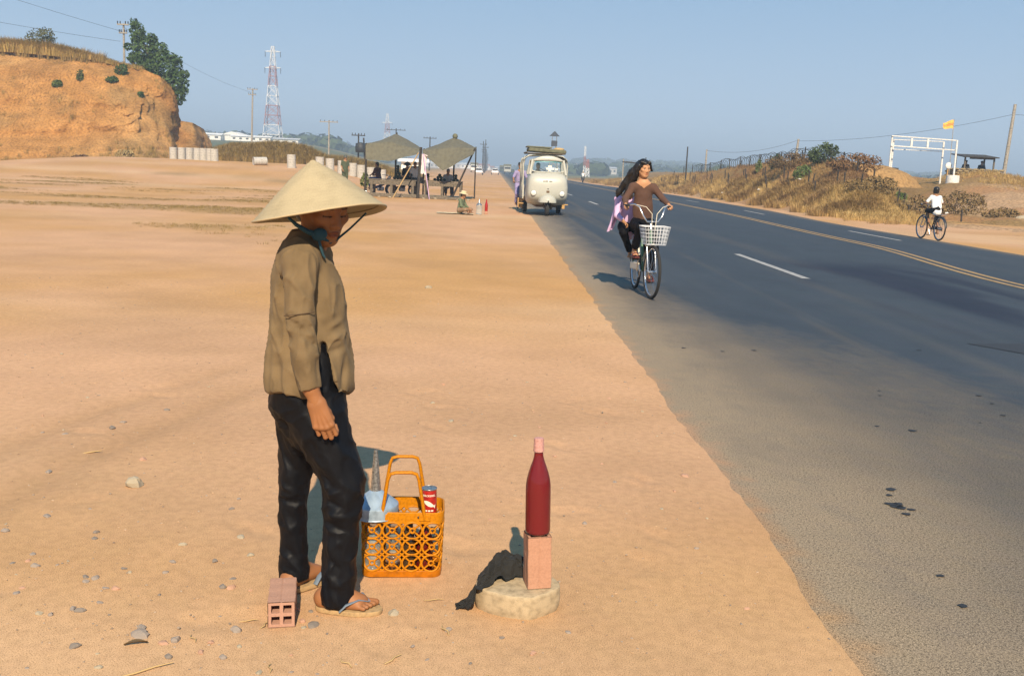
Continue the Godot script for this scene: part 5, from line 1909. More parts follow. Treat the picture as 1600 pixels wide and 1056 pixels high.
	for i in 34:
		var u := i / 33.0
		prof.append(Vector2(maxf(R * u, 0.0005), H * (1.0 - u) + 0.010 * sin(PI * u) * (1.0 - u) + 0.012 * u * (1.0 - u)))
	var seg := 84
	var rows: Array = []
	for i in prof.size():
		var row: Array = []
		for k in seg + 1:
			var a := TAU * (k % seg) / seg
			var leafr := 0.0012 * sin(a * 42.0) + 0.0016 * nB.get_noise_3d(cos(a) * 80, i * 3.0, sin(a) * 80)
			var hoop := 0.0020 * absf(sin(i * PI / 2.0))
			var wob := 0.006 * sin(a * 2.0 + 0.6) * pow(i / 33.0, 2.0)
			row.append(base + hbs * Vector3(cos(a) * (prof[i].x + leafr), prof[i].y + leafr + hoop + wob, sin(a) * (prof[i].x + leafr)))
		rows.append(row)
	hat.grid(rows)
	for i in hat.v.size():
		var q := hat.v[i]
		hat.c[i] = gcol(1.0 + 0.12 * nA.get_noise_3dv(q * 160.0) + 0.16 * nB.get_noise_3dv(q * Vector3(900, 160, 900)) - 0.05 * absf(sin((i / 85) * PI / 2.0)))
	var ho := part(o, "conical_hat", hat.mesh(), M.straw)
	# inner lining a few millimetres below
	var lin := MB.new()
	var lrows: Array = []
	for r: Array in rows:
		var row: Array = []
		for q: Vector3 in r:
			row.append(q - up * 0.006 + (base - q).normalized() * 0.0015)
		lrows.append(row)
	lin.grid(lrows)
	part(ho, "lining", lin.mesh(), M.straw)
	var rim := MB.new()
	var rp: Array = []
	for k in seg + 1:
		rp.append(rows[33][k % seg] - up * 0.003)
	rim.tube(rp, 0.0038, 6, false)
	part(ho, "rim", rim.mesh(), M.straw_rim)
	for i in [6, 11, 16, 21, 26, 30]:
		var hp := MB.new()
		var pts: Array = []
		for k in seg + 1:
			pts.append(lrows[i][k % seg] - up * 0.003)
		hp.tube(pts, 0.0018, 4, false)
		part(ho, "hoop", hp.mesh(), M.straw_rim)
	# chin scarf: from the back of the brim round the jaw, knotted, up to the front of the brim
	var sc := MB.new()
	sc.tube([Vector3(-0.100, 1.325, 0.115), Vector3(-0.075, 1.302, 0.108), Vector3(-0.045, 1.282, 0.092), Vector3(-0.018, 1.268, 0.078), Vector3(0.004, 1.258, 0.066), Vector3(0.028, 1.246, 0.040)], [0.007, 0.012, 0.0155, 0.014, 0.012, 0.008], 10, true, 0.55)
	sc.tube([Vector3(0.020, 1.243, 0.052), Vector3(0.040, 1.252, 0.035), Vector3(0.085, 1.292, 0.028), Vector3(0.135, 1.343, 0.025)], [0.007, 0.006, 0.0055, 0.005], 8, true, 0.6)
	sc.tube([Vector3(-0.095, 1.325, -0.09), Vector3(-0.03, 1.27, -0.07), Vector3(0.028, 1.245, 0.0)], [0.007, 0.012, 0.008], 8, true, 0.5)
	part(ho, "chin_scarf", sc.mesh(), M.scarf)
	var kn := MB.new()
	kn.ball(Vector3(-0.004, 1.272, 0.092), Vector3(0.026, 0.021, 0.014), Basis(Vector3(0, 0, 1), 0.3), 7)
	kn.ball(Vector3(-0.026, 1.275, 0.094), Vector3(0.016, 0.009, 0.008), Basis(Vector3(0, 0, 1), -0.6), 6)
	kn.tube([Vector3(-0.008, 1.262, 0.090), Vector3(-0.002, 1.238, 0.088), Vector3(0.006, 1.208, 0.080), Vector3(0.013, 1.195, 0.076)], [0.009, 0.011, 0.010, 0.004], 8, true, 0.4)
	part(ho, "knot", kn.mesh(), M.scarf)

# ------------------------------------------------------------------ bicycles
# front towards +z, wheels on y = 0; o: colours, basket, steer
func bicycle(label: String, at: Vector3, turn: float, o: Dictionary) -> Node3D:
	var root := thing("bicycle", label, "bicycle", at, turn)
	var R: float = o.get("r", 0.325)
	var WB: float = o.get("wb", 1.04)
	var fz := WB * 0.5
	var steer := Basis(Vector3.UP, o.get("steer", 0.0))
	for k in 2:
		var c := Vector3(0, R, fz if k == 0 else -fz)
		var bs := (steer if k == 0 else Basis()) * Basis(Vector3.UP, PI / 2)
		var hub := Node3D.new()
		hub.name = "wheel"
		root.add_child(hub, true)
		hub.position = c
		hub.basis = bs
		var ty := MB.new()
		ty.ring(Vector3.ZERO, R - 0.018, 0.019, 40, Basis(), 7)
		part(hub, "tyre", ty.mesh(), M.tyre)
		var rm := MB.new()
		rm.ring(Vector3.ZERO, R - 0.042, 0.012, 36, Basis(), 5)
		part(hub, "rim", rm.mesh(), M.chrome)
		var sp := MB.new()
		for i in 20:
			var a := TAU * i / 20.0
			var z := 0.025 if i % 2 == 0 else -0.025
			var a2 := a + (0.9 if (i / 2) % 2 == 0 else -0.9)
			sp.tube([Vector3(cos(a2) * 0.02, sin(a2) * 0.02, z), Vector3(cos(a) * (R - 0.045), sin(a) * (R - 0.045), 0)], 0.0016, 3, false)
		part(hub, "spokes", sp.mesh(), M.chrome)
		var hb := MB.new()
		hb.tube([Vector3(0, 0, -0.045), Vector3(0, 0, 0.045)], 0.02, 8)
		part(hub, "hub", hb.mesh(), M.chrome)
		var mg := MB.new()
		var rows: Array = []
		for i in 17:
			var a: float = lerpf(0.3, 1.75, i / 16.0) if k == 0 else lerpf(0.1, 2.7, i / 16.0)
			var row: Array = []
			for j in 5:
				var w := (j - 2) * 0.016
				row.append(Vector3(cos(a) * (R + 0.022 - 14.0 * w * w), sin(a) * (R + 0.022 - 14.0 * w * w), w))
			rows.append(row)
		mg.grid(rows)
		part(hub, "mudguard", mg.mesh(), o.get("guard", M.chrome))
	# frame: step-through or diamond
	var hd0 := Vector3(0, R + 0.30, fz - 0.16)
	var hd1 := Vector3(0, R + 0.50, fz - 0.22)
	var bb := Vector3(0, R - 0.04, -0.06)
	var st := Vector3(0, R + 0.36, -0.22)
	var fr := MB.new()
	fr.tube([hd0, hd1], 0.019, 8)
	if o.get("step", true):
		fr.tube([hd0, Vector3(0, R + 0.12, 0.14), bb], 0.017, 8)
		fr.tube([hd1 - Vector3(0, 0.05, 0), Vector3(0, R + 0.2, 0.1), bb.lerp(st, 0.35)], 0.013, 8)
	else:
		fr.tube([hd1 - Vector3(0, 0.03, 0), st], 0.015, 8)
		fr.tube([hd0, bb], 0.016, 8)
	fr.tube([bb, st], 0.015, 8)
	for x: float in [-0.05, 0.05]:
		fr.tube([bb + Vector3(x * 0.6, 0, 0), Vector3(x, R, -fz)], 0.009, 6)
		fr.tube([st + Vector3(x * 0.4, -0.04, 0), Vector3(x, R, -fz)], 0.008, 6)
	part(root, "frame", fr.mesh(), o.frame)
	var fk := MB.new()
	for x: float in [-0.05, 0.05]:
		var e := Vector3(0, R, fz) + steer * Vector3(x, 0, 0)
		fk.tube([hd0 + steer * Vector3(x, 0.02, 0.0), hd0 + steer * Vector3(x, -0.1, 0.035), e], [0.013, 0.012, 0.008], 6)
	fk.box(hd0 + Vector3(0, 0.015, 0), Vector3(0.13, 0.03, 0.035), steer)
	part(root, "fork", fk.mesh(), M.chrome)
	var sd := MB.new()
	var sy: float = o.get("seat", 0.80)
	sd.tube([st, Vector3(0, sy - 0.03, -0.25)], 0.012, 6)
	var rows: Array = []
	for i in 13:
		var u := i / 12.0
		var row: Array = []
		var w := lerpf(0.095, 0.022, ss(0.2, 0.75, u)) * (0.6 + 0.4 * ss(0.0, 0.12, u))
		for j in 13:
			var a := TAU * j / 12.0
			row.append(Vector3(cos(a) * w, sy + sin(a) * 0.025 - 0.01 * u, lerpf(-0.36, -0.1, u)))
		rows.append(row)
	sd.grid(rows)
	part(root, "saddle", sd.mesh(), M.dark)
	var hbm := MB.new()
	var hy: float = o.get("bar", 1.06)
	var stem := hd1 + Vector3(0, 0.08, -0.03)
	hbm.tube([hd1, stem], 0.013, 6)
	for x: float in [-1.0, 1.0]:
		var pts: Array = []
		var bend: Array = [[0.0, -0.0, 0.04], [0.07, 0.0, 0.06], [0.12, 0.07, 0.06], [0.16, 0.17, 0.02], [0.2, 0.2, -0.04], [0.27, 0.185, -0.15]] if o.get("high", false) else [[0.0, 0.0, 0.0], [0.1, 0.01, 0.02], [0.2, 0.02, 0.0], [0.25, 0.01, -0.08], [0.26, 0.0, -0.16]]
		for q: Array in bend:
			pts.append(Vector3(0, hy - (0.2 if o.get("high", false) else 0.0), stem.z) + steer * Vector3(q[0] * x, q[1], q[2]))
		hbm.tube(pts, 0.0115, 8)
	hbm.tube([stem, Vector3(0, hy - (0.2 if o.get("high", false) else 0.0), stem.z)], 0.012, 6)
	part(root, "handlebar", hbm.mesh(), M.chrome)
	for x: float in [-1.0, 1.0]:
		var gp := MB.new()
		var e := Vector3(0, hy, stem.z) + steer * Vector3(0.27 * x, -0.016 if o.get("high", false) else 0.0, -0.15)
		gp.tube([e + steer * Vector3(-0.01 * x, 0.0, 0.05), e + steer * Vector3(0.012 * x, -0.004, -0.06)], 0.0165, 8)
		part(root, "grip", gp.mesh(), M.dark)
	var cr := MB.new()
	cr.ring(bb + Vector3(-0.05, 0, 0), 0.085, 0.008, 20, Basis(Vector3.UP, PI / 2), 4)
	cr.tube([bb + Vector3(-0.07, 0, 0), bb + Vector3(-0.07, 0.15, 0.06)], 0.01, 5)
	cr.tube([bb + Vector3(0.07, 0, 0), bb + Vector3(0.07, -0.15, -0.06)], 0.01, 5)
	cr.tube([bb + Vector3(-0.07, 0, 0), bb + Vector3(0.07, 0, 0)], 0.014, 6)
	part(root, "crank", cr.mesh(), M.chrome)
	for x: float in [-1.0, 1.0]:
		var pd := MB.new()
		pd.cbox(bb + Vector3(0.115 * x, -0.15 * x, -0.06 * x), Vector3(0.085, 0.024, 0.06), 0.004)
		part(root, "pedal", pd.mesh(), M.dark)
	var cg := MB.new()
	cg.cbox(Vector3(-0.06, R + 0.0, -fz * 0.5 - 0.02), Vector3(0.018, 0.09, fz * 1.05), 0.008, Basis(Vector3.RIGHT, -0.06))
	part(root, "chain_guard", cg.mesh(), o.get("guard", M.chrome))
	var rk := MB.new()
	for x: float in [-0.06, 0.06]:
		rk.tube([st + Vector3(x * 0.3, 0.02, -0.02), Vector3(x, R + 0.39, -fz + 0.15), Vector3(x, R + 0.39, -fz - 0.22)], 0.006, 5)
		rk.tube([Vector3(x, R + 0.39, -fz - 0.05), Vector3(x, R, -fz)], 0.005, 5)
	for i in 4:
		rk.tube([Vector3(-0.06, R + 0.392, -fz - 0.2 + i * 0.1), Vector3(0.06, R + 0.392, -fz - 0.2 + i * 0.1)], 0.005, 5)
	part(root, "rack", rk.mesh(), M.chrome)
	if o.get("basket", false):
		var bk := MB.new()
		var c := Vector3(0, R + 0.335, fz - 0.0)
		var wt := 0.155
		var wb := 0.12
		var dt := 0.125
		var db := 0.095
		var hh := 0.215
		for i in 6:
			var u := i / 5.0
			var w := lerpf(wb, wt, u)
			var d := lerpf(db, dt, u)
			var y := c.y + hh * u
			var loop: Array = []
			for q: Vector2 in [Vector2(-1, -1), Vector2(1, -1), Vector2(1, 1), Vector2(-1, 1), Vector2(-1, -1)]:
				loop.append(c * Vector3(1, 0, 1) + Vector3(0, y, 0) + steer * Vector3(q.x * w, 0, q.y * d))
			bk.tube(loop, 0.0055 if i == 5 else 0.0028, 5, false)
		for i in 9:
			for q: float in [-1.0, 1.0]:
				var u := i / 8.0 * 2.0 - 1.0
				bk.tube([c + steer * Vector3(u * wb, 0, q * db), c + Vector3(0, hh, 0) + steer * Vector3(u * wt, 0, q * dt)], 0.0026, 4, false)
				if i < 7:
					var w := i / 6.0 * 2.0 - 1.0
					bk.tube([c + steer * Vector3(q * wb, 0, w * db), c + Vector3(0, hh, 0) + steer * Vector3(q * wt, 0, w * dt)], 0.0026, 4, false)
			bk.tube([c + steer * Vector3((i / 8.0 * 2 - 1) * wb, 0, -db), c + steer * Vector3((i / 8.0 * 2 - 1) * wb, 0, db)], 0.0026, 4, false)
		part(root, "wire_basket", bk.mesh(), M.wire_white)
		var cb := MB.new()
		for x: float in [-1.0, 1.0]:
			cb.tube([Vector3(0.2 * x, hy, stem.z - 0.02), Vector3(0.1 * x, hy - 0.02, stem.z + 0.16), Vector3(0.03 * x, hy - 0.1, stem.z + 0.19), Vector3(0.02 * x, hy - 0.3, stem.z + 0.17)], 0.004, 5)
		part(root, "brake_cable", cb.mesh(), M.cream)
	return root

func ride_pose(k: Dictionary) -> Dictionary:
	# rider on a bicycle that faces +z
	var lean: float = k.get("lean", 0.1)
	var sy: float = k.get("seat", 0.80)
	var tall: float = k.get("tall", 1.0)
	var pel := Vector3(0, sy + 0.09, -0.25)
	var nk := pel + Vector3(k.get("tilt", 0.0), 0.50 * tall, lean)
	var J := {"pelvis": pel, "neck": nk, "head": nk + Vector3(k.get("tilt", 0.0) * 0.3, 0.175 * tall, 0.03), "face": k.get("face", Vector3(0, 0, 1)), "hipL": pel + Vector3(0.085, -0.02, 0.02), "hipR": pel + Vector3(-0.085, -0.02, 0.02)}
	J.shL = nk + Vector3(0.155, -0.055, 0) * tall
	J.shR = nk + Vector3(-0.155, -0.055, 0) * tall
	var hy: float = k.get("bar", 1.06)
	J.wrL = Vector3(0.255, hy + 0.025, k.get("reach", 0.09))
	J.wrR = Vector3(-0.255, hy + 0.025, k.get("reach", 0.09))
	J.elL = (J.shL + J.wrL) * 0.5 + Vector3(0.05, -0.06, -0.06)
	J.elR = (J.shR + J.wrR) * 0.5 + Vector3(-0.05, -0.06, -0.06)
	J.handL = Vector3(0.1, -0.15, 1.0)
	J.handR = Vector3(-0.1, -0.15, 1.0)
	J.bkL = Vector3(0.2, 1, 0)
	J.bkR = Vector3(-0.2, 1, 0)
	J.thL = Vector3(-1, 0, 0)
	J.thR = Vector3(1, 0, 0)
	var up_side: float = k.get("up_side", -1.0)
	for e: String in ["L", "R"]:
		var x := 0.115 if e == "L" else -0.115
		var high := signf(x) == up_side
		var a := Vector3(x, (0.285 + 0.15 if high else 0.285 - 0.15) + 0.10, -0.06 + (0.06 if high else -0.06) - 0.07)
		J["an" + e] = a
		var hp: Vector3 = J["hip" + e]
		var mid := (hp + a) * 0.5
		var half := (hp - a).length() * 0.5
		var thigh := 0.40 * tall
		var push := sqrt(maxf(thigh * thigh - half * half, 0.0025))
		var ax := (a - hp).normalized()
		var fwd := (Vector3(0, 0.15, 1) - ax * Vector3(0, 0.15, 1).dot(ax)).normalized()
		J["kn" + e] = mid + fwd * push + Vector3(signf(x) * 0.015, 0, 0)
		J["toe" + e] = a + Vector3(0, -0.06, 0.15)
	return J

func build_riders() -> void:
	# --- girl with the white wire basket, riding towards the camera
	var at := Vector3(1.905, 0.017, -12.48)
	var turn := 0.05
	bicycle("bicycle with a white wire basket ridden towards the camera", at, turn, {"frame": M.green_frame, "guard": M.cream, "basket": true, "high": true, "bar": 1.12, "seat": 0.80, "steer": 0.10, "step": true})
	var J := ride_pose({"seat": 0.79, "lean": 0.06, "bar": 1.09, "tall": 1.0, "reach": 0.075, "tilt": -0.03, "face": Vector3(0.26, -0.08, 1.0), "up_side": -1.0})
	for e: String in ["L", "R"]:
		J["sh" + e] = J.neck + (J["sh" + e] - J.neck) * Vector3(0.86, 1, 1)
	J.wrL = Vector3(0.262, 1.115, 0.07)
	J.wrR = Vector3(-0.285, 1.10, 0.06)
	J.elR = Vector3(-0.255, 1.17, -0.15)
	J.elL = Vector3(0.215, 1.19, -0.13)
	var girl := figure("person", "girl with long black hair in a brown blouse riding towards the camera", at, turn, J, {"cell": 0.0115, "skin": Color(0.50, 0.26, 0.135), "shirt": M.brown_blouse, "trousers": M.black_cloth, "sleeve": 1.75, "hem": 0.02, "fat": 0.76, "hs": 0.95, "legs": 1.82, "curl": [0.9, 1.1, 0.7]})
	# long hair blown back to one side
	var h: Vector3 = J.head
	var hl := SD.new(h + Vector3(-0.5, -0.52, -0.45), h + Vector3(0.2, 0.18, 0.16), 0.011)
	hl.ell(h + Vector3(-0.012, 0.038, -0.025), Vector3(0.081, 0.084, 0.097), 0.02)
	hl.chain([h + Vector3(-0.05, 0.03, -0.06), h + Vector3(-0.12, -0.06, -0.14), h + Vector3(-0.19, -0.19, -0.2), h + Vector3(-0.26, -0.30, -0.22), h + Vector3(-0.29, -0.37, -0.23)], [0.06, 0.056, 0.046, 0.034, 0.012], 0.03, Vector3(0, 0, 1), 0.6)
	hl.chain([h + Vector3(-0.06, -0.02, -0.04), h + Vector3(-0.10, -0.13, -0.11), h + Vector3(-0.17, -0.27, -0.16), h + Vector3(-0.21, -0.35, -0.17)], [0.042, 0.038, 0.028, 0.008], 0.02, Vector3(0, 0, 1), 0.6)
	hl.cone(h + Vector3(-0.07, 0.03, 0.035), h + Vector3(-0.088, -0.075, 0.015), 0.026, 0.018, 0.02)
	hl.cone(h + Vector3(0.055, 0.075, 0.04), h + Vector3(0.098, -0.02, 0.0), 0.025, 0.014, 0.02)
	hl.cone(h + Vector3(-0.05, 0.08, 0.075), h + Vector3(0.045, 0.055, 0.10), 0.017, 0.008, 0.015)
	hl.trim(func(p: Vector3) -> float:
		var q := (p - h - Vector3(0.03, -0.04, 0.085)) / Vector3(0.062, 0.085, 0.075)
		return (1.0 - q.length()) * 0.06)
	var hv := wrinkle(hl.mesh(), [], 0.012, Vector3(40, 9, 40), 4)
	var hm := MB.new()
	hm.add(hv[0], hv[1])
	part(girl, "long_hair", hm.mesh(), M.hair)
	for e: String in ["L", "R"]:
		var sm := MB.new()
		var an: Vector3 = J["an" + e]
		sm.cbox(Vector3(an.x, an.y - 0.076, an.z + 0.055), Vector3(0.085, 0.022, 0.235), 0.008)
		sm.tube([Vector3(an.x - 0.04, an.y - 0.065, an.z + 0.075), Vector3(an.x - 0.02, an.y - 0.028, an.z + 0.08), Vector3(an.x + 0.02, an.y - 0.028, an.z + 0.08), Vector3(an.x + 0.04, an.y - 0.065, an.z + 0.075)], 0.012, 6)
		part(girl, "sandal", sm.mesh(), M.red_leather)
	# --- small passenger in lilac behind her
	var P := {"pelvis": Vector3(-0.10, 0.80, -0.66), "neck": Vector3(-0.145, 1.20, -0.60), "head": Vector3(-0.13, 1.36, -0.57), "face": Vector3(0.2, -0.1, 1.0), "hipL": Vector3(-0.02, 0.80, -0.63), "hipR": Vector3(-0.17, 0.80, -0.62)}
	P.shL = Vector3(-0.02, 1.15, -0.60)
	P.shR = Vector3(-0.27, 1.15, -0.60)
	P.elL = Vector3(0.03, 0.97, -0.5)
	P.elR = Vector3(-0.29, 0.95, -0.5)
	P.wrL = Vector3(0.02, 0.93, -0.34)
	P.wrR = Vector3(-0.20, 0.86, -0.36)
	P.knL = Vector3(0.08, 0.70, -0.40)
	P.knR = Vector3(-0.21, 0.74, -0.40)
	P.anL = Vector3(0.135, 0.36, -0.44)
	P.anR = Vector3(-0.07, 0.46, -0.58)
	P.toeL = P.anL + Vector3(0.05, -0.06, 0.14)
	P.toeR = P.anR + Vector3(-0.05, -0.06, 0.14)
	var pass_ := figure("person", "small passenger in a lilac blouse seated behind the cycling girl", at, turn, P, {"cell": 0.014, "skin": Color(0.42, 0.21, 0.10), "shirt": M.lilac, "trousers": M.black_cloth, "sleeve": 1.6, "hem": 0.06, "fat": 0.72, "hs": 0.86, "legs": 1.8})
	var tail := MB.new()
	var rows: Array = []
	for i in 15:
		var u := i / 14.0
		var row: Array = []
		for j in 11:
			var w := j / 10.0 - 0.5
			row.append(Vector3(lerpf(-0.27, -0.34, u * u) + w * lerpf(0.09, 0.07, u) + 0.015 * sin(w * 14 + u * 4), lerpf(1.18, 0.74, u) + w * 0.05 * u, lerpf(-0.60, -0.70, u) + 0.03 * sin(w * 11 + u * 5)))
		rows.append(row)
	tail.grid(rows)
	part(pass_, "blouse_tail", tail.mesh(), M.lilac)
	# --- boy in white riding away on the far side
	var bat := Vector3(12.42, 0.012, -28.25)
	bicycle("black bicycle ridden away by the boy in white on the far verge", bat, PI + 0.06, {"frame": M.dark_frame, "guard": M.dark_frame, "r": 0.335, "step": false, "bar": 0.98})
	figure("person", "boy in a white shirt and dark shorts cycling away on the right", bat, PI + 0.06, ride_pose({"seat": 0.76, "lean": 0.14, "bar": 0.96, "tall": 0.78, "reach": 0.1, "up_side": 1.0}), {"cell": 0.017, "skin": Color(0.26, 0.13, 0.065), "shirt": M.white_cloth, "trousers": M.black_cloth, "sleeve": 0.75, "legs": 1.05, "fat": 0.84, "hs": 0.96, "hem": 0.03})
	# --- rider in lavender beside the three-wheeler
	var lat := Vector3(0.93, 0.016, -37.6)
	bicycle("bicycle beside the left flank of the three-wheeler", lat, 0.1, {"frame": M.dark_frame, "guard": M.dark_frame, "step": false, "bar": 1.02})
	figure("person", "rider in lavender clothes and a dark cap left of the three-wheeler", lat, 0.1, ride_pose({"seat": 0.82, "lean": 0.08, "bar": 1.03, "tall": 1.04, "reach": 0.05, "up_side": 1.0}), {"cell": 0.024, "skin": Color(0.30, 0.15, 0.075), "shirt": M.lavender, "trousers": M.lavender, "sleeve": 0.8, "hem": 0.04, "hat": "cap", "hatmat": M.dark})

# ------------------------------------------------------------------ three-wheeled van, front towards +z
func build_trike() -> void:
	var o := thing("three_wheeler", "cream three-wheeled van with loaded canvas roof coming along the road edge", "van", Vector3(1.70, 0.017, -34.6), 0.03)
	# cab: rounded section lofted along z
	var cab := MB.new()
	var sec := func(z: float, w: float, wt: float, y0: float, y1: float, n: float) -> Array:
		var row: Array = []
		for k in 41:
			var a := TAU * k / 40.0
			var cx := signf(cos(a)) * pow(absf(cos(a)), 2.0 / n)
			var sy := signf(sin(a)) * pow(absf(sin(a)), 2.0 / n)
			var y := (y0 + y1) / 2 + (y1 - y0) / 2 * sy
			var ww := lerpf(w, wt, ss(0.8, 1.9, y))
			row.append(Vector3(cx * ww, y, z))
		return row
	var L := [[-0.15, 0.66, 0.58, 0.32, 1.38, 6.0], [0.35, 0.68, 0.60, 0.32, 1.40, 6.0], [0.80, 0.69, 0.60, 0.33, 1.41, 5.6], [1.05, 0.69, 0.59, 0.37, 1.42, 5.0], [1.16, 0.68, 0.57, 0.43, 1.39, 4.8], [1.26, 0.665, 0.54, 0.49, 1.35, 4.4], [1.34, 0.62, 0.50, 0.55, 1.28, 4.0], [1.39, 0.52, 0.44, 0.62, 1.18, 3.4], [1.42, 0.3, 0.28, 0.72, 1.05, 2.8], [1.425, 0.02, 0.02, 0.86, 0.9, 2.0]]
	var rows: Array = []
	for e in L:
		rows.append(sec.call(e[0], e[1], e[2], e[3], e[4], e[5]))
	cab.grid(rows)
	part(o, "cab_body", cab.mesh(), M.cream_paint)
	var rfm := MB.new()
	rows = []
	for e: Array in [[-0.2, 0.02, 1.84], [-0.19, 0.5, 1.80], [-0.15, 0.545, 1.79], [0.9, 0.535, 1.79], [1.0, 0.50, 1.80], [1.03, 0.42, 1.82], [1.04, 0.02, 1.84]]:
		var row: Array = []
		for k in 25:
			var a := TAU * k / 24.0
			row.append(Vector3(cos(a) * e[1] * (1.0 - 0.10 * maxf(sin(a), 0.0)), e[2] + maxf(sin(a), -0.1) * 0.15 * minf(1.0, e[1] * 2.2), e[0]))
		rows.append(row)
	rfm.grid(rows)
	part(o, "cab_roof", rfm.mesh(), M.cream_paint)
	for x: float in [-1.0, 1.0]:
		for z: float in [-0.1, 1.0]:
			var pl := MB.new()
			pl.tube([Vector3(0.60 * x, 1.34, z + 0.05 * signf(z)), Vector3(0.515 * x, 1.83, z - 0.03 * signf(z))], [0.055, 0.045], 7)
			part(o, "pillar", pl.mesh(), M.cream_paint)
	# windscreen in its own frame
	var ws := MB.new()
	var wsr: Array = []
	for i in 9:
		var u := i / 8.0
		var row: Array = []
		for j in 13:
			var w := j / 12.0 * 2 - 1
			var half := lerpf(0.545, 0.475, u) * (1.0 - 0.05 * pow(absf(u * 2 - 1), 6))
			row.append(Vector3(w * half, lerpf(1.425, 1.80, u) - 0.03 * pow(absf(w), 6) * (u * 2 - 1), lerpf(1.07, 0.985, u) - 0.05 * w * w + 0.012))
		wsr.append(row)
	ws.grid(wsr)
	part(o, "windscreen", ws.mesh(), M.screen)
	var band := MB.new()
	var br: Array = []
	for i in 2:
		var row: Array = []
		for q: Vector3 in wsr[8 - i]:
			row.append(q + Vector3(0, 0, 0.004))
		br.append(row)
	band.grid(br)
	part(o, "sun_strip", band.mesh(), M.tealglass)
	var wf := MB.new()
	var loop: Array = []
	for j in 13:
		loop.append(wsr[0][j])
	for i in range(1, 9):
		loop.append(wsr[i][12])
	for j in range(11, -1, -1):
		loop.append(wsr[8][j])
	for i in range(7, -1, -1):
		loop.append(wsr[i][0])
	wf.tube(loop, 0.022, 6, false)
	part(o, "windscreen_frame", wf.mesh(), M.cream_paint)
	var wp := MB.new()
	wp.tube([Vector3(-0.05, 1.44, 1.095), Vector3(-0.3, 1.56, 1.06)], 0.008, 5)
	part(o, "wiper", wp.mesh(), M.dark)
	for s in 4:
		var stc := MB.new()
		var c := Vector3([0.06, 0.07, 0.05, 0.28][s], [1.61, 1.54, 1.49, 1.53][s], 1.078 - 0.2 * ([1.61, 1.54, 1.49, 1.53][s] - 1.43))
		stc.cbox(c, Vector3([0.12, 0.26, 0.08, 0.10][s], [0.07, 0.06, 0.05, 0.06][s], 0.006), 0.002, Basis(Vector3.RIGHT, -0.2))
		part(o, "sticker", stc.mesh(), M.cream)
	# front wheel with its own mudguard bulging forward
	var nose := MB.new()
	var nr: Array = []
	for i in 11:
		var u := i / 10.0
		var row: Array = []
		for k in 19:
			var a := PI * k / 18.0
			var rr := lerpf(0.33, 0.29, u)
			row.append(Vector3(cos(a) * rr * sin(PI * lerpf(0.5, 0.62, u)), 0.47 + sin(a) * lerpf(0.30, 0.24, u) - 0.03 * u, lerpf(1.1, 1.60, u)))
		nr.append(row)
	nr.append([])
	for q: Vector3 in nr[10]:
		nr[11].append(Vector3(q.x * 0.7, lerpf(0.45, q.y, 0.75), 1.69))
	nr.append([])
	for q: Vector3 in nr[10]:
		nr[12].append(Vector3(q.x * 0.08, lerpf(0.45, q.y, 0.3), 1.73))
	nose.grid(nr)
	part(o, "front_mudguard", nose.mesh(), M.cream_paint)
	var wheel := func(at: Vector3, r: float, w: float) -> void:
		var hub := Node3D.new()
		hub.name = "wheel"
		o.add_child(hub, true)
		hub.position = at
		hub.basis = Basis(Vector3(0, 0, 1), PI / 2)
		var t := MB.new()
		t.lathe([Vector2(r * 0.55, -w * 0.4), Vector2(r * 0.9, -w * 0.5), Vector2(r, -w * 0.35), Vector2(r, w * 0.35), Vector2(r * 0.9, w * 0.5), Vector2(r * 0.55, w * 0.4)], 24)
		part(hub, "tyre", t.mesh(), M.tyre)
		var m := MB.new()
		m.lathe([Vector2(0.0, -w * 0.3), Vector2(r * 0.56, -w * 0.38), Vector2(r * 0.56, w * 0.38), Vector2(0.0, w * 0.3)], 18)
		part(hub, "rim", m.mesh(), M.rust)
	wheel.call(Vector3(0, 0.24, 1.36), 0.24, 0.12)
	wheel.call(Vector3(-0.60, 0.25, -1.05), 0.25, 0.14)
	wheel.call(Vector3(0.60, 0.25, -1.05), 0.25, 0.14)
	var fkm := MB.new()
	fkm.tube([Vector3(0.10, 0.24, 1.36), Vector3(0.12, 0.5, 1.25)], 0.03, 7)
	fkm.tube([Vector3(-0.10, 0.24, 1.36), Vector3(-0.12, 0.5, 1.25)], 0.02, 7)
	fkm.cbox(Vector3(0.13, 0.27, 1.34), Vector3(0.07, 0.13, 0.12), 0.02)
	part(o, "front_fork", fkm.mesh(), M.rust)
	for x: float in [-0.47, 0.47]:
		var lp := Node3D.new()
		lp.name = "headlight"
		o.add_child(lp, true)
		lp.position = Vector3(x, 0.74, 1.385)
		lp.basis = Basis(Vector3.RIGHT, PI / 2)
		var hs := MB.new()
		hs.lathe([Vector2(0.095, -0.06), Vector2(0.098, 0.02), Vector2(0.088, 0.035)], 18)
		part(lp, "bezel", hs.mesh(), M.chrome)
		var ln := MB.new()
		ln.lathe([Vector2(0.086, 0.03), Vector2(0.06, 0.05), Vector2(0.0, 0.058)], 18)
		part(lp, "lens", ln.mesh(), M.lens)
		var ind := MB.new()
		ind.ball(Vector3(x * 1.30, 0.92, 1.28), Vector3(0.035, 0.035, 0.03), Basis(), 5)
		part(o, "indicator", ind.mesh(), M.chrome)
	var bd := MB.new()
	bd.cbox(Vector3(0, 0.79, 1.42), Vector3(0.10, 0.07, 0.02), 0.006)
	part(o, "badge", bd.mesh(), M.rust)
	var tx := MB.new()
	for k in 8:
		if k == 4:
			continue
		tx.cbox(Vector3(-0.15 + k * 0.038, 1.13, 1.405), Vector3(0.022, [0.05, 0.04, 0.055, 0.055, 0, 0.03, 0.045, 0.035][k], 0.01), 0.002)
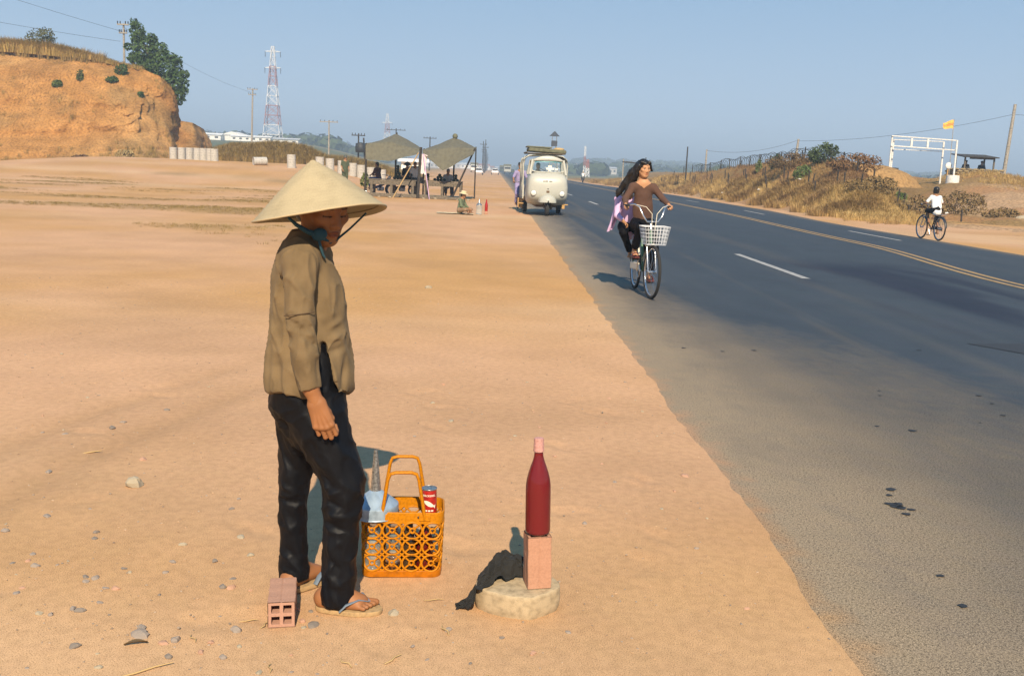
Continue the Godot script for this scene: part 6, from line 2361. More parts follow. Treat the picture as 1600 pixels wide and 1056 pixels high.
	for i in tx.v.size():
		tx.v[i].z += 0.005
	part(o, "number_plate_marks", tx.mesh(), M.dark)
	# passenger body behind: floor, side rails, hoops, canvas roof and load
	var bed := MB.new()
	bed.cbox(Vector3(0, 0.50, -0.95), Vector3(1.44, 0.12, 1.75), 0.02)
	bed.cbox(Vector3(0, 0.36, -0.3), Vector3(0.7, 0.2, 2.2), 0.02)
	part(o, "chassis", bed.mesh(), M.rust)
	for x: float in [-0.72, 0.72]:
		var sp := MB.new()
		sp.cbox(Vector3(x, 0.76, -0.95), Vector3(0.04, 0.42, 1.72), 0.01)
		part(o, "side_panel", sp.mesh(), M.cream_paint)
		var stp := MB.new()
		stp.cbox(Vector3(x * 1.08, 0.33, -0.35), Vector3(0.16, 0.03, 0.3), 0.006)
		stp.tube([Vector3(x * 1.05, 0.33, -0.4), Vector3(x, 0.5, -0.4)], 0.015, 5)
		part(o, "step", stp.mesh(), M.ochre)
		var mf := MB.new()
		mf.cbox(Vector3(x * 1.05, 0.32, -1.30), Vector3(0.18, 0.34, 0.02), 0.004)
		part(o, "mud_flap", mf.mesh(), M.ochre)
	for z: float in [-0.12, -0.95, -1.78]:
		var hp := MB.new()
		hp.tube([Vector3(-0.74, 0.5, z), Vector3(-0.76, 1.65, z), Vector3(-0.72, 1.86, z), Vector3(-0.58, 1.97, z), Vector3(0.0, 2.0, z), Vector3(0.58, 1.97, z), Vector3(0.72, 1.86, z), Vector3(0.76, 1.65, z), Vector3(0.74, 0.5, z)], 0.028, 7)
		part(o, "hoop", hp.mesh(), M.cream_paint)
	var cv := MB.new()
	var cr: Array = []
	for i in 14:
		var z := lerpf(-0.02, -1.85, i / 13.0)
		var row: Array = []
		for k in 21:
			var a := PI * k / 20.0
			row.append(Vector3(cos(a) * 0.75, 1.74 + 0.29 * pow(sin(a), 0.7) + 0.012 * nB.get_noise_2d(i * 30, k * 30), z))
		cr.append(row)
	cv.grid(cr)
	part(o, "canvas_roof", cv.mesh(), M.canvas)
	var rt := MB.new()
	for z: float in [-0.1, -0.6, -1.2, -1.7]:
		rt.cbox(Vector3(0, 2.05, z), Vector3(1.34, 0.03, 0.04), 0.006)
	for x: float in [-0.66, 0.66]:
		rt.cbox(Vector3(x, 2.08, -0.9), Vector3(0.03, 0.03, 1.75), 0.006)
	part(o, "roof_rack", rt.mesh(), M.wood_grey)
	var ld := MB.new()
	ld.cbox(Vector3(0.05, 2.15, -0.75), Vector3(1.3, 0.13, 1.3), 0.03, Basis(Vector3(0, 0, 1), -0.04))
	part(o, "roof_load", ld.mesh(), M.canvas_dark)
	var l2 := MB.new()
	l2.cbox(Vector3(-0.22, 2.265, -0.8), Vector3(0.85, 0.05, 1.0), 0.015, Basis(Vector3(0, 0, 1), -0.02))
	part(o, "roof_load", l2.mesh(), M.canvas_dark)
	var l3 := MB.new()
	l3.ball(Vector3(0.48, 2.22, -0.6), Vector3(0.2, 0.06, 0.2), Basis(), 6)
	part(o, "roof_load", l3.mesh(), M.straw_bit)
	var seat := MB.new()
	seat.cbox(Vector3(0, 0.78, 0.1), Vector3(1.1, 0.14, 0.4), 0.04)
	seat.cbox(Vector3(0, 1.05, -0.1), Vector3(1.1, 0.45, 0.1), 0.04)
	part(o, "seat", seat.mesh(), M.dark)
	var D := joints({"pelvis": Vector3(0, 0.92, 0.1), "neck": Vector3(0, 1.46, 0.2), "head": Vector3(0.0, 1.62, 0.26), "face": Vector3(0, -0.1, 1), "sh": Vector3(0.15, 1.38, 0.2), "el": Vector3(0.21, 1.10, 0.34), "wr": Vector3(0.16, 1.10, 0.55), "hip": Vector3(0.09, 0.9, 0.12), "kn": Vector3(0.12, 0.88, 0.5), "an": Vector3(0.12, 0.50, 0.55), "toe": Vector3(0.12, 0.44, 0.7)})
	figure("person", "driver at the wheel behind the van's windscreen", Vector3(1.42, 0.017, -34.5), 0.03, D, {"cell": 0.026, "shirt": M.dark_cloth, "trousers": M.dark_cloth, "fat": 0.9, "hs": 0.9})

# ------------------------------------------------------------------ stall under tarpaulins
func sheet(c: Array, n: int, sag: float, seed_: int) -> ArrayMesh:
	# patch through a 3x3 net of points, softened with small creases
	var b := MB.new()
	var rows: Array = []
	for i in n + 1:
		var u := float(i) / n
		var row: Array = []
		for j in n + 1:
			var w := float(j) / n
			var f := func(a: Vector3, m: Vector3, d: Vector3, t: float) -> Vector3:
				return a.lerp(m, t * 2.0) if t < 0.5 else m.lerp(d, t * 2.0 - 1.0)
			var q: Vector3 = f.call(f.call(c[0][0], c[0][1], c[0][2], w), f.call(c[1][0], c[1][1], c[1][2], w), f.call(c[2][0], c[2][1], c[2][2], w), u)
			q.y += 0.05 * nA.get_noise_2d(u * 90 + seed_ * 50, w * 90) - sag * sin(PI * u) * sin(PI * w) + 0.02 * nA.get_noise_2d(u * 300, w * 300 + seed_)
			row.append(q)
		rows.append(row)
	b.grid(rows)
	return b.mesh()

func table(o: Node3D, x0: float, x1: float, z0: float, z1: float, y: float, legs: Array) -> void:
	var n := 4
	for i in n:
		var b := MB.new()
		var za := lerpf(z0, z1, i / float(n)) + 0.008
		var zb := lerpf(z0, z1, (i + 1.0) / n) - 0.008
		b.cbox(Vector3((x0 + x1) / 2, y, (za + zb) / 2), Vector3(x1 - x0, 0.04, absf(zb - za)), 0.006)
		part(o, "plank", b.mesh(), M.wood_grey)
	var ap := MB.new()
	ap.cbox(Vector3((x0 + x1) / 2, y - 0.13, z0 + 0.035), Vector3(x1 - x0 - 0.06, 0.2, 0.03), 0.005)
	part(o, "apron", ap.mesh(), M.wood_grey)
	for x: float in legs:
		for z: float in [z0 + 0.09, z1 - 0.09]:
			var l := MB.new()
			var g := gh(o.position.x + x, o.position.z + z) - o.position.y
			l.cbox(Vector3(x, (y - 0.02 + g) / 2, z), Vector3(0.11, y - 0.02 - g, 0.08), 0.006)
			part(o, "leg", l.mesh(), M.wood_grey)

func build_stall() -> void:
	var g := gh(-3.5, -46.5)
	var s := thing("market_shelter", "olive canvas shelter of two peaked tarpaulins on poles by the road", "shelter", Vector3(0, g, 0))
	# left sheet: front edge hangs, ridge at the back
	var c1 := [[Vector3(-5.88, 1.66, -45.6), Vector3(-4.75, 1.62, -45.6), Vector3(-3.55, 2.0, -45.8)], [Vector3(-5.98, 2.40, -46.3), Vector3(-4.85, 2.52, -46.6), Vector3(-3.50, 2.22, -46.4)], [Vector3(-6.3, 2.36, -48.9), Vector3(-4.80, 2.92, -48.4), Vector3(-3.55, 2.28, -48.9)]]
	part(s, "tarpaulin", sheet(c1, 22, 0.04, 1), M.canvas)
	var c2 := [[Vector3(-3.34, 2.02, -45.8), Vector3(-2.40, 1.28, -45.6), Vector3(-1.02, 2.12, -45.6)], [Vector3(-3.40, 2.20, -46.4), Vector3(-2.15, 2.38, -46.7), Vector3(-0.92, 2.38, -46.3)], [Vector3(-3.50, 2.26, -48.9), Vector3(-2.02, 2.86, -48.3), Vector3(-1.0, 2.46, -48.9)]]
	part(s, "tarpaulin", sheet(c2, 22, 0.03, 2), M.canvas)
	var pole := func(a: Vector3, b: Vector3, r: float, m: Material, n := "pole") -> void:
		var t := MB.new()
		t.tube([a, b], [r, r * 0.85], 7)
		part(s, n, t.mesh(), m)
	pole.call(Vector3(-3.53, -0.05, -45.95), Vector3(-3.45, 2.30, -46.2), 0.075, M.dark_wood)
	pole.call(Vector3(-4.62, -0.05, -45.3), Vector3(-3.52, 2.05, -45.8), 0.03, M.bamboo)
	pole.call(Vector3(-5.96, -0.05, -46.2), Vector3(-5.96, 2.38, -46.25), 0.035, M.dark_wood)
	pole.call(Vector3(-6.25, -0.05, -48.9), Vector3(-6.28, 2.4, -48.9), 0.035, M.dark_wood)
	pole.call(Vector3(-2.0, 0.0, -46.2), Vector3(-0.98, 2.36, -46.0), 0.045, M.dark_wood)
	pole.call(Vector3(-1.0, 0.0, -48.9), Vector3(-1.0, 2.48, -48.9), 0.035, M.dark_wood)
	pole.call(Vector3(-4.82, 0.0, -48.4), Vector3(-4.78, 2.98, -48.4), 0.045, M.dark_wood)
	pole.call(Vector3(-2.03, 0.0, -48.3), Vector3(-2.0, 2.92, -48.3), 0.045, M.dark_wood)
	pole.call(Vector3(-3.5, 0.0, -48.9), Vector3(-3.5, 2.3, -48.9), 0.04, M.dark_wood)
	var knob := MB.new()
	knob.ball(Vector3(-2.0, 2.92, -48.3), Vector3(0.13, 0.13, 0.13), Basis(), 6)
	part(s, "wrapped_pole_top", knob.mesh(), M.canvas_dark)
	pole.call(Vector3(-3.30, 2.0, -45.7), Vector3(-2.95, 0.0, -45.3), 0.02, M.lilac, "cloth_strip")
	# hanging cloth by the middle post
	var cl := MB.new()
	var rows: Array = []
	for i in 9:
		var u := i / 8.0
		rows.append([Vector3(-3.38, lerpf(2.0, 1.15, u), -45.85), Vector3(-3.27 + 0.05 * sin(u * 5), lerpf(2.0, 1.1, u), -45.80), Vector3(-3.12 - 0.1 * u, lerpf(1.95, 1.2, u), -45.86)])
	cl.grid(rows)
	single("hung_cloth", cl.mesh(), M.pinkwhite, "pale cloth hung beside the shelter's dark middle post", "cloth", Vector3(0, g, 0))
	# counters
	var t1 := thing("wooden_counter", "rough plank counter under the shelter's left tarpaulin", "counter", Vector3(0, g, 0))
	table(t1, -5.85, -3.65, -46.5, -47.5, 0.78, [-5.7, -4.78, -3.8])
	var t2 := thing("wooden_counter", "rough plank counter under the shelter's right tarpaulin", "counter", Vector3(0, g, 0))
	table(t2, -3.35, -1.52, -46.5, -47.4, 0.80, [-3.2, -2.45, -1.6])
	var beam := thing("wooden_beam", "long low timber lying along the ground before the counters", "timber", Vector3(0, g, 0))
	var bm := MB.new()
	bm.cbox(Vector3(-4.1, 0.09, -46.15), Vector3(3.9, 0.17, 0.2), 0.015, Basis(Vector3.UP, 0.02))
	part(beam, "timber", bm.mesh(), M.wood_grey)
	var bm2 := MB.new()
	bm2.cbox(Vector3(-2.35, 0.06, -45.8), Vector3(1.75, 0.12, 0.16), 0.015, Basis(Vector3.UP, -0.05))
	single("wooden_beam", bm2.mesh(), M.wood_grey, "shorter low timber on the ground right of the dark post", "timber", Vector3(0, g, 0))
	# goods on the counters: heaped fruit under cloth, dark green
	var heap := func(x: float, z: float, w: float, h: float, label: String, m: Material) -> void:
		var root := thing("produce_heap", label, "produce", Vector3(x, g + 0.80, z))
		var r := RandomNumberGenerator.new()
		r.seed = int(x * 100) + 5000
		var k := 0
		var lay := 0
		while lay * 0.1 < h:
			var half := w * (1.0 - lay * 0.1 / h)
			var n := maxi(1, int(half * 2 / 0.15))
			for i in n:
				var q := MB.new()
				q.ball(Vector3((i - (n - 1) * 0.5) * 0.15, 0.07 + lay * 0.105, r.randf_range(-0.06, 0.06)), Vector3(0.08, 0.07, 0.075), Basis(), 5)
				part(root, "melon", q.mesh(), m)
			lay += 1
	heap.call(-4.55, -46.95, 0.26, 0.52, "tall dark green melon heap on the left counter", M.melon)
	heap.call(-3.15, -46.9, 0.14, 0.22, "low green produce heap by the middle post", M.melon)
	heap.call(-1.85, -46.85, 0.2, 0.30, "small green produce heap at the right end of the counter", M.melon)
	heap.call(-2.6, -46.9, 0.3, 0.22, "wide low green produce heap on the right counter", M.melon)
	# people at the stall
	var seated := func(x: float, z: float, face: Vector3, y: float) -> Dictionary:
		return joints({"pelvis": Vector3(0, 0.52, 0), "neck": Vector3(0, 1.0, 0.08), "head": Vector3(0, 1.16, 0.13), "face": face, "sh": Vector3(0.16, 0.95, 0.07), "el": Vector3(0.22, 0.72, 0.15), "wr": Vector3(0.14, 0.68, 0.36), "hip": Vector3(0.09, 0.5, 0.02), "kn": Vector3(0.13, 0.5, 0.42), "an": Vector3(0.13, 0.1, 0.42), "toe": Vector3(0.14, 0.04, 0.56)})
	var f1 := figure("person", "man in a dark red shirt and blue trousers astride a motorbike at the stall", Vector3(-5.55, g + 0.28, -47.9), -2.2, seated.call(0, 0, Vector3(0.3, -0.25, 1), 0), {"cell": 0.024, "shirt": M.maroon, "trousers": M.blue_cloth, "sleeve": 1.7})
	var stand := joints({"pelvis": Vector3(0, 0.86, 0), "neck": Vector3(0, 1.36, 0.02), "head": Vector3(0, 1.53, 0.05), "face": Vector3(0, -0.15, 1), "sh": Vector3(0.17, 1.31, 0.01), "el": Vector3(0.22, 1.06, 0.02), "wr": Vector3(0.2, 0.86, 0.14), "hip": Vector3(0.09, 0.84, 0), "kn": Vector3(0.1, 0.47, 0.03), "an": Vector3(0.1, 0.085, 0), "toe": Vector3(0.12, 0.03, 0.14)})
	figure("person", "customer in a white shirt standing behind the dark shelter post", Vector3(-3.85, g, -48.0), 0.3, stand, {"cell": 0.024, "shirt": M.white_cloth, "trousers": M.dark_cloth, "sleeve": 0.7})
	figure("person", "dark-clothed figure seated behind the left counter", Vector3(-4.22, g + 0.32, -48.1), 0.1, seated.call(0, 0, Vector3(0, -0.2, 1), 0), {"cell": 0.026, "shirt": M.black_cloth, "trousers": M.black_cloth, "hat": "cone", "hatmat": M.dark_green_cloth})
	figure("person", "figure in pale grey seated behind the right counter", Vector3(-2.28, g + 0.1, -47.9), 0.2, seated.call(0, 0, Vector3(-0.2, -0.2, 1), 0), {"cell": 0.026, "shirt": M.grey_cloth, "trousers": M.dark_cloth})
	build_motorbike("small motorbike parked under the shelter's left sheet", Vector3(-5.45, g, -47.95), 1.25, M.blue_cloth)
	build_motorbike("second small motorbike behind the left counter", Vector3(-4.5, g, -48.7), 1.35, M.maroon)
	# bush of cut branches at the left end
	plant("leafy_bundle", "bundle of green leafy branches at the shelter's left end", "plant", Vector3(-6.05, g, -46.6), [[Vector3(0, 0.65, 0), Vector3(0.22, 0.25, 0.2)], [Vector3(0.05, 0.9, 0), Vector3(0.14, 0.18, 0.12)]], 220, 0.06, [Color(0.145, 0.170, 0.055), Color(0.145, 0.170, 0.055)], [Vector3(0, 0, 0), Vector3(0, 0.4, 0)], 5)
	# small stones before the stall
	for k in 9:
		var x := -5.2 + k * 0.5
		var o := single("rubble_stone", stone_mesh(90 + k, 0.6), M.stone_pale, "%s pale rubble stone from the left before the shelter" % nth(k), "stone", Vector3(x, gh(x, -45.2) + 0.03, -45.2 + 0.4 * sin(k * 2.3)), "rubble before the shelter")
		o.scale = Vector3.ONE * (0.06 + 0.03 * sin(k * 1.7))
	# soldier in green with helmet
	var gs := gh(-8.65, -58.0)
	figure("person", "soldier in olive green with a steel helmet standing beyond the straw hat", Vector3(-8.65, gs, -58.0), 0.5, stand, {"cell": 0.024, "shirt": M.olive, "trousers": M.olive, "sleeve": 0.8, "hat": "helmet", "hatmat": M.helmet, "fat": 1.08, "hem": 0.06})
	# child on a mat with a jar and a bottle
	var ch := joints({"pelvis": Vector3(0, 0.13, 0), "neck": Vector3(0, 0.47, 0.06), "head": Vector3(0, 0.60, 0.11), "face": Vector3(0, -0.2, 1), "sh": Vector3(0.12, 0.43, 0.05), "el": Vector3(0.17, 0.25, 0.12), "wr": Vector3(0.07, 0.16, 0.32), "hip": Vector3(0.08, 0.12, 0.02), "kn": Vector3(0.22, 0.14, 0.28), "an": Vector3(-0.06, 0.09, 0.32), "toe": Vector3(-0.14, 0.05, 0.36)})
	var gc := gh(-1.08, -32.2)
	figure("person", "child in a green shirt and pale hat sitting on the ground", Vector3(-1.10, gc + 0.02, -32.2), 1.15, ch, {"cell": 0.018, "shirt": M.green_cloth, "trousers": M.tan_cloth, "hat": "bush", "hatmat": M.khaki, "fat": 0.78, "hs": 0.92, "sleeve": 1.6, "legs": 1.5})
	var mat_ := MB.new()
	var mr: Array = []
	for i in 20:
		var row: Array = []
		for j in 8:
			row.append(Vector3(-1.85 + i * 0.062, gc + 0.025 + 0.03 * absf(nA.get_noise_2d(i * 25, j * 25)), -32.55 + j * 0.09 + 0.02 * sin(i)))
		mr.append(row)
	mat_.grid(mr)
	single("ground_sheet", mat_.mesh(), M.khaki, "pale cloth spread on the dirt under the seated child", "cloth")
	var jar := thing("glass_jar", "clear glass jar with a funnel neck standing near the seated child", "jar", Vector3(-0.50, gh(-0.5, -32.6), -32.6))
	var jm := MB.new()
	jm.lathe([Vector2(0.0, 0.0), Vector2(0.095, 0.0), Vector2(0.1, 0.02), Vector2(0.1, 0.26), Vector2(0.09, 0.3), Vector2(0.09, 0.3), Vector2(0.0, 0.3)], 18)
	part(jar, "glass", jm.mesh(), M.clearjar)
	var jf := MB.new()
	jf.lathe([Vector2(0.095, 0.30), Vector2(0.08, 0.33), Vector2(0.03, 0.37), Vector2(0.012, 0.52), Vector2(0.0, 0.52)], 14)
	part(jar, "funnel", jf.mesh(), M.tin)
	var b2 := thing("fuel_bottle", "distant red bottle standing on the dirt beyond the glass jar", "bottle", Vector3(-0.27, gh(-0.27, -32.9), -32.9))
	var bb := MB.new()
	bb.lathe([Vector2(0.0, 0.1), Vector2(0.05, 0.1), Vector2(0.052, 0.3), Vector2(0.02, 0.42), Vector2(0.018, 0.48), Vector2(0.0, 0.48)], 16)
	part(b2, "glass", bb.mesh(), M.darkred2)
	var bs := MB.new()
	bs.cbox(Vector3(0, 0.05, 0), Vector3(0.11, 0.1, 0.11), 0.01)
	part(b2, "foot_block", bs.mesh(), M.brick_pale)

func build_motorbike(label: String, at: Vector3, turn: float, paint: Material) -> void:
	var o := thing("motorbike", label, "motorbike", at, turn)
	for z: float in [-0.58, 0.58]:
		var w := Node3D.new()
		w.name = "wheel"
		o.add_child(w, true)
		w.position = Vector3(0, 0.29, z)
		w.basis = Basis(Vector3.UP, PI / 2)
		var t := MB.new()
		t.ring(Vector3.ZERO, 0.255, 0.035, 26, Basis(), 6)
		part(w, "tyre", t.mesh(), M.tyre)
		var r := MB.new()
		r.ring(Vector3.ZERO, 0.215, 0.015, 22, Basis(), 5)
		for i in 12:
			var a := TAU * i / 12
			r.tube([Vector3.ZERO, Vector3(cos(a), sin(a), 0) * 0.21], 0.004, 3, false)
		part(w, "rim", r.mesh(), M.chrome)
	var b := MB.new()
	b.tube([Vector3(0, 0.29, -0.58), Vector3(0, 0.42, -0.1), Vector3(0, 0.62, 0.28), Vector3(0, 0.80, 0.36)], [0.04, 0.07, 0.06, 0.04], 7)
	b.tube([Vector3(0, 0.85, 0.36), Vector3(0, 0.29, 0.58)], 0.035, 6)
	part(o, "frame", b.mesh(), paint)
	var e := MB.new()
	e.cbox(Vector3(0, 0.32, 0.0), Vector3(0.2, 0.2, 0.3), 0.04)
	part(o, "engine", e.mesh(), M.chrome)
	var s := MB.new()
	s.cbox(Vector3(0, 0.70, -0.3), Vector3(0.22, 0.1, 0.62), 0.04)
	part(o, "seat", s.mesh(), M.dark)
	var h := MB.new()
	h.tube([Vector3(-0.34, 0.98, 0.22), Vector3(-0.1, 0.96, 0.34), Vector3(0.1, 0.96, 0.34), Vector3(0.34, 0.98, 0.22)], 0.014, 6)
	part(o, "handlebar", h.mesh(), M.chrome)
	var l := MB.new()
	l.ball(Vector3(0, 0.86, 0.45), Vector3(0.08, 0.08, 0.08), Basis(), 6)
	part(o, "headlight", l.mesh(), M.lens)

# ------------------------------------------------------------------ oil drums
func build_drums() -> void:
	var d0 := thing("oil_drum", "whitewashed oil drum nearest the bank in the left row", "drum", Vector3.ZERO, 0.0, "whitewashed oil drums on the left")
	var b := MB.new()
	b.lathe([Vector2(0.0, 0.005), Vector2(0.27, 0.005), Vector2(0.285, 0.0), Vector2(0.285, 0.02), Vector2(0.278, 0.03), Vector2(0.278, 0.28), Vector2(0.288, 0.295), Vector2(0.278, 0.31), Vector2(0.278, 0.56), Vector2(0.288, 0.575), Vector2(0.278, 0.59), Vector2(0.278, 0.85), Vector2(0.285, 0.86), Vector2(0.285, 0.88), Vector2(0.27, 0.88), Vector2(0.265, 0.865), Vector2(0.0, 0.865)], 26)
	part(d0, "barrel", b.mesh(), M.whitewash)
	var bung := MB.new()
	bung.lathe([Vector2(0.04, 0.865), Vector2(0.04, 0.885), Vector2(0.0, 0.885)], 10, Vector3(0.15, 0, 0))
	part(d0, "bung", bung.mesh(), M.rust)
	var spots := [
		[-20.05, -72.3, "whitewashed oil drum at the right end of the left-hand row", 0], [-20.55, -73.0, "whitewashed oil drum second from the right end of the left-hand row", 0], [-21.2, -73.6, "whitewashed oil drum third from the right end of the left-hand row", 0], [-21.8, -74.1, "whitewashed oil drum fourth from the right end of the left-hand row", 0], [-22.5, -74.6, "whitewashed oil drum fifth from the right end of the left-hand row", 0], [-23.2, -75.0, "whitewashed oil drum sixth from the right, at the foot of the bank", 0], [-23.9, -75.3, "whitewashed oil drum deepest in the shade at the bank's corner", 0],
		[-13.4, -66.4, "lone whitewashed oil drum standing left of the straw hat", 0],
		[-11.6, -66.6, "whitewashed oil drum just above the straw hat's peak", 0], [-10.95, -66.8, "whitewashed oil drum right of the straw hat's peak", 0], [-10.2, -66.9, "whitewashed oil drum left of the helmeted soldier", 0], [-9.5, -67.0, "whitewashed oil drum behind the helmeted soldier", 0], [-8.95, -67.1, "first whitewashed oil drum right of the helmeted soldier", 0], [-8.3, -67.2, "second whitewashed oil drum right of the helmeted soldier", 0], [-7.6, -67.4, "whitewashed oil drum seen under the left tarpaulin", 0]]
	for i in spots.size():
		var s: Array = spots[i]
		var o := d0 if i == 0 else copy_of(d0, "oil_drum", Vector3.ZERO, 0.0, s[2])
		o.set_meta("label", s[2])
		o.position = Vector3(s[0], gh(s[0], s[1]) - 0.03, s[1])
		o.rotation = Vector3(0.03 * sin(i * 3.1), i * 1.3, 0.03 * cos(i * 2.2))
	var ly := copy_of(d0, "oil_drum", Vector3(-15.4, gh(-15.4, -68) + 0.27, -68.0), 0.0, "whitewashed oil drum lying on its side by the dry hump")
	ly.basis = Basis(Vector3.UP, 0.5) * Basis(Vector3(0, 0, 1), PI / 2 + 0.05)

# ------------------------------------------------------------------ lattice towers, poles and wires
func lattice_tower(called: String, label: String, cat: String, at: Vector3, h: float, wb: float, wt: float, bands: int, arms: Array, bar: float) -> void:
	var o := thing(called, label, cat, at)
	var n := bands * 2
	var lv: Array = []
	for i in n + 1:
		var u := float(i) / n
		lv.append([h * u, lerpf(wb, wt, pow(u, 0.75))])
	for k in bands:
		var b := MB.new()
		for i in range(k * 2, k * 2 + 2):
			var y0: float = lv[i][0]
			var y1: float = lv[i + 1][0]
			var a0: float = lv[i][1]
			var a1: float = lv[i + 1][1]
			var c := [Vector2(-1, -1), Vector2(1, -1), Vector2(1, 1), Vector2(-1, 1)]
			for q in 4:
				var u0: Vector2 = c[q]
				var u1: Vector2 = c[(q + 1) % 4]
				b.tube([Vector3(u0.x * a0, y0, u0.y * a0), Vector3(u0.x * a1, y1, u0.y * a1)], bar, 4)
				b.tube([Vector3(u0.x * a0, y0, u0.y * a0), Vector3(u1.x * a1, y1, u1.y * a1)], bar * 0.6, 4)
				b.tube([Vector3(u1.x * a0, y0, u1.y * a0), Vector3(u0.x * a1, y1, u0.y * a1)], bar * 0.6, 4)
				b.tube([Vector3(u0.x * a1, y1, u0.y * a1), Vector3(u1.x * a1, y1, u1.y * a1)], bar * 0.7, 4)
		part(o, "lattice_section", b.mesh(), M.tower_white if k % 2 == 0 else M.tower_red)
	for a in arms:
		var b := MB.new()
		for z: float in [-0.5, 0.5]:
			b.tube([Vector3(-a[1], a[0], 0), Vector3(0, a[0] + a[1] * 0.12, z), Vector3(a[1], a[0], 0)], bar * 0.8, 4)
			b.tube([Vector3(-a[1], a[0], 0), Vector3(0, a[0] - a[1] * 0.08, z), Vector3(a[1], a[0], 0)], bar * 0.8, 4)
		part(o, "cross_arm", b.mesh(), M.tower_white)
		for x: float in [-1.0, 1.0]:
			var s := MB.new()
			s.tube([Vector3(a[1] * x, a[0], 0), Vector3(a[1] * x, a[0] - 2.2, 0)], 0.14, 5)
			part(o, "insulator", s.mesh(), M.dark)

func pole(called: String, label: String, at: Vector3, h: float, r: float, lean: float, arms: Array, m: Material, group := "") -> Node3D:
	var o := thing(called, label, "pole", at, 0.0, group)
	o.rotation.z = lean
	var b := MB.new()
	b.tube([Vector3(0, -0.5, 0), Vector3(0, h * 0.5, 0), Vector3(0, h, 0)], [r, r * 0.88, r * 0.72], 9)
	part(o, "post", b.mesh(), m)
	for a: Array in arms:
		var c := MB.new()
		c.cbox(Vector3(0, a[0], r + 0.05), Vector3(a[1] * 2, 0.12, 0.1), 0.01)
		part(o, "crossarm", c.mesh(), m)
		for x: float in [-0.9, -0.45, 0.45, 0.9]:
			var s := MB.new()
			s.tube([Vector3(x * a[1], a[0] + 0.05, r + 0.05), Vector3(x * a[1], a[0] + 0.28, r + 0.05)], 0.045, 6)
			part(o, "insulator", s.mesh(), M.dark)
	return o

func wire(label: String, pts: Array, sag: float, r := 0.012) -> void:
	var b := MB.new()
	for i in pts.size() - 1:
		var q: Array = []
		for k in 17:
			var u := k / 16.0
			q.append((pts[i] as Vector3).lerp(pts[i + 1], u) - Vector3(0, sag * 4 * u * (1 - u), 0))
		b.tube(q, r, 4, false)
	single("power_line", b.mesh(), M.dark, label, "wire")

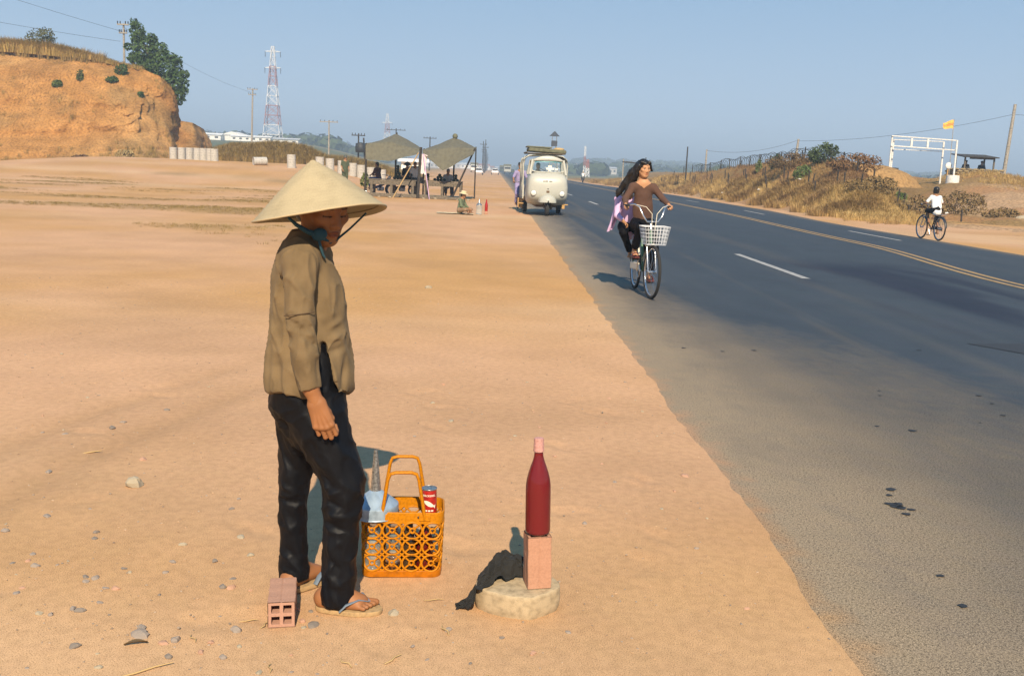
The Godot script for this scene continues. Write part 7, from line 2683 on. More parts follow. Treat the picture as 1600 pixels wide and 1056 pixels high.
func build_far() -> void:
	var gp := gh(-92.3, -420)
	lattice_tower("transmission_tower", "tall red and white lattice tower behind the left field", "tower", Vector3(-92.5, gp - 0.5, -420), 39.0, 3.9, 0.55, 5, [[30.6, 3.2], [37.0, 3.1]], 0.14)
	var g2 := gh(-97.4, -900)
	lattice_tower("transmission_tower", "small far red and white lattice tower above the shelter", "tower", Vector3(-97.4, g2 - 0.5, -900), 45.5 - g2, 5.0, 0.8, 5, [[36.0 - g2 * 0.5, 4.5]], 0.32)
	pole("utility_pole", "pole with one crossarm standing right of the tall tower", Vector3(-24.8, gh(-24.8, -150) - 0.2, -150), 7.65 - gh(-24.8, -150), 0.13, 0.0, [[7.4 - gh(-24.8, -150), 1.35]], M.pole_pale)
	pole("utility_pole", "thin pole in front of the tall lattice tower", Vector3(-38.6, gh(-38.6, -160) - 0.2, -160), 12.0, 0.16, -0.02, [[11.8, 0.8], [11.0, 0.6]], M.pole_pale)
	var tp := pole("utility_pole", "dark twin pole carrying a transformer left of the shelter", Vector3(-16.35, gh(-16.3, -120) - 0.2, -120), 5.1 - gh(-16.3, -120), 0.11, 0.0, [[4.85 - gh(-16.3, -120), 0.8]], M.dark_wood)
	var tq := MB.new()
	tq.tube([Vector3(0.9, -0.5, 0), Vector3(0.6, 4.6 - gh(-16.3, -120), 0)], 0.1, 7)
	part(tp, "post", tq.mesh(), M.dark_wood)
	var tr := MB.new()
	tr.lathe([Vector2(0.0, 2.05), Vector2(0.6, 2.05), Vector2(0.65, 2.5), Vector2(0.6, 3.1), Vector2(0.0, 3.25)], 14, Vector3(0.3, -0.3, 0.2))
	part(tp, "transformer", tr.mesh(), M.dark)
	pole("utility_pole", "pole with a crossarm showing over the shelter's left peak", Vector3(-19.9, -0.2, -200), 8.6, 0.15, 0.0, [[8.3, 1.9]], M.dark_wood)
	pole("utility_pole", "pole with a crossarm showing between the shelter's two peaks", Vector3(-13.2, -0.2, -200), 7.3, 0.15, 0.0, [[7.0, 1.3]], M.dark_wood)
	pole("utility_pole", "pale pole with small arms rising behind the tree on the bank", Vector3(-32.7, 6.5, -90), 6.0, 0.11, 0.0, [[5.9, 0.5], [5.2, 0.35]], M.pole_pale)
	var r := RandomNumberGenerator.new()
	r.seed = 77
	for k in 16:
		var z := -260.0 - k * 38.0
		pole("utility_pole", "%s pole from the near end of the far hazy row" % nth(k), Vector3(-3.5 + 0.4 * sin(k * 1.7) - k * 0.25, -0.2, z), 8.0 + r.randf() * 2.0, 0.14, 0.01 * r.randf_range(-1, 1), [[7.6, 0.9]], M.dark_wood, "far poles along the road")
	# right-hand side poles
	pole("utility_pole", "leaning pale pole at the far right edge above the guard post", Vector3(40.55, rh(40.5, -80), -80), 6.1, 0.16, -0.045, [], M.pole_pale)
	pole("utility_pole", "pale pole standing behind the dark bush on the embankment", Vector3(29.6, rh(29.6, -100), -100), 5.6 - rh(29.6, -100), 0.15, -0.06, [], M.pole_pale)
	pole("utility_pole", "thin pale pole on the skyline left of the coiled wire", Vector3(20.8, rh(20.8, -100), -100), 4.2 - rh(20.8, -100), 0.1, 0.0, [], M.pole_pale)
	pole("utility_pole", "dark thin pole on the skyline just right of the cycling girl", Vector3(17.0, rh(17.0, -90), -90), 4.1 - rh(17, -90), 0.075, 0.0, [], M.dark_wood)
	pole("utility_pole", "short dark post beside the small gate frame behind the girl", Vector3(16.0, rh(16, -108), -108), 3.3 - rh(16, -108), 0.07, 0.0, [], M.dark_wood)
	wire("sagging wire between the poles above the right embankment", [Vector3(20.8, 4.1, -100), Vector3(29.6, 5.4, -100), Vector3(40.8, 7.4, -80), Vector3(52.0, 8.2, -72)], 0.55)
	wire("long wire running down to the pole behind the tree at left", [Vector3(-50, 16.5, -78), Vector3(-32.7, 11.8, -90)], 0.25)
	wire("lower long wire running down to the pole behind the tree at left", [Vector3(-58, 14.2, -80), Vector3(-33.0, 11.0, -90)], 0.4)
	wire("long wire from the pole behind the tree to the tall tower", [Vector3(-32.7, 12.2, -90), Vector3(-38.6, 11.6, -160)], 0.6)
	# small frame behind the girl
	var gf := thing("timber_frame", "small dark timber frame on the skyline behind the girl's head", "frame", Vector3(0, 0, 0))
	for x: float in [13.6, 15.7]:
		var b := MB.new()
		b.tube([Vector3(x, rh(x + 2.0, -108) - 0.6, -108), Vector3(x, 3.05 - (x - 13.6) * 0.22, -108)], 0.07, 6)
		part(gf, "post", b.mesh(), M.pole_pale if x < 14 else M.dark_wood)
	var bb := MB.new()
	bb.tube([Vector3(13.5, 2.75, -108), Vector3(14.5, 2.72, -108), Vector3(15.8, 2.45, -108)], 0.09, 6)
	part(gf, "beam", bb.mesh(), M.dark_wood)
	# watch tower over the three-wheeler
	var wt := thing("watch_tower", "dark watch tower with a peaked roof rising above the van", "tower", Vector3(13.0, 0, -230))
	for q: Vector2 in [Vector2(-1, -1), Vector2(1, -1), Vector2(1, 1), Vector2(-1, 1)]:
		var b := MB.new()
		b.tube([Vector3(q.x * 1.25, -0.2, q.y * 1.25), Vector3(q.x * 0.45, 7.0, q.y * 0.45)], 0.1, 5)
		b.tube([Vector3(q.x * 0.5, 7.0, q.y * 0.5), Vector3(q.x * 0.5, 9.4, q.y * 0.5)], 0.05, 5)
		b.tube([Vector3(q.x * 1.05, 1.8, q.y * 1.05), Vector3(-q.x * 0.75, 4.4, q.y * 0.75)], 0.05, 4)
		part(wt, "leg", b.mesh(), M.pole_pale)
	var cb := MB.new()
	cb.cbox(Vector3(0, 7.6, 0), Vector3(1.3, 1.2, 1.3), 0.04)
	part(wt, "cabin", cb.mesh(), M.dark_wood)
	var rf := MB.new()
	rf.lathe([Vector2(1.2, 9.2), Vector2(0.0, 10.4), Vector2(0.0, 9.25)], 4)
	part(wt, "roof", rf.mesh(), M.dark_wood)
	# far aerial on the right of the road
	lattice_tower("radio_mast", "thin far red and white mast above the motorcyclist", "mast", Vector3(35, 0, -400), 11.5, 0.5, 0.25, 3, [], 0.1)
	lattice_tower("radio_mast", "short dark far mast right of the red and white mast", "mast", Vector3(29, 0, -320), 5.4, 0.6, 0.3, 2, [], 0.12)
	# far motorcyclist
	build_motorbike("far motorbike ridden along the right-hand lane", Vector3(12.3, 0.017, -142), PI, M.dark)
	figure("person", "far motorcyclist in a pale shirt on the right-hand lane", Vector3(12.3, 0.02, -142), PI, joints({"pelvis": Vector3(0, 0.84, -0.2), "neck": Vector3(0, 1.33, -0.12), "head": Vector3(0, 1.5, -0.08), "face": Vector3(0, 0, 1), "sh": Vector3(0.16, 1.27, -0.12), "el": Vector3(0.26, 1.08, 0.02), "wr": Vector3(0.3, 1.0, 0.2), "hip": Vector3(0.1, 0.8, -0.2), "kn": Vector3(0.18, 0.66, 0.16), "an": Vector3(0.16, 0.3, 0.02), "toe": Vector3(0.16, 0.24, 0.16)}), {"cell": 0.04, "shirt": M.white_cloth, "trousers": M.dark_cloth, "hat": "helmet", "hatmat": M.cream})
	build_far_buildings()
	build_traffic()

func shed(label: String, at: Vector3, w: float, d: float, h: float, roof: float, turn: float, wall: Material, rm: Material, bays: int) -> void:
	var o := thing("white_building", label, "building", at, turn)
	var b := MB.new()
	b.box(Vector3(0, h / 2 - 0.5, 0), Vector3(w, h + 1.0, d))
	part(o, "wall", b.mesh(), wall)
	var r := MB.new()
	var e := 0.4
	var p := [Vector3(-w / 2 - e, h, d / 2 + e), Vector3(w / 2 + e, h, d / 2 + e), Vector3(w / 2 + e, h + roof, 0), Vector3(-w / 2 - e, h + roof, 0), Vector3(-w / 2 - e, h, -d / 2 - e), Vector3(w / 2 + e, h, -d / 2 - e)]
	r.quad(p[0], p[3], p[2], p[1])
	r.quad(p[4], p[5], p[2], p[3])
	r.tri(p[0], p[4], p[3])
	r.tri(p[1], p[2], p[5])
	r.quad(p[0], p[1], p[5], p[4])
	part(o, "roof", r.mesh(), rm)
	for i in bays:
		var wn := MB.new()
		wn.box(Vector3((i + 0.5) / bays * w - w / 2, h * 0.55, d / 2 + 0.03), Vector3(w / bays * 0.4, h * 0.35, 0.06))
		part(o, "window", wn.mesh(), M.dark)

func build_far_buildings() -> void:
	var y := gh(-108, -400)
	shed("gabled white shed at the left end of the far row", Vector3(-111, gh(-111, -400), -400), 6.5, 9, 1.9, 0.8, 0.1, M.plaster, M.plaster, 2)
	shed("larger gabled white shed in the far row", Vector3(-104.0, gh(-104, -405), -405), 7.0, 9, 2.2, 1.3, 1.4, M.plaster, M.plaster, 3)
	shed("long low white shed in front of the tall tower", Vector3(-95.0, gh(-95, -395), -395), 15, 6, 1.7, 0.6, 0.05, M.plaster, M.plaster, 6)
	shed("low white building right of the tall tower", Vector3(-68.0, gh(-68, -330), -330), 8.0, 5, 1.6, 0.5, 0.0, M.plaster, M.zinc, 3)
	shed("white hut seen under the left tarpaulin", Vector3(-9.0, 0.3, -110), 2.6, 3.0, 1.5, 0.35, 0.1, M.plaster, M.plaster, 1)
	var r := RandomNumberGenerator.new()
	r.seed = 5
	for k in 26:
		var z := -r.randf_range(520, 1100)
		var ratio := lerpf(-0.085, -0.002, k / 16.0) if k < 17 else lerpf(0.055, 0.13, (k - 17) / 8.0)
		var x := ratio * -z
		shed("%s far hazy house from the left, %s of the road's vanishing point" % [nth(k if k < 17 else k - 17), "left" if k < 17 else "right"], Vector3(x, gh(x, z), z), r.randf_range(5, 11), 7, r.randf_range(2, 4.2), r.randf_range(0.8, 1.6), r.randf_range(-0.3, 0.3), M.plaster if r.randf() < 0.25 else M.plaster_grey, M.zinc if r.randf() < 0.6 else M.tile_roof, 3)
		var o: Node = get_child(get_child_count() - 1)
		o.set_meta("group", "far houses along the road")
	# far woods, one mass
	var xf: Array = []
	var cl: Array = []
	var b := MB.new()
	var rr := RandomNumberGenerator.new()
	rr.seed = 9
	for i in 90:
		var d := Vector3(rr.randfn(), rr.randfn() * 0.8, rr.randfn()).normalized()
		var p := Vector3(d.x, maxf(d.y + 0.9, 0.05), d.z) * Vector3(1, 0.62, 1) * (0.7 + 0.35 * rr.randf())
		var a := d.cross(Vector3(rr.randfn(), rr.randfn(), rr.randfn())).normalized() * 0.34
		var c := d.cross(a).normalized() * 0.26
		b.col = gcol(rr.randf_range(0.7, 1.2))
		b.quad(p - a, p + c, p + a, p - c)
	for k in 3400:
		var z := -r.randf_range(430, 1900)
		var ratio := r.randf_range(-0.62, 0.62)
		var x := ratio * -z
		if absf(ratio + 0.0) < 0.02 or (ratio > -0.09 and ratio < 0.06 and z > -900):
			continue
		if nA.get_noise_2d(x * 0.5, z * 0.25) < -0.05:
			continue
		var s := r.randf_range(3.0, 7.0)
		xf.append(Transform3D(Basis(Vector3.UP, r.randf() * TAU).scaled(Vector3(s * 1.2, s, s * 1.2)), Vector3(x, gh(x, z) - 0.6, z)))
		cl.append(Color(0.055, 0.075, 0.03) * r.randf_range(0.7, 1.5))
	scatter("far_wood", b.mesh(), M.grass, xf, cl, "far belt of dark trees along the hazy horizon", "wood")

func build_traffic() -> void:
	# distant lorries and cars, nose towards the camera
	var spots := [[3.4, -300, 2, M.cream_paint, "white lorry leading the far traffic left of the van"], [-0.2, -240, 1, M.white_cloth, "white car parked on the far left verge"], [-3.6, -215, 1, M.tower_white, "pale car pulled off beyond the shelter"], [5.6, -340, 1, M.olive, "dark far car in the second lane"], [2.6, -420, 2, M.olive, "olive lorry further off in the left lane"], [6.6, -260, 1, M.white_cloth, "small white far car nearest the van's left side"], [-6.5, -300, 2, M.plaster, "white lorry standing far off on the left verge"]]
	for s: Array in spots:
		var x: float = s[0]
		var o := thing("far_vehicle" if s[2] == 1 else "far_lorry", s[4], "car" if s[2] == 1 else "lorry", Vector3(x, gh(x, s[1]) + (0.06 if x > 1.2 else 0.0), s[1]))
		var big: bool = s[2] == 2
		var b := MB.new()
		if big:
			b.cbox(Vector3(0, 1.35, 1.6), Vector3(2.1, 1.7, 1.8), 0.2)
		else:
			b.cbox(Vector3(0, 0.62, 0), Vector3(1.7, 0.62, 4.0), 0.18)
		part(o, "body", b.mesh(), s[3])
		var c := MB.new()
		if big:
			c.cbox(Vector3(0, 1.8, -1.3), Vector3(2.3, 2.1, 3.8), 0.08)
		else:
			c.cbox(Vector3(0, 1.15, -0.2), Vector3(1.4, 0.55, 2.0), 0.18)
		part(o, "cargo_box" if big else "cabin", c.mesh(), M.canvas_dark if big else s[3])
		var w := MB.new()
		w.cbox(Vector3(0, 1.75 if big else 1.15, 2.51 if big else 0.82), Vector3(1.7 if big else 1.2, 0.6 if big else 0.4, 0.04), 0.01)
		part(o, "windscreen", w.mesh(), M.dark)
		for wx: float in [-0.8, 0.8]:
			for wz: float in [-1.3, 1.4]:
				var t := MB.new()
				t.lathe([Vector2(0.0, -0.1), Vector2(0.34, -0.1), Vector2(0.34, 0.1), Vector2(0.0, 0.1)], 12, Vector3(wx, 0.34, wz), Basis(Vector3(0, 0, 1), PI / 2))
				part(o, "wheel", t.mesh(), M.tyre)

# ------------------------------------------------------------------ right-hand side: gate, guard post, fence, bushes
func build_camp() -> void:
	var g := thing("entrance_gate", "white two-post entrance frame with no doors at the camp track", "gate", Vector3(0, 0, 0))
	var gl := [[25.45, 4.62, -65.0], [25.95, 4.42, -66.0], [29.1, 4.42, -65.6], [29.6, 4.5, -64.8]]
	for q: Array in gl:
		var b := MB.new()
		b.tube([Vector3(q[0] + 0.02, rh(q[0], q[2]) - 0.3, q[2]), Vector3(q[0], q[1], q[2])], 0.062, 10)
		part(g, "post", b.mesh(), M.white_enamel)
	for k in 2:
		var b := MB.new()
		var dy := 0.0 if k == 0 else -0.62
		b.cbox(Vector3(27.52, 4.55 + dy, -64.9), Vector3(4.3, 0.065, 0.065), 0.01, Basis(Vector3(0, 0, 1), -0.028))
		part(g, "crossbar", b.mesh(), M.white_enamel)
		var c := MB.new()
		c.cbox(Vector3(27.52, 4.42 + dy, -65.8), Vector3(3.3, 0.05, 0.05), 0.01)
		part(g, "crossbar", c.mesh(), M.white_enamel)
	for x: float in [26.7, 27.75]:
		var b := MB.new()
		b.cbox(Vector3(x, 4.24, -64.9), Vector3(0.13, 0.53, 0.07), 0.01)
		part(g, "upright", b.mesh(), M.white_enamel)
	var blk := MB.new()
	blk.lathe([Vector2(0.42, -0.6), Vector2(0.40, 0.42), Vector2(0.37, 0.46), Vector2(0.37, 0.46), Vector2(0.0, 0.46)], 20)
	single("white_block", blk.mesh(), M.white_enamel, "white round block at the foot of the gate's right posts", "block", Vector3(29.35, rh(29.35, -64.4), -64.3))
	var sg := thing("small_sign", "white round sign on a short stake between the gate's right posts", "sign", Vector3(29.4, rh(29.4, -64.9) + 0.3, -65.2))
	var sgm := MB.new()
	sgm.lathe([Vector2(0.0, -0.03), Vector2(0.2, -0.03), Vector2(0.2, 0.03), Vector2(0.0, 0.03)], 16, Vector3(0, 0.85, 0), Basis(Vector3.RIGHT, PI / 2))
	part(sg, "disc", sgm.mesh(), M.white_enamel)
	var sgs := MB.new()
	sgs.tube([Vector3(0, -0.3, -0.05), Vector3(0, 0.75, -0.05)], 0.04, 6)
	part(sg, "stake", sgs.mesh(), M.ochre)
	# flag on a thin staff
	var fl := thing("flag", "yellow flag with red stripes flying from a thin staff beside the gate", "flag", Vector3(29.85, rh(29.85, -66), -66))
	var fs := MB.new()
	fs.tube([Vector3(0, -0.3, 0), Vector3(-0.07, 5.9 - rh(29.85, -66), 0)], 0.02, 6)
	part(fl, "staff", fs.mesh(), M.pole_pale)
	var stripes := [M.flag_yellow, M.flag_red, M.flag_yellow, M.flag_red, M.flag_yellow]
	for k in 5:
		var f := MB.new()
		var rows: Array = []
		for i in 11:
			var u := i / 10.0
			var x := -0.08 - 0.70 * u
			var top := 5.84 - 0.20 * u + 0.05 * sin(u * 6)
			var bot := 5.24 + 0.08 * u + 0.05 * sin(u * 6 + 0.6)
			var a := lerpf(top, bot, [0.0, 0.36, 0.46, 0.54, 0.64][k])
			var b := lerpf(top, bot, [0.36, 0.46, 0.54, 0.64, 1.0][k])
			var z := 0.08 * sin(u * 7)
			rows.append([Vector3(x, a - rh(29.85, -66), z), Vector3(x, b - rh(29.85, -66), z)])
		f.grid(rows)
		part(fl, "flag_stripe", f.mesh(), stripes[k])
	# guard post: sandbag wall with roof
	var gp := thing("guard_post", "open guard post with flat dark roof behind a sandbag wall", "guard post", Vector3(34.4, rh(34.4, -72), -72))
	var y0 := rh(34.4, -72)
	var bag := MB.new()
	bag.ball(Vector3.ZERO, Vector3(0.25, 0.085, 0.16), Basis(), 5)
	for i in bag.v.size():
		bag.v[i] = Vector3(bag.v[i].x, bag.v[i].y, bag.v[i].z) * (1.0 + 0.08 * nA.get_noise_3dv(bag.v[i] * 200))
	var bagm := bag.mesh()
	var rr := RandomNumberGenerator.new()
	rr.seed = 15
	for lay in 6:
		for i in 7:
			var o := part(gp, "sandbag", bagm, M.sandbag if (i + lay) % 3 else M.sandbag2)
			o.position = Vector3(-1.45 + i * 0.46 + (0.23 if lay % 2 else 0.0), 0.05 + lay * 0.14, 0.75 + rr.randf_range(-0.03, 0.03))
			o.rotation = Vector3(0, rr.randf_range(-0.1, 0.1), rr.randf_range(-0.06, 0.06))
		for i in 4:
			var o := part(gp, "sandbag", bagm, M.sandbag if (i + lay) % 2 else M.sandbag2)
			o.position = Vector3(-1.62, 0.05 + lay * 0.14, 0.5 - i * 0.44 + (0.2 if lay % 2 else 0.0))
			o.rotation = Vector3(0, PI / 2 + rr.randf_range(-0.1, 0.1), 0)
	for q: Vector2 in [Vector2(-1.0, 0.45), Vector2(1.1, 0.45), Vector2(-1.0, -1.0), Vector2(1.1, -1.0)]:
		var b := MB.new()
		b.cbox(Vector3(q.x, 0.85, q.y), Vector3(0.1, 1.7, 0.1), 0.01)
		part(gp, "post", b.mesh(), M.wood_grey)
	var rf := MB.new()
	rf.cbox(Vector3(0.0, 1.74, -0.25), Vector3(2.55, 0.07, 2.2), 0.01, Basis(Vector3.RIGHT, 0.10))
	part(gp, "roof", rf.mesh(), M.dark_wood)
	var fb := MB.new()
	fb.cbox(Vector3(0.2, 1.58, 0.5), Vector3(1.8, 0.16, 0.04), 0.006)
	part(gp, "fascia", fb.mesh(), M.wood_grey)
	var stand := joints({"pelvis": Vector3(0, 0.62, 0), "neck": Vector3(0, 1.12, 0.02), "head": Vector3(0, 1.28, 0.05), "face": Vector3(0, -0.1, 1), "sh": Vector3(0.17, 1.06, 0.01), "el": Vector3(0.24, 0.84, 0.06), "wr": Vector3(0.1, 0.80, 0.24), "hip": Vector3(0.09, 0.6, 0), "kn": Vector3(0.1, 0.48, 0.3), "an": Vector3(0.1, 0.085, 0.28), "toe": Vector3(0.12, 0.03, 0.4)})
	figure("person", "dark figure at the left side inside the guard post", Vector3(33.75, y0, -72.1), -0.3, stand, {"cell": 0.03, "shirt": M.dark_cloth, "trousers": M.olive, "hat": "cap", "hatmat": M.dark})
	figure("person", "dark figure at the right side inside the guard post", Vector3(35.0, y0, -72.3), -0.3, stand, {"cell": 0.03, "shirt": M.dark_cloth, "trousers": M.olive, "hat": "cap", "hatmat": M.dark})
	# a bare mound and a low roof behind it
	hump("hill", Vector3(21.0, 1.55, -57.5), Vector3(3.4, 1.35, 2.4), 12, Color(0.44, 0.27, 0.115))
	var lr := thing("low_roof", "low dark roof showing behind the bare mound on the embankment", "roof", Vector3(24.3, 1.9, -66))
	var lrm := MB.new()
	lrm.cbox(Vector3(0, 0.72, 0), Vector3(3.4, 0.12, 2.4), 0.01, Basis(Vector3(0, 0, 1), -0.05))
	part(lr, "slab", lrm.mesh(), M.dark_wood)
	for x: float in [-1.4, 1.5]:
		var b := MB.new()
		b.cbox(Vector3(x, 0.0, 0.8), Vector3(0.12, 1.36, 0.12), 0.01)
		part(lr, "post", b.mesh(), M.dark_wood)
	# fence pickets along the embankment
	var pk := thing("fence_picket", "thin dark fence picket standing on the right embankment", "picket", Vector3.ZERO, 0.0, "fence pickets on the embankment")
	var pm := MB.new()
	pm.cbox(Vector3(0, 0.42, 0), Vector3(0.06, 1.05, 0.06), 0.006)
	part(pk, "stake", pm.mesh(), M.dark_wood)
	var n := 0
	for row in 2:
		for k in 30:
			var z := -44.5 - k * (1.35 + 0.02 * k)
			var x := edge_r(z) + (3.1 if row == 0 else 5.2) + 0.35 * sin(k * 2.1 + row) + 2.2 * ss(-50, -44, z)
			var o: Node3D = pk if n == 0 else copy_of(pk, "fence_picket", Vector3.ZERO, 0.0, "")
			o.set_meta("label", "%s dark fence picket from the near end of the %s row on the embankment" % [nth(k), "lower" if row == 0 else "upper"])
			o.position = Vector3(x, rh(x, z) - 0.1, z)
			o.rotation = Vector3(0.06 * sin(k * 1.3), k, 0.07 * cos(k * 2.7 + row))
			o.scale = Vector3(1, 0.75 + 0.3 * absf(sin(k * 5.1)), 1)
			n += 1
	# coiled wire along the crest
	var cw := MB.new()
	var pts: Array = []
	for k in 900:
		var u := k / 900.0
		var z := lerpf(-97, -54, u)
		var x := edge_r(z) + 5.2
		var a := k * 0.42
		var rad := 0.42
		pts.append(Vector3(x + 0.3 * sin(a), rh(x, z) + rad + cos(a) * rad - 0.05, z + 0.2 * sin(a)))
	cw.tube(pts, 0.016, 3, false)
	single("coiled_wire", cw.mesh(), M.dark, "coils of barbed wire along the crest of the right embankment", "wire")
	# bushes
	var green := [Color(0.058, 0.082, 0.027), Color(0.058, 0.082, 0.027)]
	var bush := func(label: String, x: float, z: float, w: float, h: float, cols: Array, seed_: int, nl: int) -> void:
		plant("bush", label, "bush", Vector3(x, rh(x, z) - 0.05, z), [[Vector3(0, h * 0.5, 0), Vector3(w, h * 0.5, w)], [Vector3(w * 0.5, h * 0.75, 0.1), Vector3(w * 0.45, h * 0.3, w * 0.4)], [Vector3(-w * 0.6, h * 0.4, 0.1), Vector3(w * 0.5, h * 0.3, w * 0.4)], [Vector3(w * 0.1, h * 0.95, 0), Vector3(w * 0.3, h * 0.2, w * 0.3)]], nl, 0.08, cols, [Vector3(0, 0, 0), Vector3(0, h * 0.4, 0)], seed_)
	bush.call("largest dark green bush on the crest of the embankment", 19.0, -58.5, 0.85, 1.15, green, 1, 800)
	bush.call("dark conical bush left of the largest bush", 18.2, -65.5, 0.40, 1.0, green, 2, 420)
	bush.call("light green bush at the foot of the largest bush", 17.4, -57.0, 0.5, 0.8, [Color(0.120, 0.160, 0.048), Color(0.120, 0.160, 0.048)], 3, 380)
	bush.call("narrow light green plant left of the conical bush", 18.0, -69.0, 0.2, 0.9, [Color(0.130, 0.155, 0.050), Color(0.130, 0.155, 0.050)], 4, 200)
	bush.call("green bush behind the cycling boy's head", 21.6, -53.5, 0.45, 0.75, [Color(0.110, 0.160, 0.040), Color(0.110, 0.160, 0.040)], 6, 420)
	var scrub := [Color(0.185, 0.125, 0.050), Color(0.185, 0.125, 0.050)]
	bush.call("wide brown dry bush right of the cycling boy", 23.2, -50.2, 1.5, 1.1, scrub, 7, 900)
	bush.call("smaller brown dry bush at the track's edge", 25.4, -49.8, 0.9, 0.6, scrub, 8, 420)
	bush.call("brown scrub at the embankment's near end left of the boy", 19.2, -45.6, 1.3, 0.9, scrub, 9, 700)
	bush.call("low brown scrub in front of the bare mound", 17.6, -46.8, 1.2, 0.8, scrub, 10, 600)
	bush.call("dark brown scrub beneath the coiled wire", 18.0, -61.5, 1.5, 0.9, [Color(0.130, 0.085, 0.040), Color(0.130, 0.085, 0.040)], 13, 800)
	bush.call("red-brown scrub behind the fence pickets", 18.9, -53.0, 1.4, 0.9, [Color(0.160, 0.090, 0.040), Color(0.160, 0.090, 0.040)], 14, 800)
	var wr := single("white_rock", stone_mesh(33, 0.5), M.stone_pale, "white rock on the sandy track right of the cycling boy", "stone", Vector3(25.2, rh(25.2, -47.3) + 0.05, -47.3))
	wr.scale = Vector3(0.38, 0.3, 0.3)
	for k in 5:
		var x: float = [16.3, 17.1, 21.0, 15.9, 18.6][k]
		var z: float = [-62.0, -56.5, -46.2, -70.0, -50.0][k]
		var lt := single("white_litter", stone_mesh(40 + k, 0.4), M.plaster, "scrap of white litter lying in the embankment grass", "litter", Vector3(x, rh(x, z) + 0.25, z), "litter in the grass")
		lt.scale = Vector3.ONE * 0.13
	# left bank: tree and shrubs
	var leafc := [Color(0.052, 0.090, 0.026), Color(0.052, 0.090, 0.026)]
	plant("leafy_tree", "dark green leafy tree at the right end of the left bank", "tree", Vector3(-28.6, 5.2, -88.0), [[Vector3(0.0, 3.6, 0), Vector3(1.5, 1.3, 1.3)], [Vector3(-1.6, 5.0, 0), Vector3(1.15, 1.3, 1.0)], [Vector3(-2.2, 6.3, 0), Vector3(0.65, 0.9, 0.6)], [Vector3(0.9, 2.4, 0.2), Vector3(1.15, 0.95, 1.0)], [Vector3(1.15, 1.2, 0.2), Vector3(0.7, 0.7, 0.7)], [Vector3(-1.2, 3.6, 0.3), Vector3(1.0, 0.8, 0.9)], [Vector3(-0.4, 4.9, 0), Vector3(0.8, 0.8, 0.8)], [Vector3(-2.3, 4.2, 0.2), Vector3(0.7, 0.6, 0.7)], [Vector3(0.2, 1.8, 0.6), Vector3(0.8, 0.6, 0.6)], [Vector3(-2.5, 7.1, 0), Vector3(0.35, 0.45, 0.35)], [Vector3(-0.9, 5.9, 0.2), Vector3(0.4, 0.45, 0.4)], [Vector3(1.0, 4.3, 0), Vector3(0.5, 0.4, 0.5)], [Vector3(1.75, 3.1, 0), Vector3(0.4, 0.35, 0.4)], [Vector3(1.7, 1.7, 0.1), Vector3(0.45, 0.3, 0.4)], [Vector3(-3.0, 5.2, 0), Vector3(0.35, 0.3, 0.3)]], 1050, 0.18, leafc, [Vector3(0, -0.8, 0), Vector3(-0.2, 1.2, 0), Vector3(-0.5, 2.6, 0), Vector3(-1.1, 4.0, 0), Vector3(-1.7, 5.4, 0)], 31)
	var shr := func(label: String, p: Vector3, w: float, h: float, seed_: int, cols: Array) -> void:
		if p.z > -85.0 and p.y > 2.0:
			p = on_bank(p.x, p.y - 0.3) - Vector3(0, 0.12, 0.0)
		plant("shrub", label, "shrub", p, [[Vector3(0, h * 0.5, 0), Vector3(w, h * 0.5, w * 0.8)], [Vector3(w * 0.4, h * 0.7, 0), Vector3(w * 0.5, h * 0.35, w * 0.5)]], int(260 * w / 0.5), 0.11, cols, [Vector3(0, -0.3, 0), Vector3(0, h * 0.4, 0)], seed_)
	shr.call("dusty green bush on top of the bank at far left", Vector3(-38.3, 9.5, -86.5), 1.25, 1.9, 41, [Color(0.087, 0.090, 0.035), Color(0.087, 0.090, 0.035)])
	shr.call("small dark shrub near the top edge of the bank", Vector3(-30.9, 8.1, -84.2), 0.55, 0.9, 42, leafc)
	shr.call("small green shrub highest on the bank's face", Vector3(-31.5, 7.4, -82.2), 0.5, 0.5, 43, leafc)
	shr.call("upright green shrub on the bank's face", Vector3(-33.9, 7.3, -82.6), 0.28, 1.0, 44, [Color(0.090, 0.108, 0.035), Color(0.090, 0.108, 0.035)])
	shr.call("round green shrub furthest left on the bank's face", Vector3(-35.4, 6.8, -81.8), 0.45, 0.6, 45, [Color(0.080, 0.113, 0.030), Color(0.080, 0.113, 0.030)])
	shr.call("tiny shrub above the bank's dark gully", Vector3(-29.2, 6.4, -81.5), 0.3, 0.5, 46, leafc)
	shr.call("dead brown bush at the foot of the bank", Vector3(-30.5, 0.5, -74.6), 0.7, 0.7, 47, [Color(0.130, 0.072, 0.040), Color(0.130, 0.072, 0.040)])
	shr.call("pale dry bush at the foot of the bank's corner", Vector3(-27.6, 0.9, -75.6), 0.7, 0.8, 48, [Color(0.305, 0.225, 0.100), Color(0.305, 0.225, 0.100)])

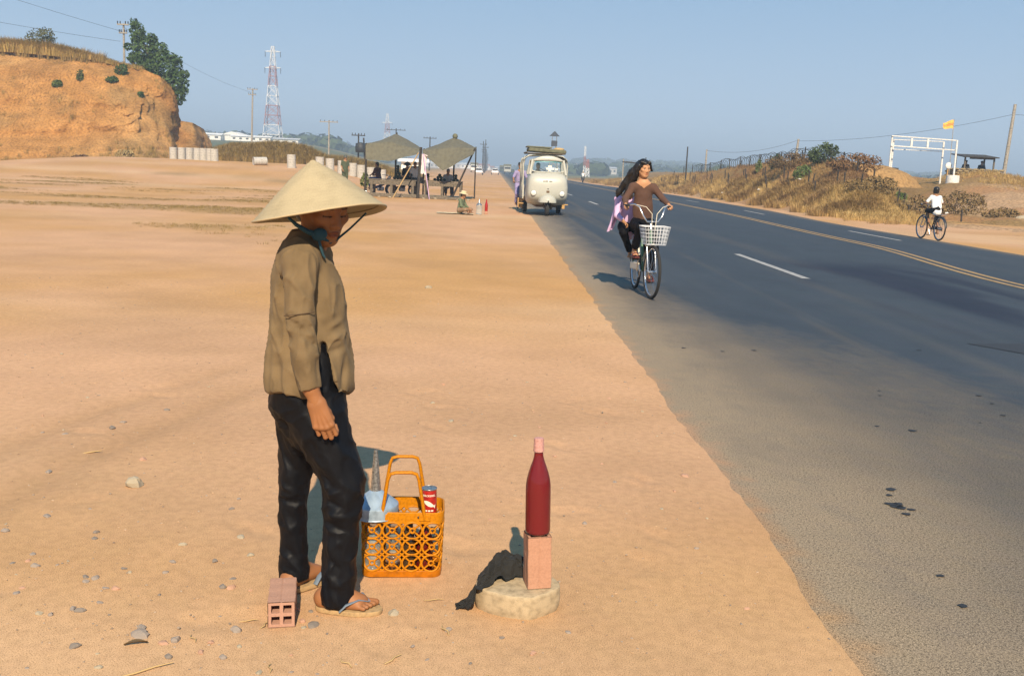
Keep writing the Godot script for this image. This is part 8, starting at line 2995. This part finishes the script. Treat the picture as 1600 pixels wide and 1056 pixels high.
# ------------------------------------------------------------------ everything
func build_materials() -> void:
	var soil := noise_tex(0.018, 3, 1024, [[0.0, gcol(0.92)], [0.35, gcol(0.96)], [0.55, gcol(0.98)], [0.75, gcol(1.0)], [1.0, gcol(0.96)]], 7)
	var soil_n := noise_tex(0.03, 4, 1024, [], 6, 2.6)
	var speck := noise_tex(0.06, 6, 1024, [[0.0, gcol(0.50)], [0.3, gcol(0.86)], [0.5, gcol(0.96)], [0.72, gcol(1.0)], [1.0, gcol(1.0)]], 4)
	var fine := noise_tex(0.05, 7, 512, [[0.0, gcol(0.8)], [0.5, gcol(0.95)], [1.0, gcol(1.0)]], 5)
	var fine_n := noise_tex(0.06, 8, 512, [], 4, 3.0)
	var asph := noise_tex(0.12, 9, 1024, [[0.0, gcol(0.38)], [0.35, gcol(0.76)], [0.55, gcol(0.92)], [0.7, gcol(1.0)], [1.0, gcol(1.0)]], 3)
	var asph_n := noise_tex(0.14, 10, 1024, [], 3, 4.0)
	var weave := noise_tex(0.11, 12, 512, [[0.0, gcol(0.82)], [0.5, gcol(0.94)], [1.0, gcol(1.0)]], 3)
	var weave_n := noise_tex(0.10, 13, 512, [], 3, 2.5)
	var silk_n := noise_tex(0.012, 14, 512, [], 4, 4.0)
	var grain := noise_tex(0.02, 15, 512, [[0.0, gcol(0.55)], [0.4, gcol(0.85)], [0.7, gcol(0.98)], [1.0, gcol(0.8)]], 5)
	var patch := noise_tex(0.01, 16, 512, [[0.0, gcol(0.80)], [0.35, gcol(0.90)], [0.6, gcol(0.97)], [1.0, gcol(1.0)]], 6)
	M.dirt = mt(Color(1.15, 1.125, 1.10), 0.97, {"vcol": 1, "tex": soil, "nrm": soil_n, "ns": 0.14, "world": true, "scale": 0.9, "detail": speck, "dscale": 2.7, "spec": 0.15})
	M.earth = mt(Color(1.08, 1.08, 1.08), 0.97, {"vcol": 1, "tex": soil, "nrm": soil_n, "ns": 1.2, "world": true, "scale": 0.16, "detail": grain, "dscale": 0.5, "spec": 0.15})
	M.asphalt = mt(Color(1.1, 1.1, 1.1), 0.86, {"vcol": 1, "tex": asph, "nrm": asph_n, "ns": 0.4, "world": true, "scale": 1.15, "detail": speck, "dscale": 1.0, "spec": 0.35})
	M.yellow = mt(Color(0.42, 0.27, 0.11), 0.8, {"vcol": 1, "tex": patch, "world": true, "scale": 1.4})
	M.white_paint = mt(Color(0.50, 0.49, 0.47), 0.8, {"vcol": 1, "tex": patch, "world": true, "scale": 1.1})
	M.tar_tone = mt(Color(0.035, 0.036, 0.04), 0.7, {"tex": asph, "world": true, "scale": 2.0})  # dark tone for oil spots and for the shadow painted on the road
	M.grass = mt(Color(1, 1, 1), 0.9, {"vcol": 1, "back": Color(0.12, 0.08, 0.03), "spec": 0.2})
	M.leaf = mt(Color(1, 1, 1), 0.6, {"vcol": 1, "back": Color(0.10, 0.14, 0.03), "spec": 0.35})
	M.bark = mt(Color(0.12, 0.085, 0.055), 0.95, {"tex": grain, "scale": 3.0})
	M.brick = mt(Color(0.46, 0.265, 0.19), 0.92, {"tex": soil, "nrm": fine_n, "ns": 0.8, "scale": 6.0, "spec": 0.2})
	M.brick_pale = mt(Color(0.46, 0.25, 0.165), 0.92, {"tex": soil, "nrm": fine_n, "ns": 0.7, "scale": 5.0, "spec": 0.2})
	M.stone = mt(Color(0.56, 0.44, 0.28), 0.95, {"tex": patch, "nrm": soil_n, "ns": 1.2, "scale": 5.0, "detail": fine, "dscale": 14.0, "spec": 0.2})
	M.stone_grey = mt(Color(0.33, 0.27, 0.22), 0.93, {"tex": fine, "scale": 6.0})
	M.stone_pink = mt(Color(0.50, 0.29, 0.19), 0.93, {"tex": fine, "scale": 6.0})
	M.stone_dark = mt(Color(0.24, 0.20, 0.165), 0.93, {"tex": fine, "scale": 6.0})
	M.stone_pale = mt(Color(0.48, 0.40, 0.28), 0.93, {"tex": grain, "scale": 4.0})
	M.grit = mt(Color(1, 1, 1), 0.95, {"vcol": 1})
	M.deadleaf = mt(Color(0.12, 0.075, 0.03), 0.7)
	M.straw_bit = mt(Color(0.55, 0.38, 0.17), 0.8, {"tex": fine, "scale": 20.0})
	M.skin = mt(Color(1, 1, 1), 0.55, {"vcol": 1, "nrm": fine_n, "ns": 0.35, "scale": 9.0, "spec": 0.4})
	M.hair = mt(Color(0.010, 0.008, 0.007), 0.42, {"nrm": weave_n, "ns": 0.5, "scale3": Vector3(16, 3, 16)})
	M.blouse = mt(Color(0.24, 0.168, 0.09), 0.92, {"vcol": 1, "tex": weave, "nrm": weave_n, "ns": 0.5, "scale": 7.0, "detail": patch, "dscale": 2.1, "sheen": 0.25, "spec": 0.2})
	M.satin = mt(Color(0.0055, 0.006, 0.008), 0.5, {"nrm": silk_n, "ns": 0.4, "scale": 3.2, "spec": 0.27})
	M.straw = mt(Color(0.49, 0.40, 0.245), 0.78, {"vcol": 1, "tex": fine, "scale": 9.0, "spec": 0.3, "back": Color(0.10, 0.07, 0.03)})
	M.straw_rim = mt(Color(0.46, 0.36, 0.21), 0.8)
	M.scarf = mt(Color(0.014, 0.058, 0.078), 0.85, {"nrm": weave_n, "ns": 0.6, "scale": 10.0, "sheen": 0.2})
	M.sole = mt(Color(0.46, 0.31, 0.15), 0.85, {"tex": patch, "scale": 8.0})
	M.strap = mt(Color(0.14, 0.185, 0.24), 0.6)
	M.orange = mt(Color(0.56, 0.205, 0.004), 0.42, {"tex": fine, "scale": 3.0, "spec": 0.28})
	M.orange_base = mt(Color(0.48, 0.15, 0.005), 0.45, {"tex": patch, "scale": 5.0, "spec": 0.28})
	M.thread = mt(Color(0.09, 0.055, 0.028), 0.9)
	M.dark = mt(Color(0.018, 0.018, 0.018), 0.6)
	M.tin = mt(Color(0.52, 0.53, 0.52), 0.34, {"metal": 0.85, "tex": grain, "scale": 9.0})
	M.bluetin = mt(Color(0.38, 0.50, 0.62), 0.40, {"metal": 0.35, "tex": patch, "scale": 5.0})
	M.cannedred = mt(Color(0.42, 0.018, 0.014), 0.35, {"tex": patch, "scale": 7.0})
	M.cream = mt(Color(0.78, 0.72, 0.58), 0.6)
	M.rag = mt(Color(0.013, 0.013, 0.012), 0.9, {"nrm": weave_n, "ns": 0.6, "scale": 8.0, "sheen": 0.3})
	M.pinkrag = mt(Color(0.58, 0.30, 0.26), 0.85, {"tex": patch, "scale": 20.0})
	var gl := StandardMaterial3D.new()
	gl.albedo_color = Color(0.95, 0.96, 0.96, 0.012)
	gl.transparency = BaseMaterial3D.TRANSPARENCY_ALPHA
	gl.roughness = 0.05
	gl.metallic_specular = 0.38
	M.glass = gl
	M.petrol = mt(Color(0.135, 0.001, 0.003), 0.3, {"spec": 0.2})
	var jar := StandardMaterial3D.new()
	jar.albedo_color = Color(0.75, 0.8, 0.8, 0.25)
	jar.transparency = BaseMaterial3D.TRANSPARENCY_ALPHA
	jar.roughness = 0.08
	M.clearjar = jar
	M.darkred = mt(Color(0.10, 0.008, 0.006), 0.12)
	M.darkred2 = mt(Color(0.34, 0.02, 0.015), 0.15)
	M.brownglass = mt(Color(0.05, 0.03, 0.015), 0.12)
	M.tyre = mt(Color(0.022, 0.021, 0.02), 0.85)
	M.chrome = mt(Color(0.55, 0.56, 0.58), 0.22, {"metal": 0.9})
	M.green_frame = mt(Color(0.06, 0.16, 0.09), 0.35)
	M.dark_frame = mt(Color(0.02, 0.02, 0.022), 0.4)
	M.wire_white = mt(Color(0.72, 0.74, 0.76), 0.4)
	M.brown_blouse = mt(Color(0.105, 0.052, 0.034), 0.9, {"tex": weave, "scale": 6.0, "sheen": 0.2})
	M.black_cloth = mt(Color(0.006, 0.006, 0.008), 0.7, {"spec": 0.2})
	M.dark_cloth = mt(Color(0.03, 0.032, 0.035), 0.85)
	M.red_leather = mt(Color(0.12, 0.02, 0.015), 0.5)
	M.lilac = mt(Color(0.60, 0.42, 0.64), 0.85)
	M.lavender = mt(Color(0.28, 0.24, 0.42), 0.88)
	M.white_cloth = mt(Color(0.78, 0.77, 0.76), 0.85)
	M.cream_paint = mt(Color(0.50, 0.50, 0.44), 0.42, {"tex": fine, "scale": 1.3, "spec": 0.5})
	M.screen = mt(Color(0.16, 0.25, 0.28), 0.08, {"spec": 0.6})
	var sg := StandardMaterial3D.new()
	sg.albedo_color = Color(0.45, 0.6, 0.62, 0.12)
	sg.transparency = BaseMaterial3D.TRANSPARENCY_ALPHA
	sg.roughness = 0.03
	M.screen = sg
	var tg := StandardMaterial3D.new()
	tg.albedo_color = Color(0.10, 0.55, 0.60, 0.75)
	tg.transparency = BaseMaterial3D.TRANSPARENCY_ALPHA
	tg.roughness = 0.3
	M.tealglass = tg
	M.rust = mt(Color(0.16, 0.095, 0.05), 0.85, {"tex": patch, "scale": 4.0})
	M.lens = mt(Color(0.7, 0.7, 0.66), 0.08)
	M.ochre = mt(Color(0.50, 0.30, 0.11), 0.8)
	M.canvas = mt(Color(0.15, 0.137, 0.092), 0.92, {"tex": patch, "scale": 0.9, "back": Color(0.05, 0.045, 0.02)})
	M.canvas_dark = mt(Color(0.15, 0.15, 0.095), 0.92, {"tex": patch, "scale": 1.2})
	M.wood_grey = mt(Color(0.20, 0.165, 0.12), 0.9, {"tex": grain, "scale": 1.2})
	M.dark_wood = mt(Color(0.05, 0.042, 0.035), 0.9, {"tex": grain, "scale": 1.2})
	M.bamboo = mt(Color(0.40, 0.27, 0.12), 0.8)
	M.pinkwhite = mt(Color(0.68, 0.58, 0.60), 0.85)
	M.melon = mt(Color(0.018, 0.032, 0.014), 0.6)
	M.maroon = mt(Color(0.10, 0.03, 0.022), 0.85)
	M.blue_cloth = mt(Color(0.025, 0.05, 0.16), 0.8)
	M.dark_green_cloth = mt(Color(0.025, 0.04, 0.022), 0.85)
	M.grey_cloth = mt(Color(0.35, 0.33, 0.31), 0.85)
	M.olive = mt(Color(0.075, 0.095, 0.05), 0.88, {"tex": weave, "scale": 3.0})
	M.helmet = mt(Color(0.06, 0.065, 0.055), 0.6)
	M.green_cloth = mt(Color(0.12, 0.15, 0.085), 0.88)
	M.tan_cloth = mt(Color(0.26, 0.17, 0.10), 0.88)
	M.khaki = mt(Color(0.60, 0.49, 0.30), 0.88)
	M.whitewash = mt(Color(0.50, 0.475, 0.43), 0.9, {"tex": patch, "scale": 1.5})
	M.tower_white = mt(Color(0.78, 0.78, 0.78), 0.7)
	M.tower_red = mt(Color(0.40, 0.16, 0.13), 0.7)
	M.pole_pale = mt(Color(0.42, 0.38, 0.32), 0.85, {"tex": grain, "scale": 0.7})
	M.plaster = mt(Color(0.80, 0.79, 0.76), 0.85)
	M.plaster_grey = mt(Color(0.52, 0.50, 0.46), 0.85)
	M.zinc = mt(Color(0.55, 0.55, 0.55), 0.5)
	M.tile_roof = mt(Color(0.34, 0.15, 0.09), 0.85)
	M.white_enamel = mt(Color(0.80, 0.79, 0.75), 0.6, {"tex": patch, "scale": 1.5})
	M.flag_yellow = mt(Color(0.80, 0.50, 0.10), 0.8)
	M.flag_red = mt(Color(0.55, 0.14, 0.06), 0.8)
	M.sandbag = mt(Color(0.33, 0.245, 0.12), 0.95, {"tex": patch, "scale": 2.0})
	M.sandbag2 = mt(Color(0.25, 0.19, 0.10), 0.95, {"tex": patch, "scale": 2.0})

func _ready() -> void:
	nA.seed = 101
	nA.frequency = 0.02
	nA.fractal_octaves = 4
	nB.seed = 202
	nB.frequency = 0.02
	nB.fractal_octaves = 3
	nC.seed = 303
	rng.seed = 1
	# camera: eye height 1.5 m, tipped down, slightly rolled
	var cam := Camera3D.new()
	cam.name = "camera"
	cam.fov = 37.48
	cam.near = 0.05
	cam.far = 6000.0
	add_child(cam)
	cam.position = Vector3(0, 1.5, 0)
	cam.basis = Basis(Vector3.UP, deg_to_rad(-1.3095)) * Basis(Vector3.RIGHT, deg_to_rad(-9.6194)) * Basis(Vector3(0, 0, 1), deg_to_rad(2.4))
	cam.current = true
	# sky and air
	var sky := ProceduralSkyMaterial.new()
	sky.sky_top_color = Color(0.072, 0.212, 0.40).linear_to_srgb()
	sky.sky_horizon_color = Color(0.455, 0.55, 0.64).linear_to_srgb()
	sky.sky_curve = 0.115
	sky.sky_energy_multiplier = 1.0
	sky.ground_bottom_color = Color(0.30, 0.22, 0.14).linear_to_srgb()
	sky.ground_horizon_color = Color(0.40, 0.42, 0.46).linear_to_srgb()
	sky.sun_angle_max = 8.0
	var sk := Sky.new()
	sk.sky_material = sky
	var env := Environment.new()
	env.background_mode = Environment.BG_SKY
	env.sky = sk
	env.tonemap_mode = Environment.TONE_MAPPER_LINEAR
	env.tonemap_exposure = 1.55
	env.sdfgi_enabled = true
	env.ssao_enabled = true
	env.ssil_enabled = true
	env.fog_enabled = true
	env.fog_density = 0.0013
	env.fog_light_color = Color(0.71, 0.79, 0.87)
	var we := WorldEnvironment.new()
	we.environment = env
	we.name = "world"
	add_child(we)
	# late-afternoon sun behind the camera, a little to the right
	var sun := DirectionalLight3D.new()
	sun.name = "sun"
	sun.light_energy = 1.5
	sun.light_color = Color(1.0, 0.92, 0.80)
	sun.light_angular_distance = 0.5
	sun.shadow_enabled = true
	add_child(sun)
	sun.look_at_from_position(Vector3.ZERO, Vector3(-0.07, -1.0, -1.27), Vector3.UP)
	var pr := RandomNumberGenerator.new()
	pr.seed = 64
	for k in 34:
		var a := pr.randf() * TAU
		prints.append([pr.randf_range(-2.2, 0.8), -pr.randf_range(2.6, 6.6), cos(a), sin(a)])
	build_materials()
	build_ground()
	build_road()
	build_banks()
	build_right()
	build_vendor()
	build_near()
	build_riders()
	build_trike()
	build_stall()
	build_drums()
	build_camp()
	build_far()
	build_grass()
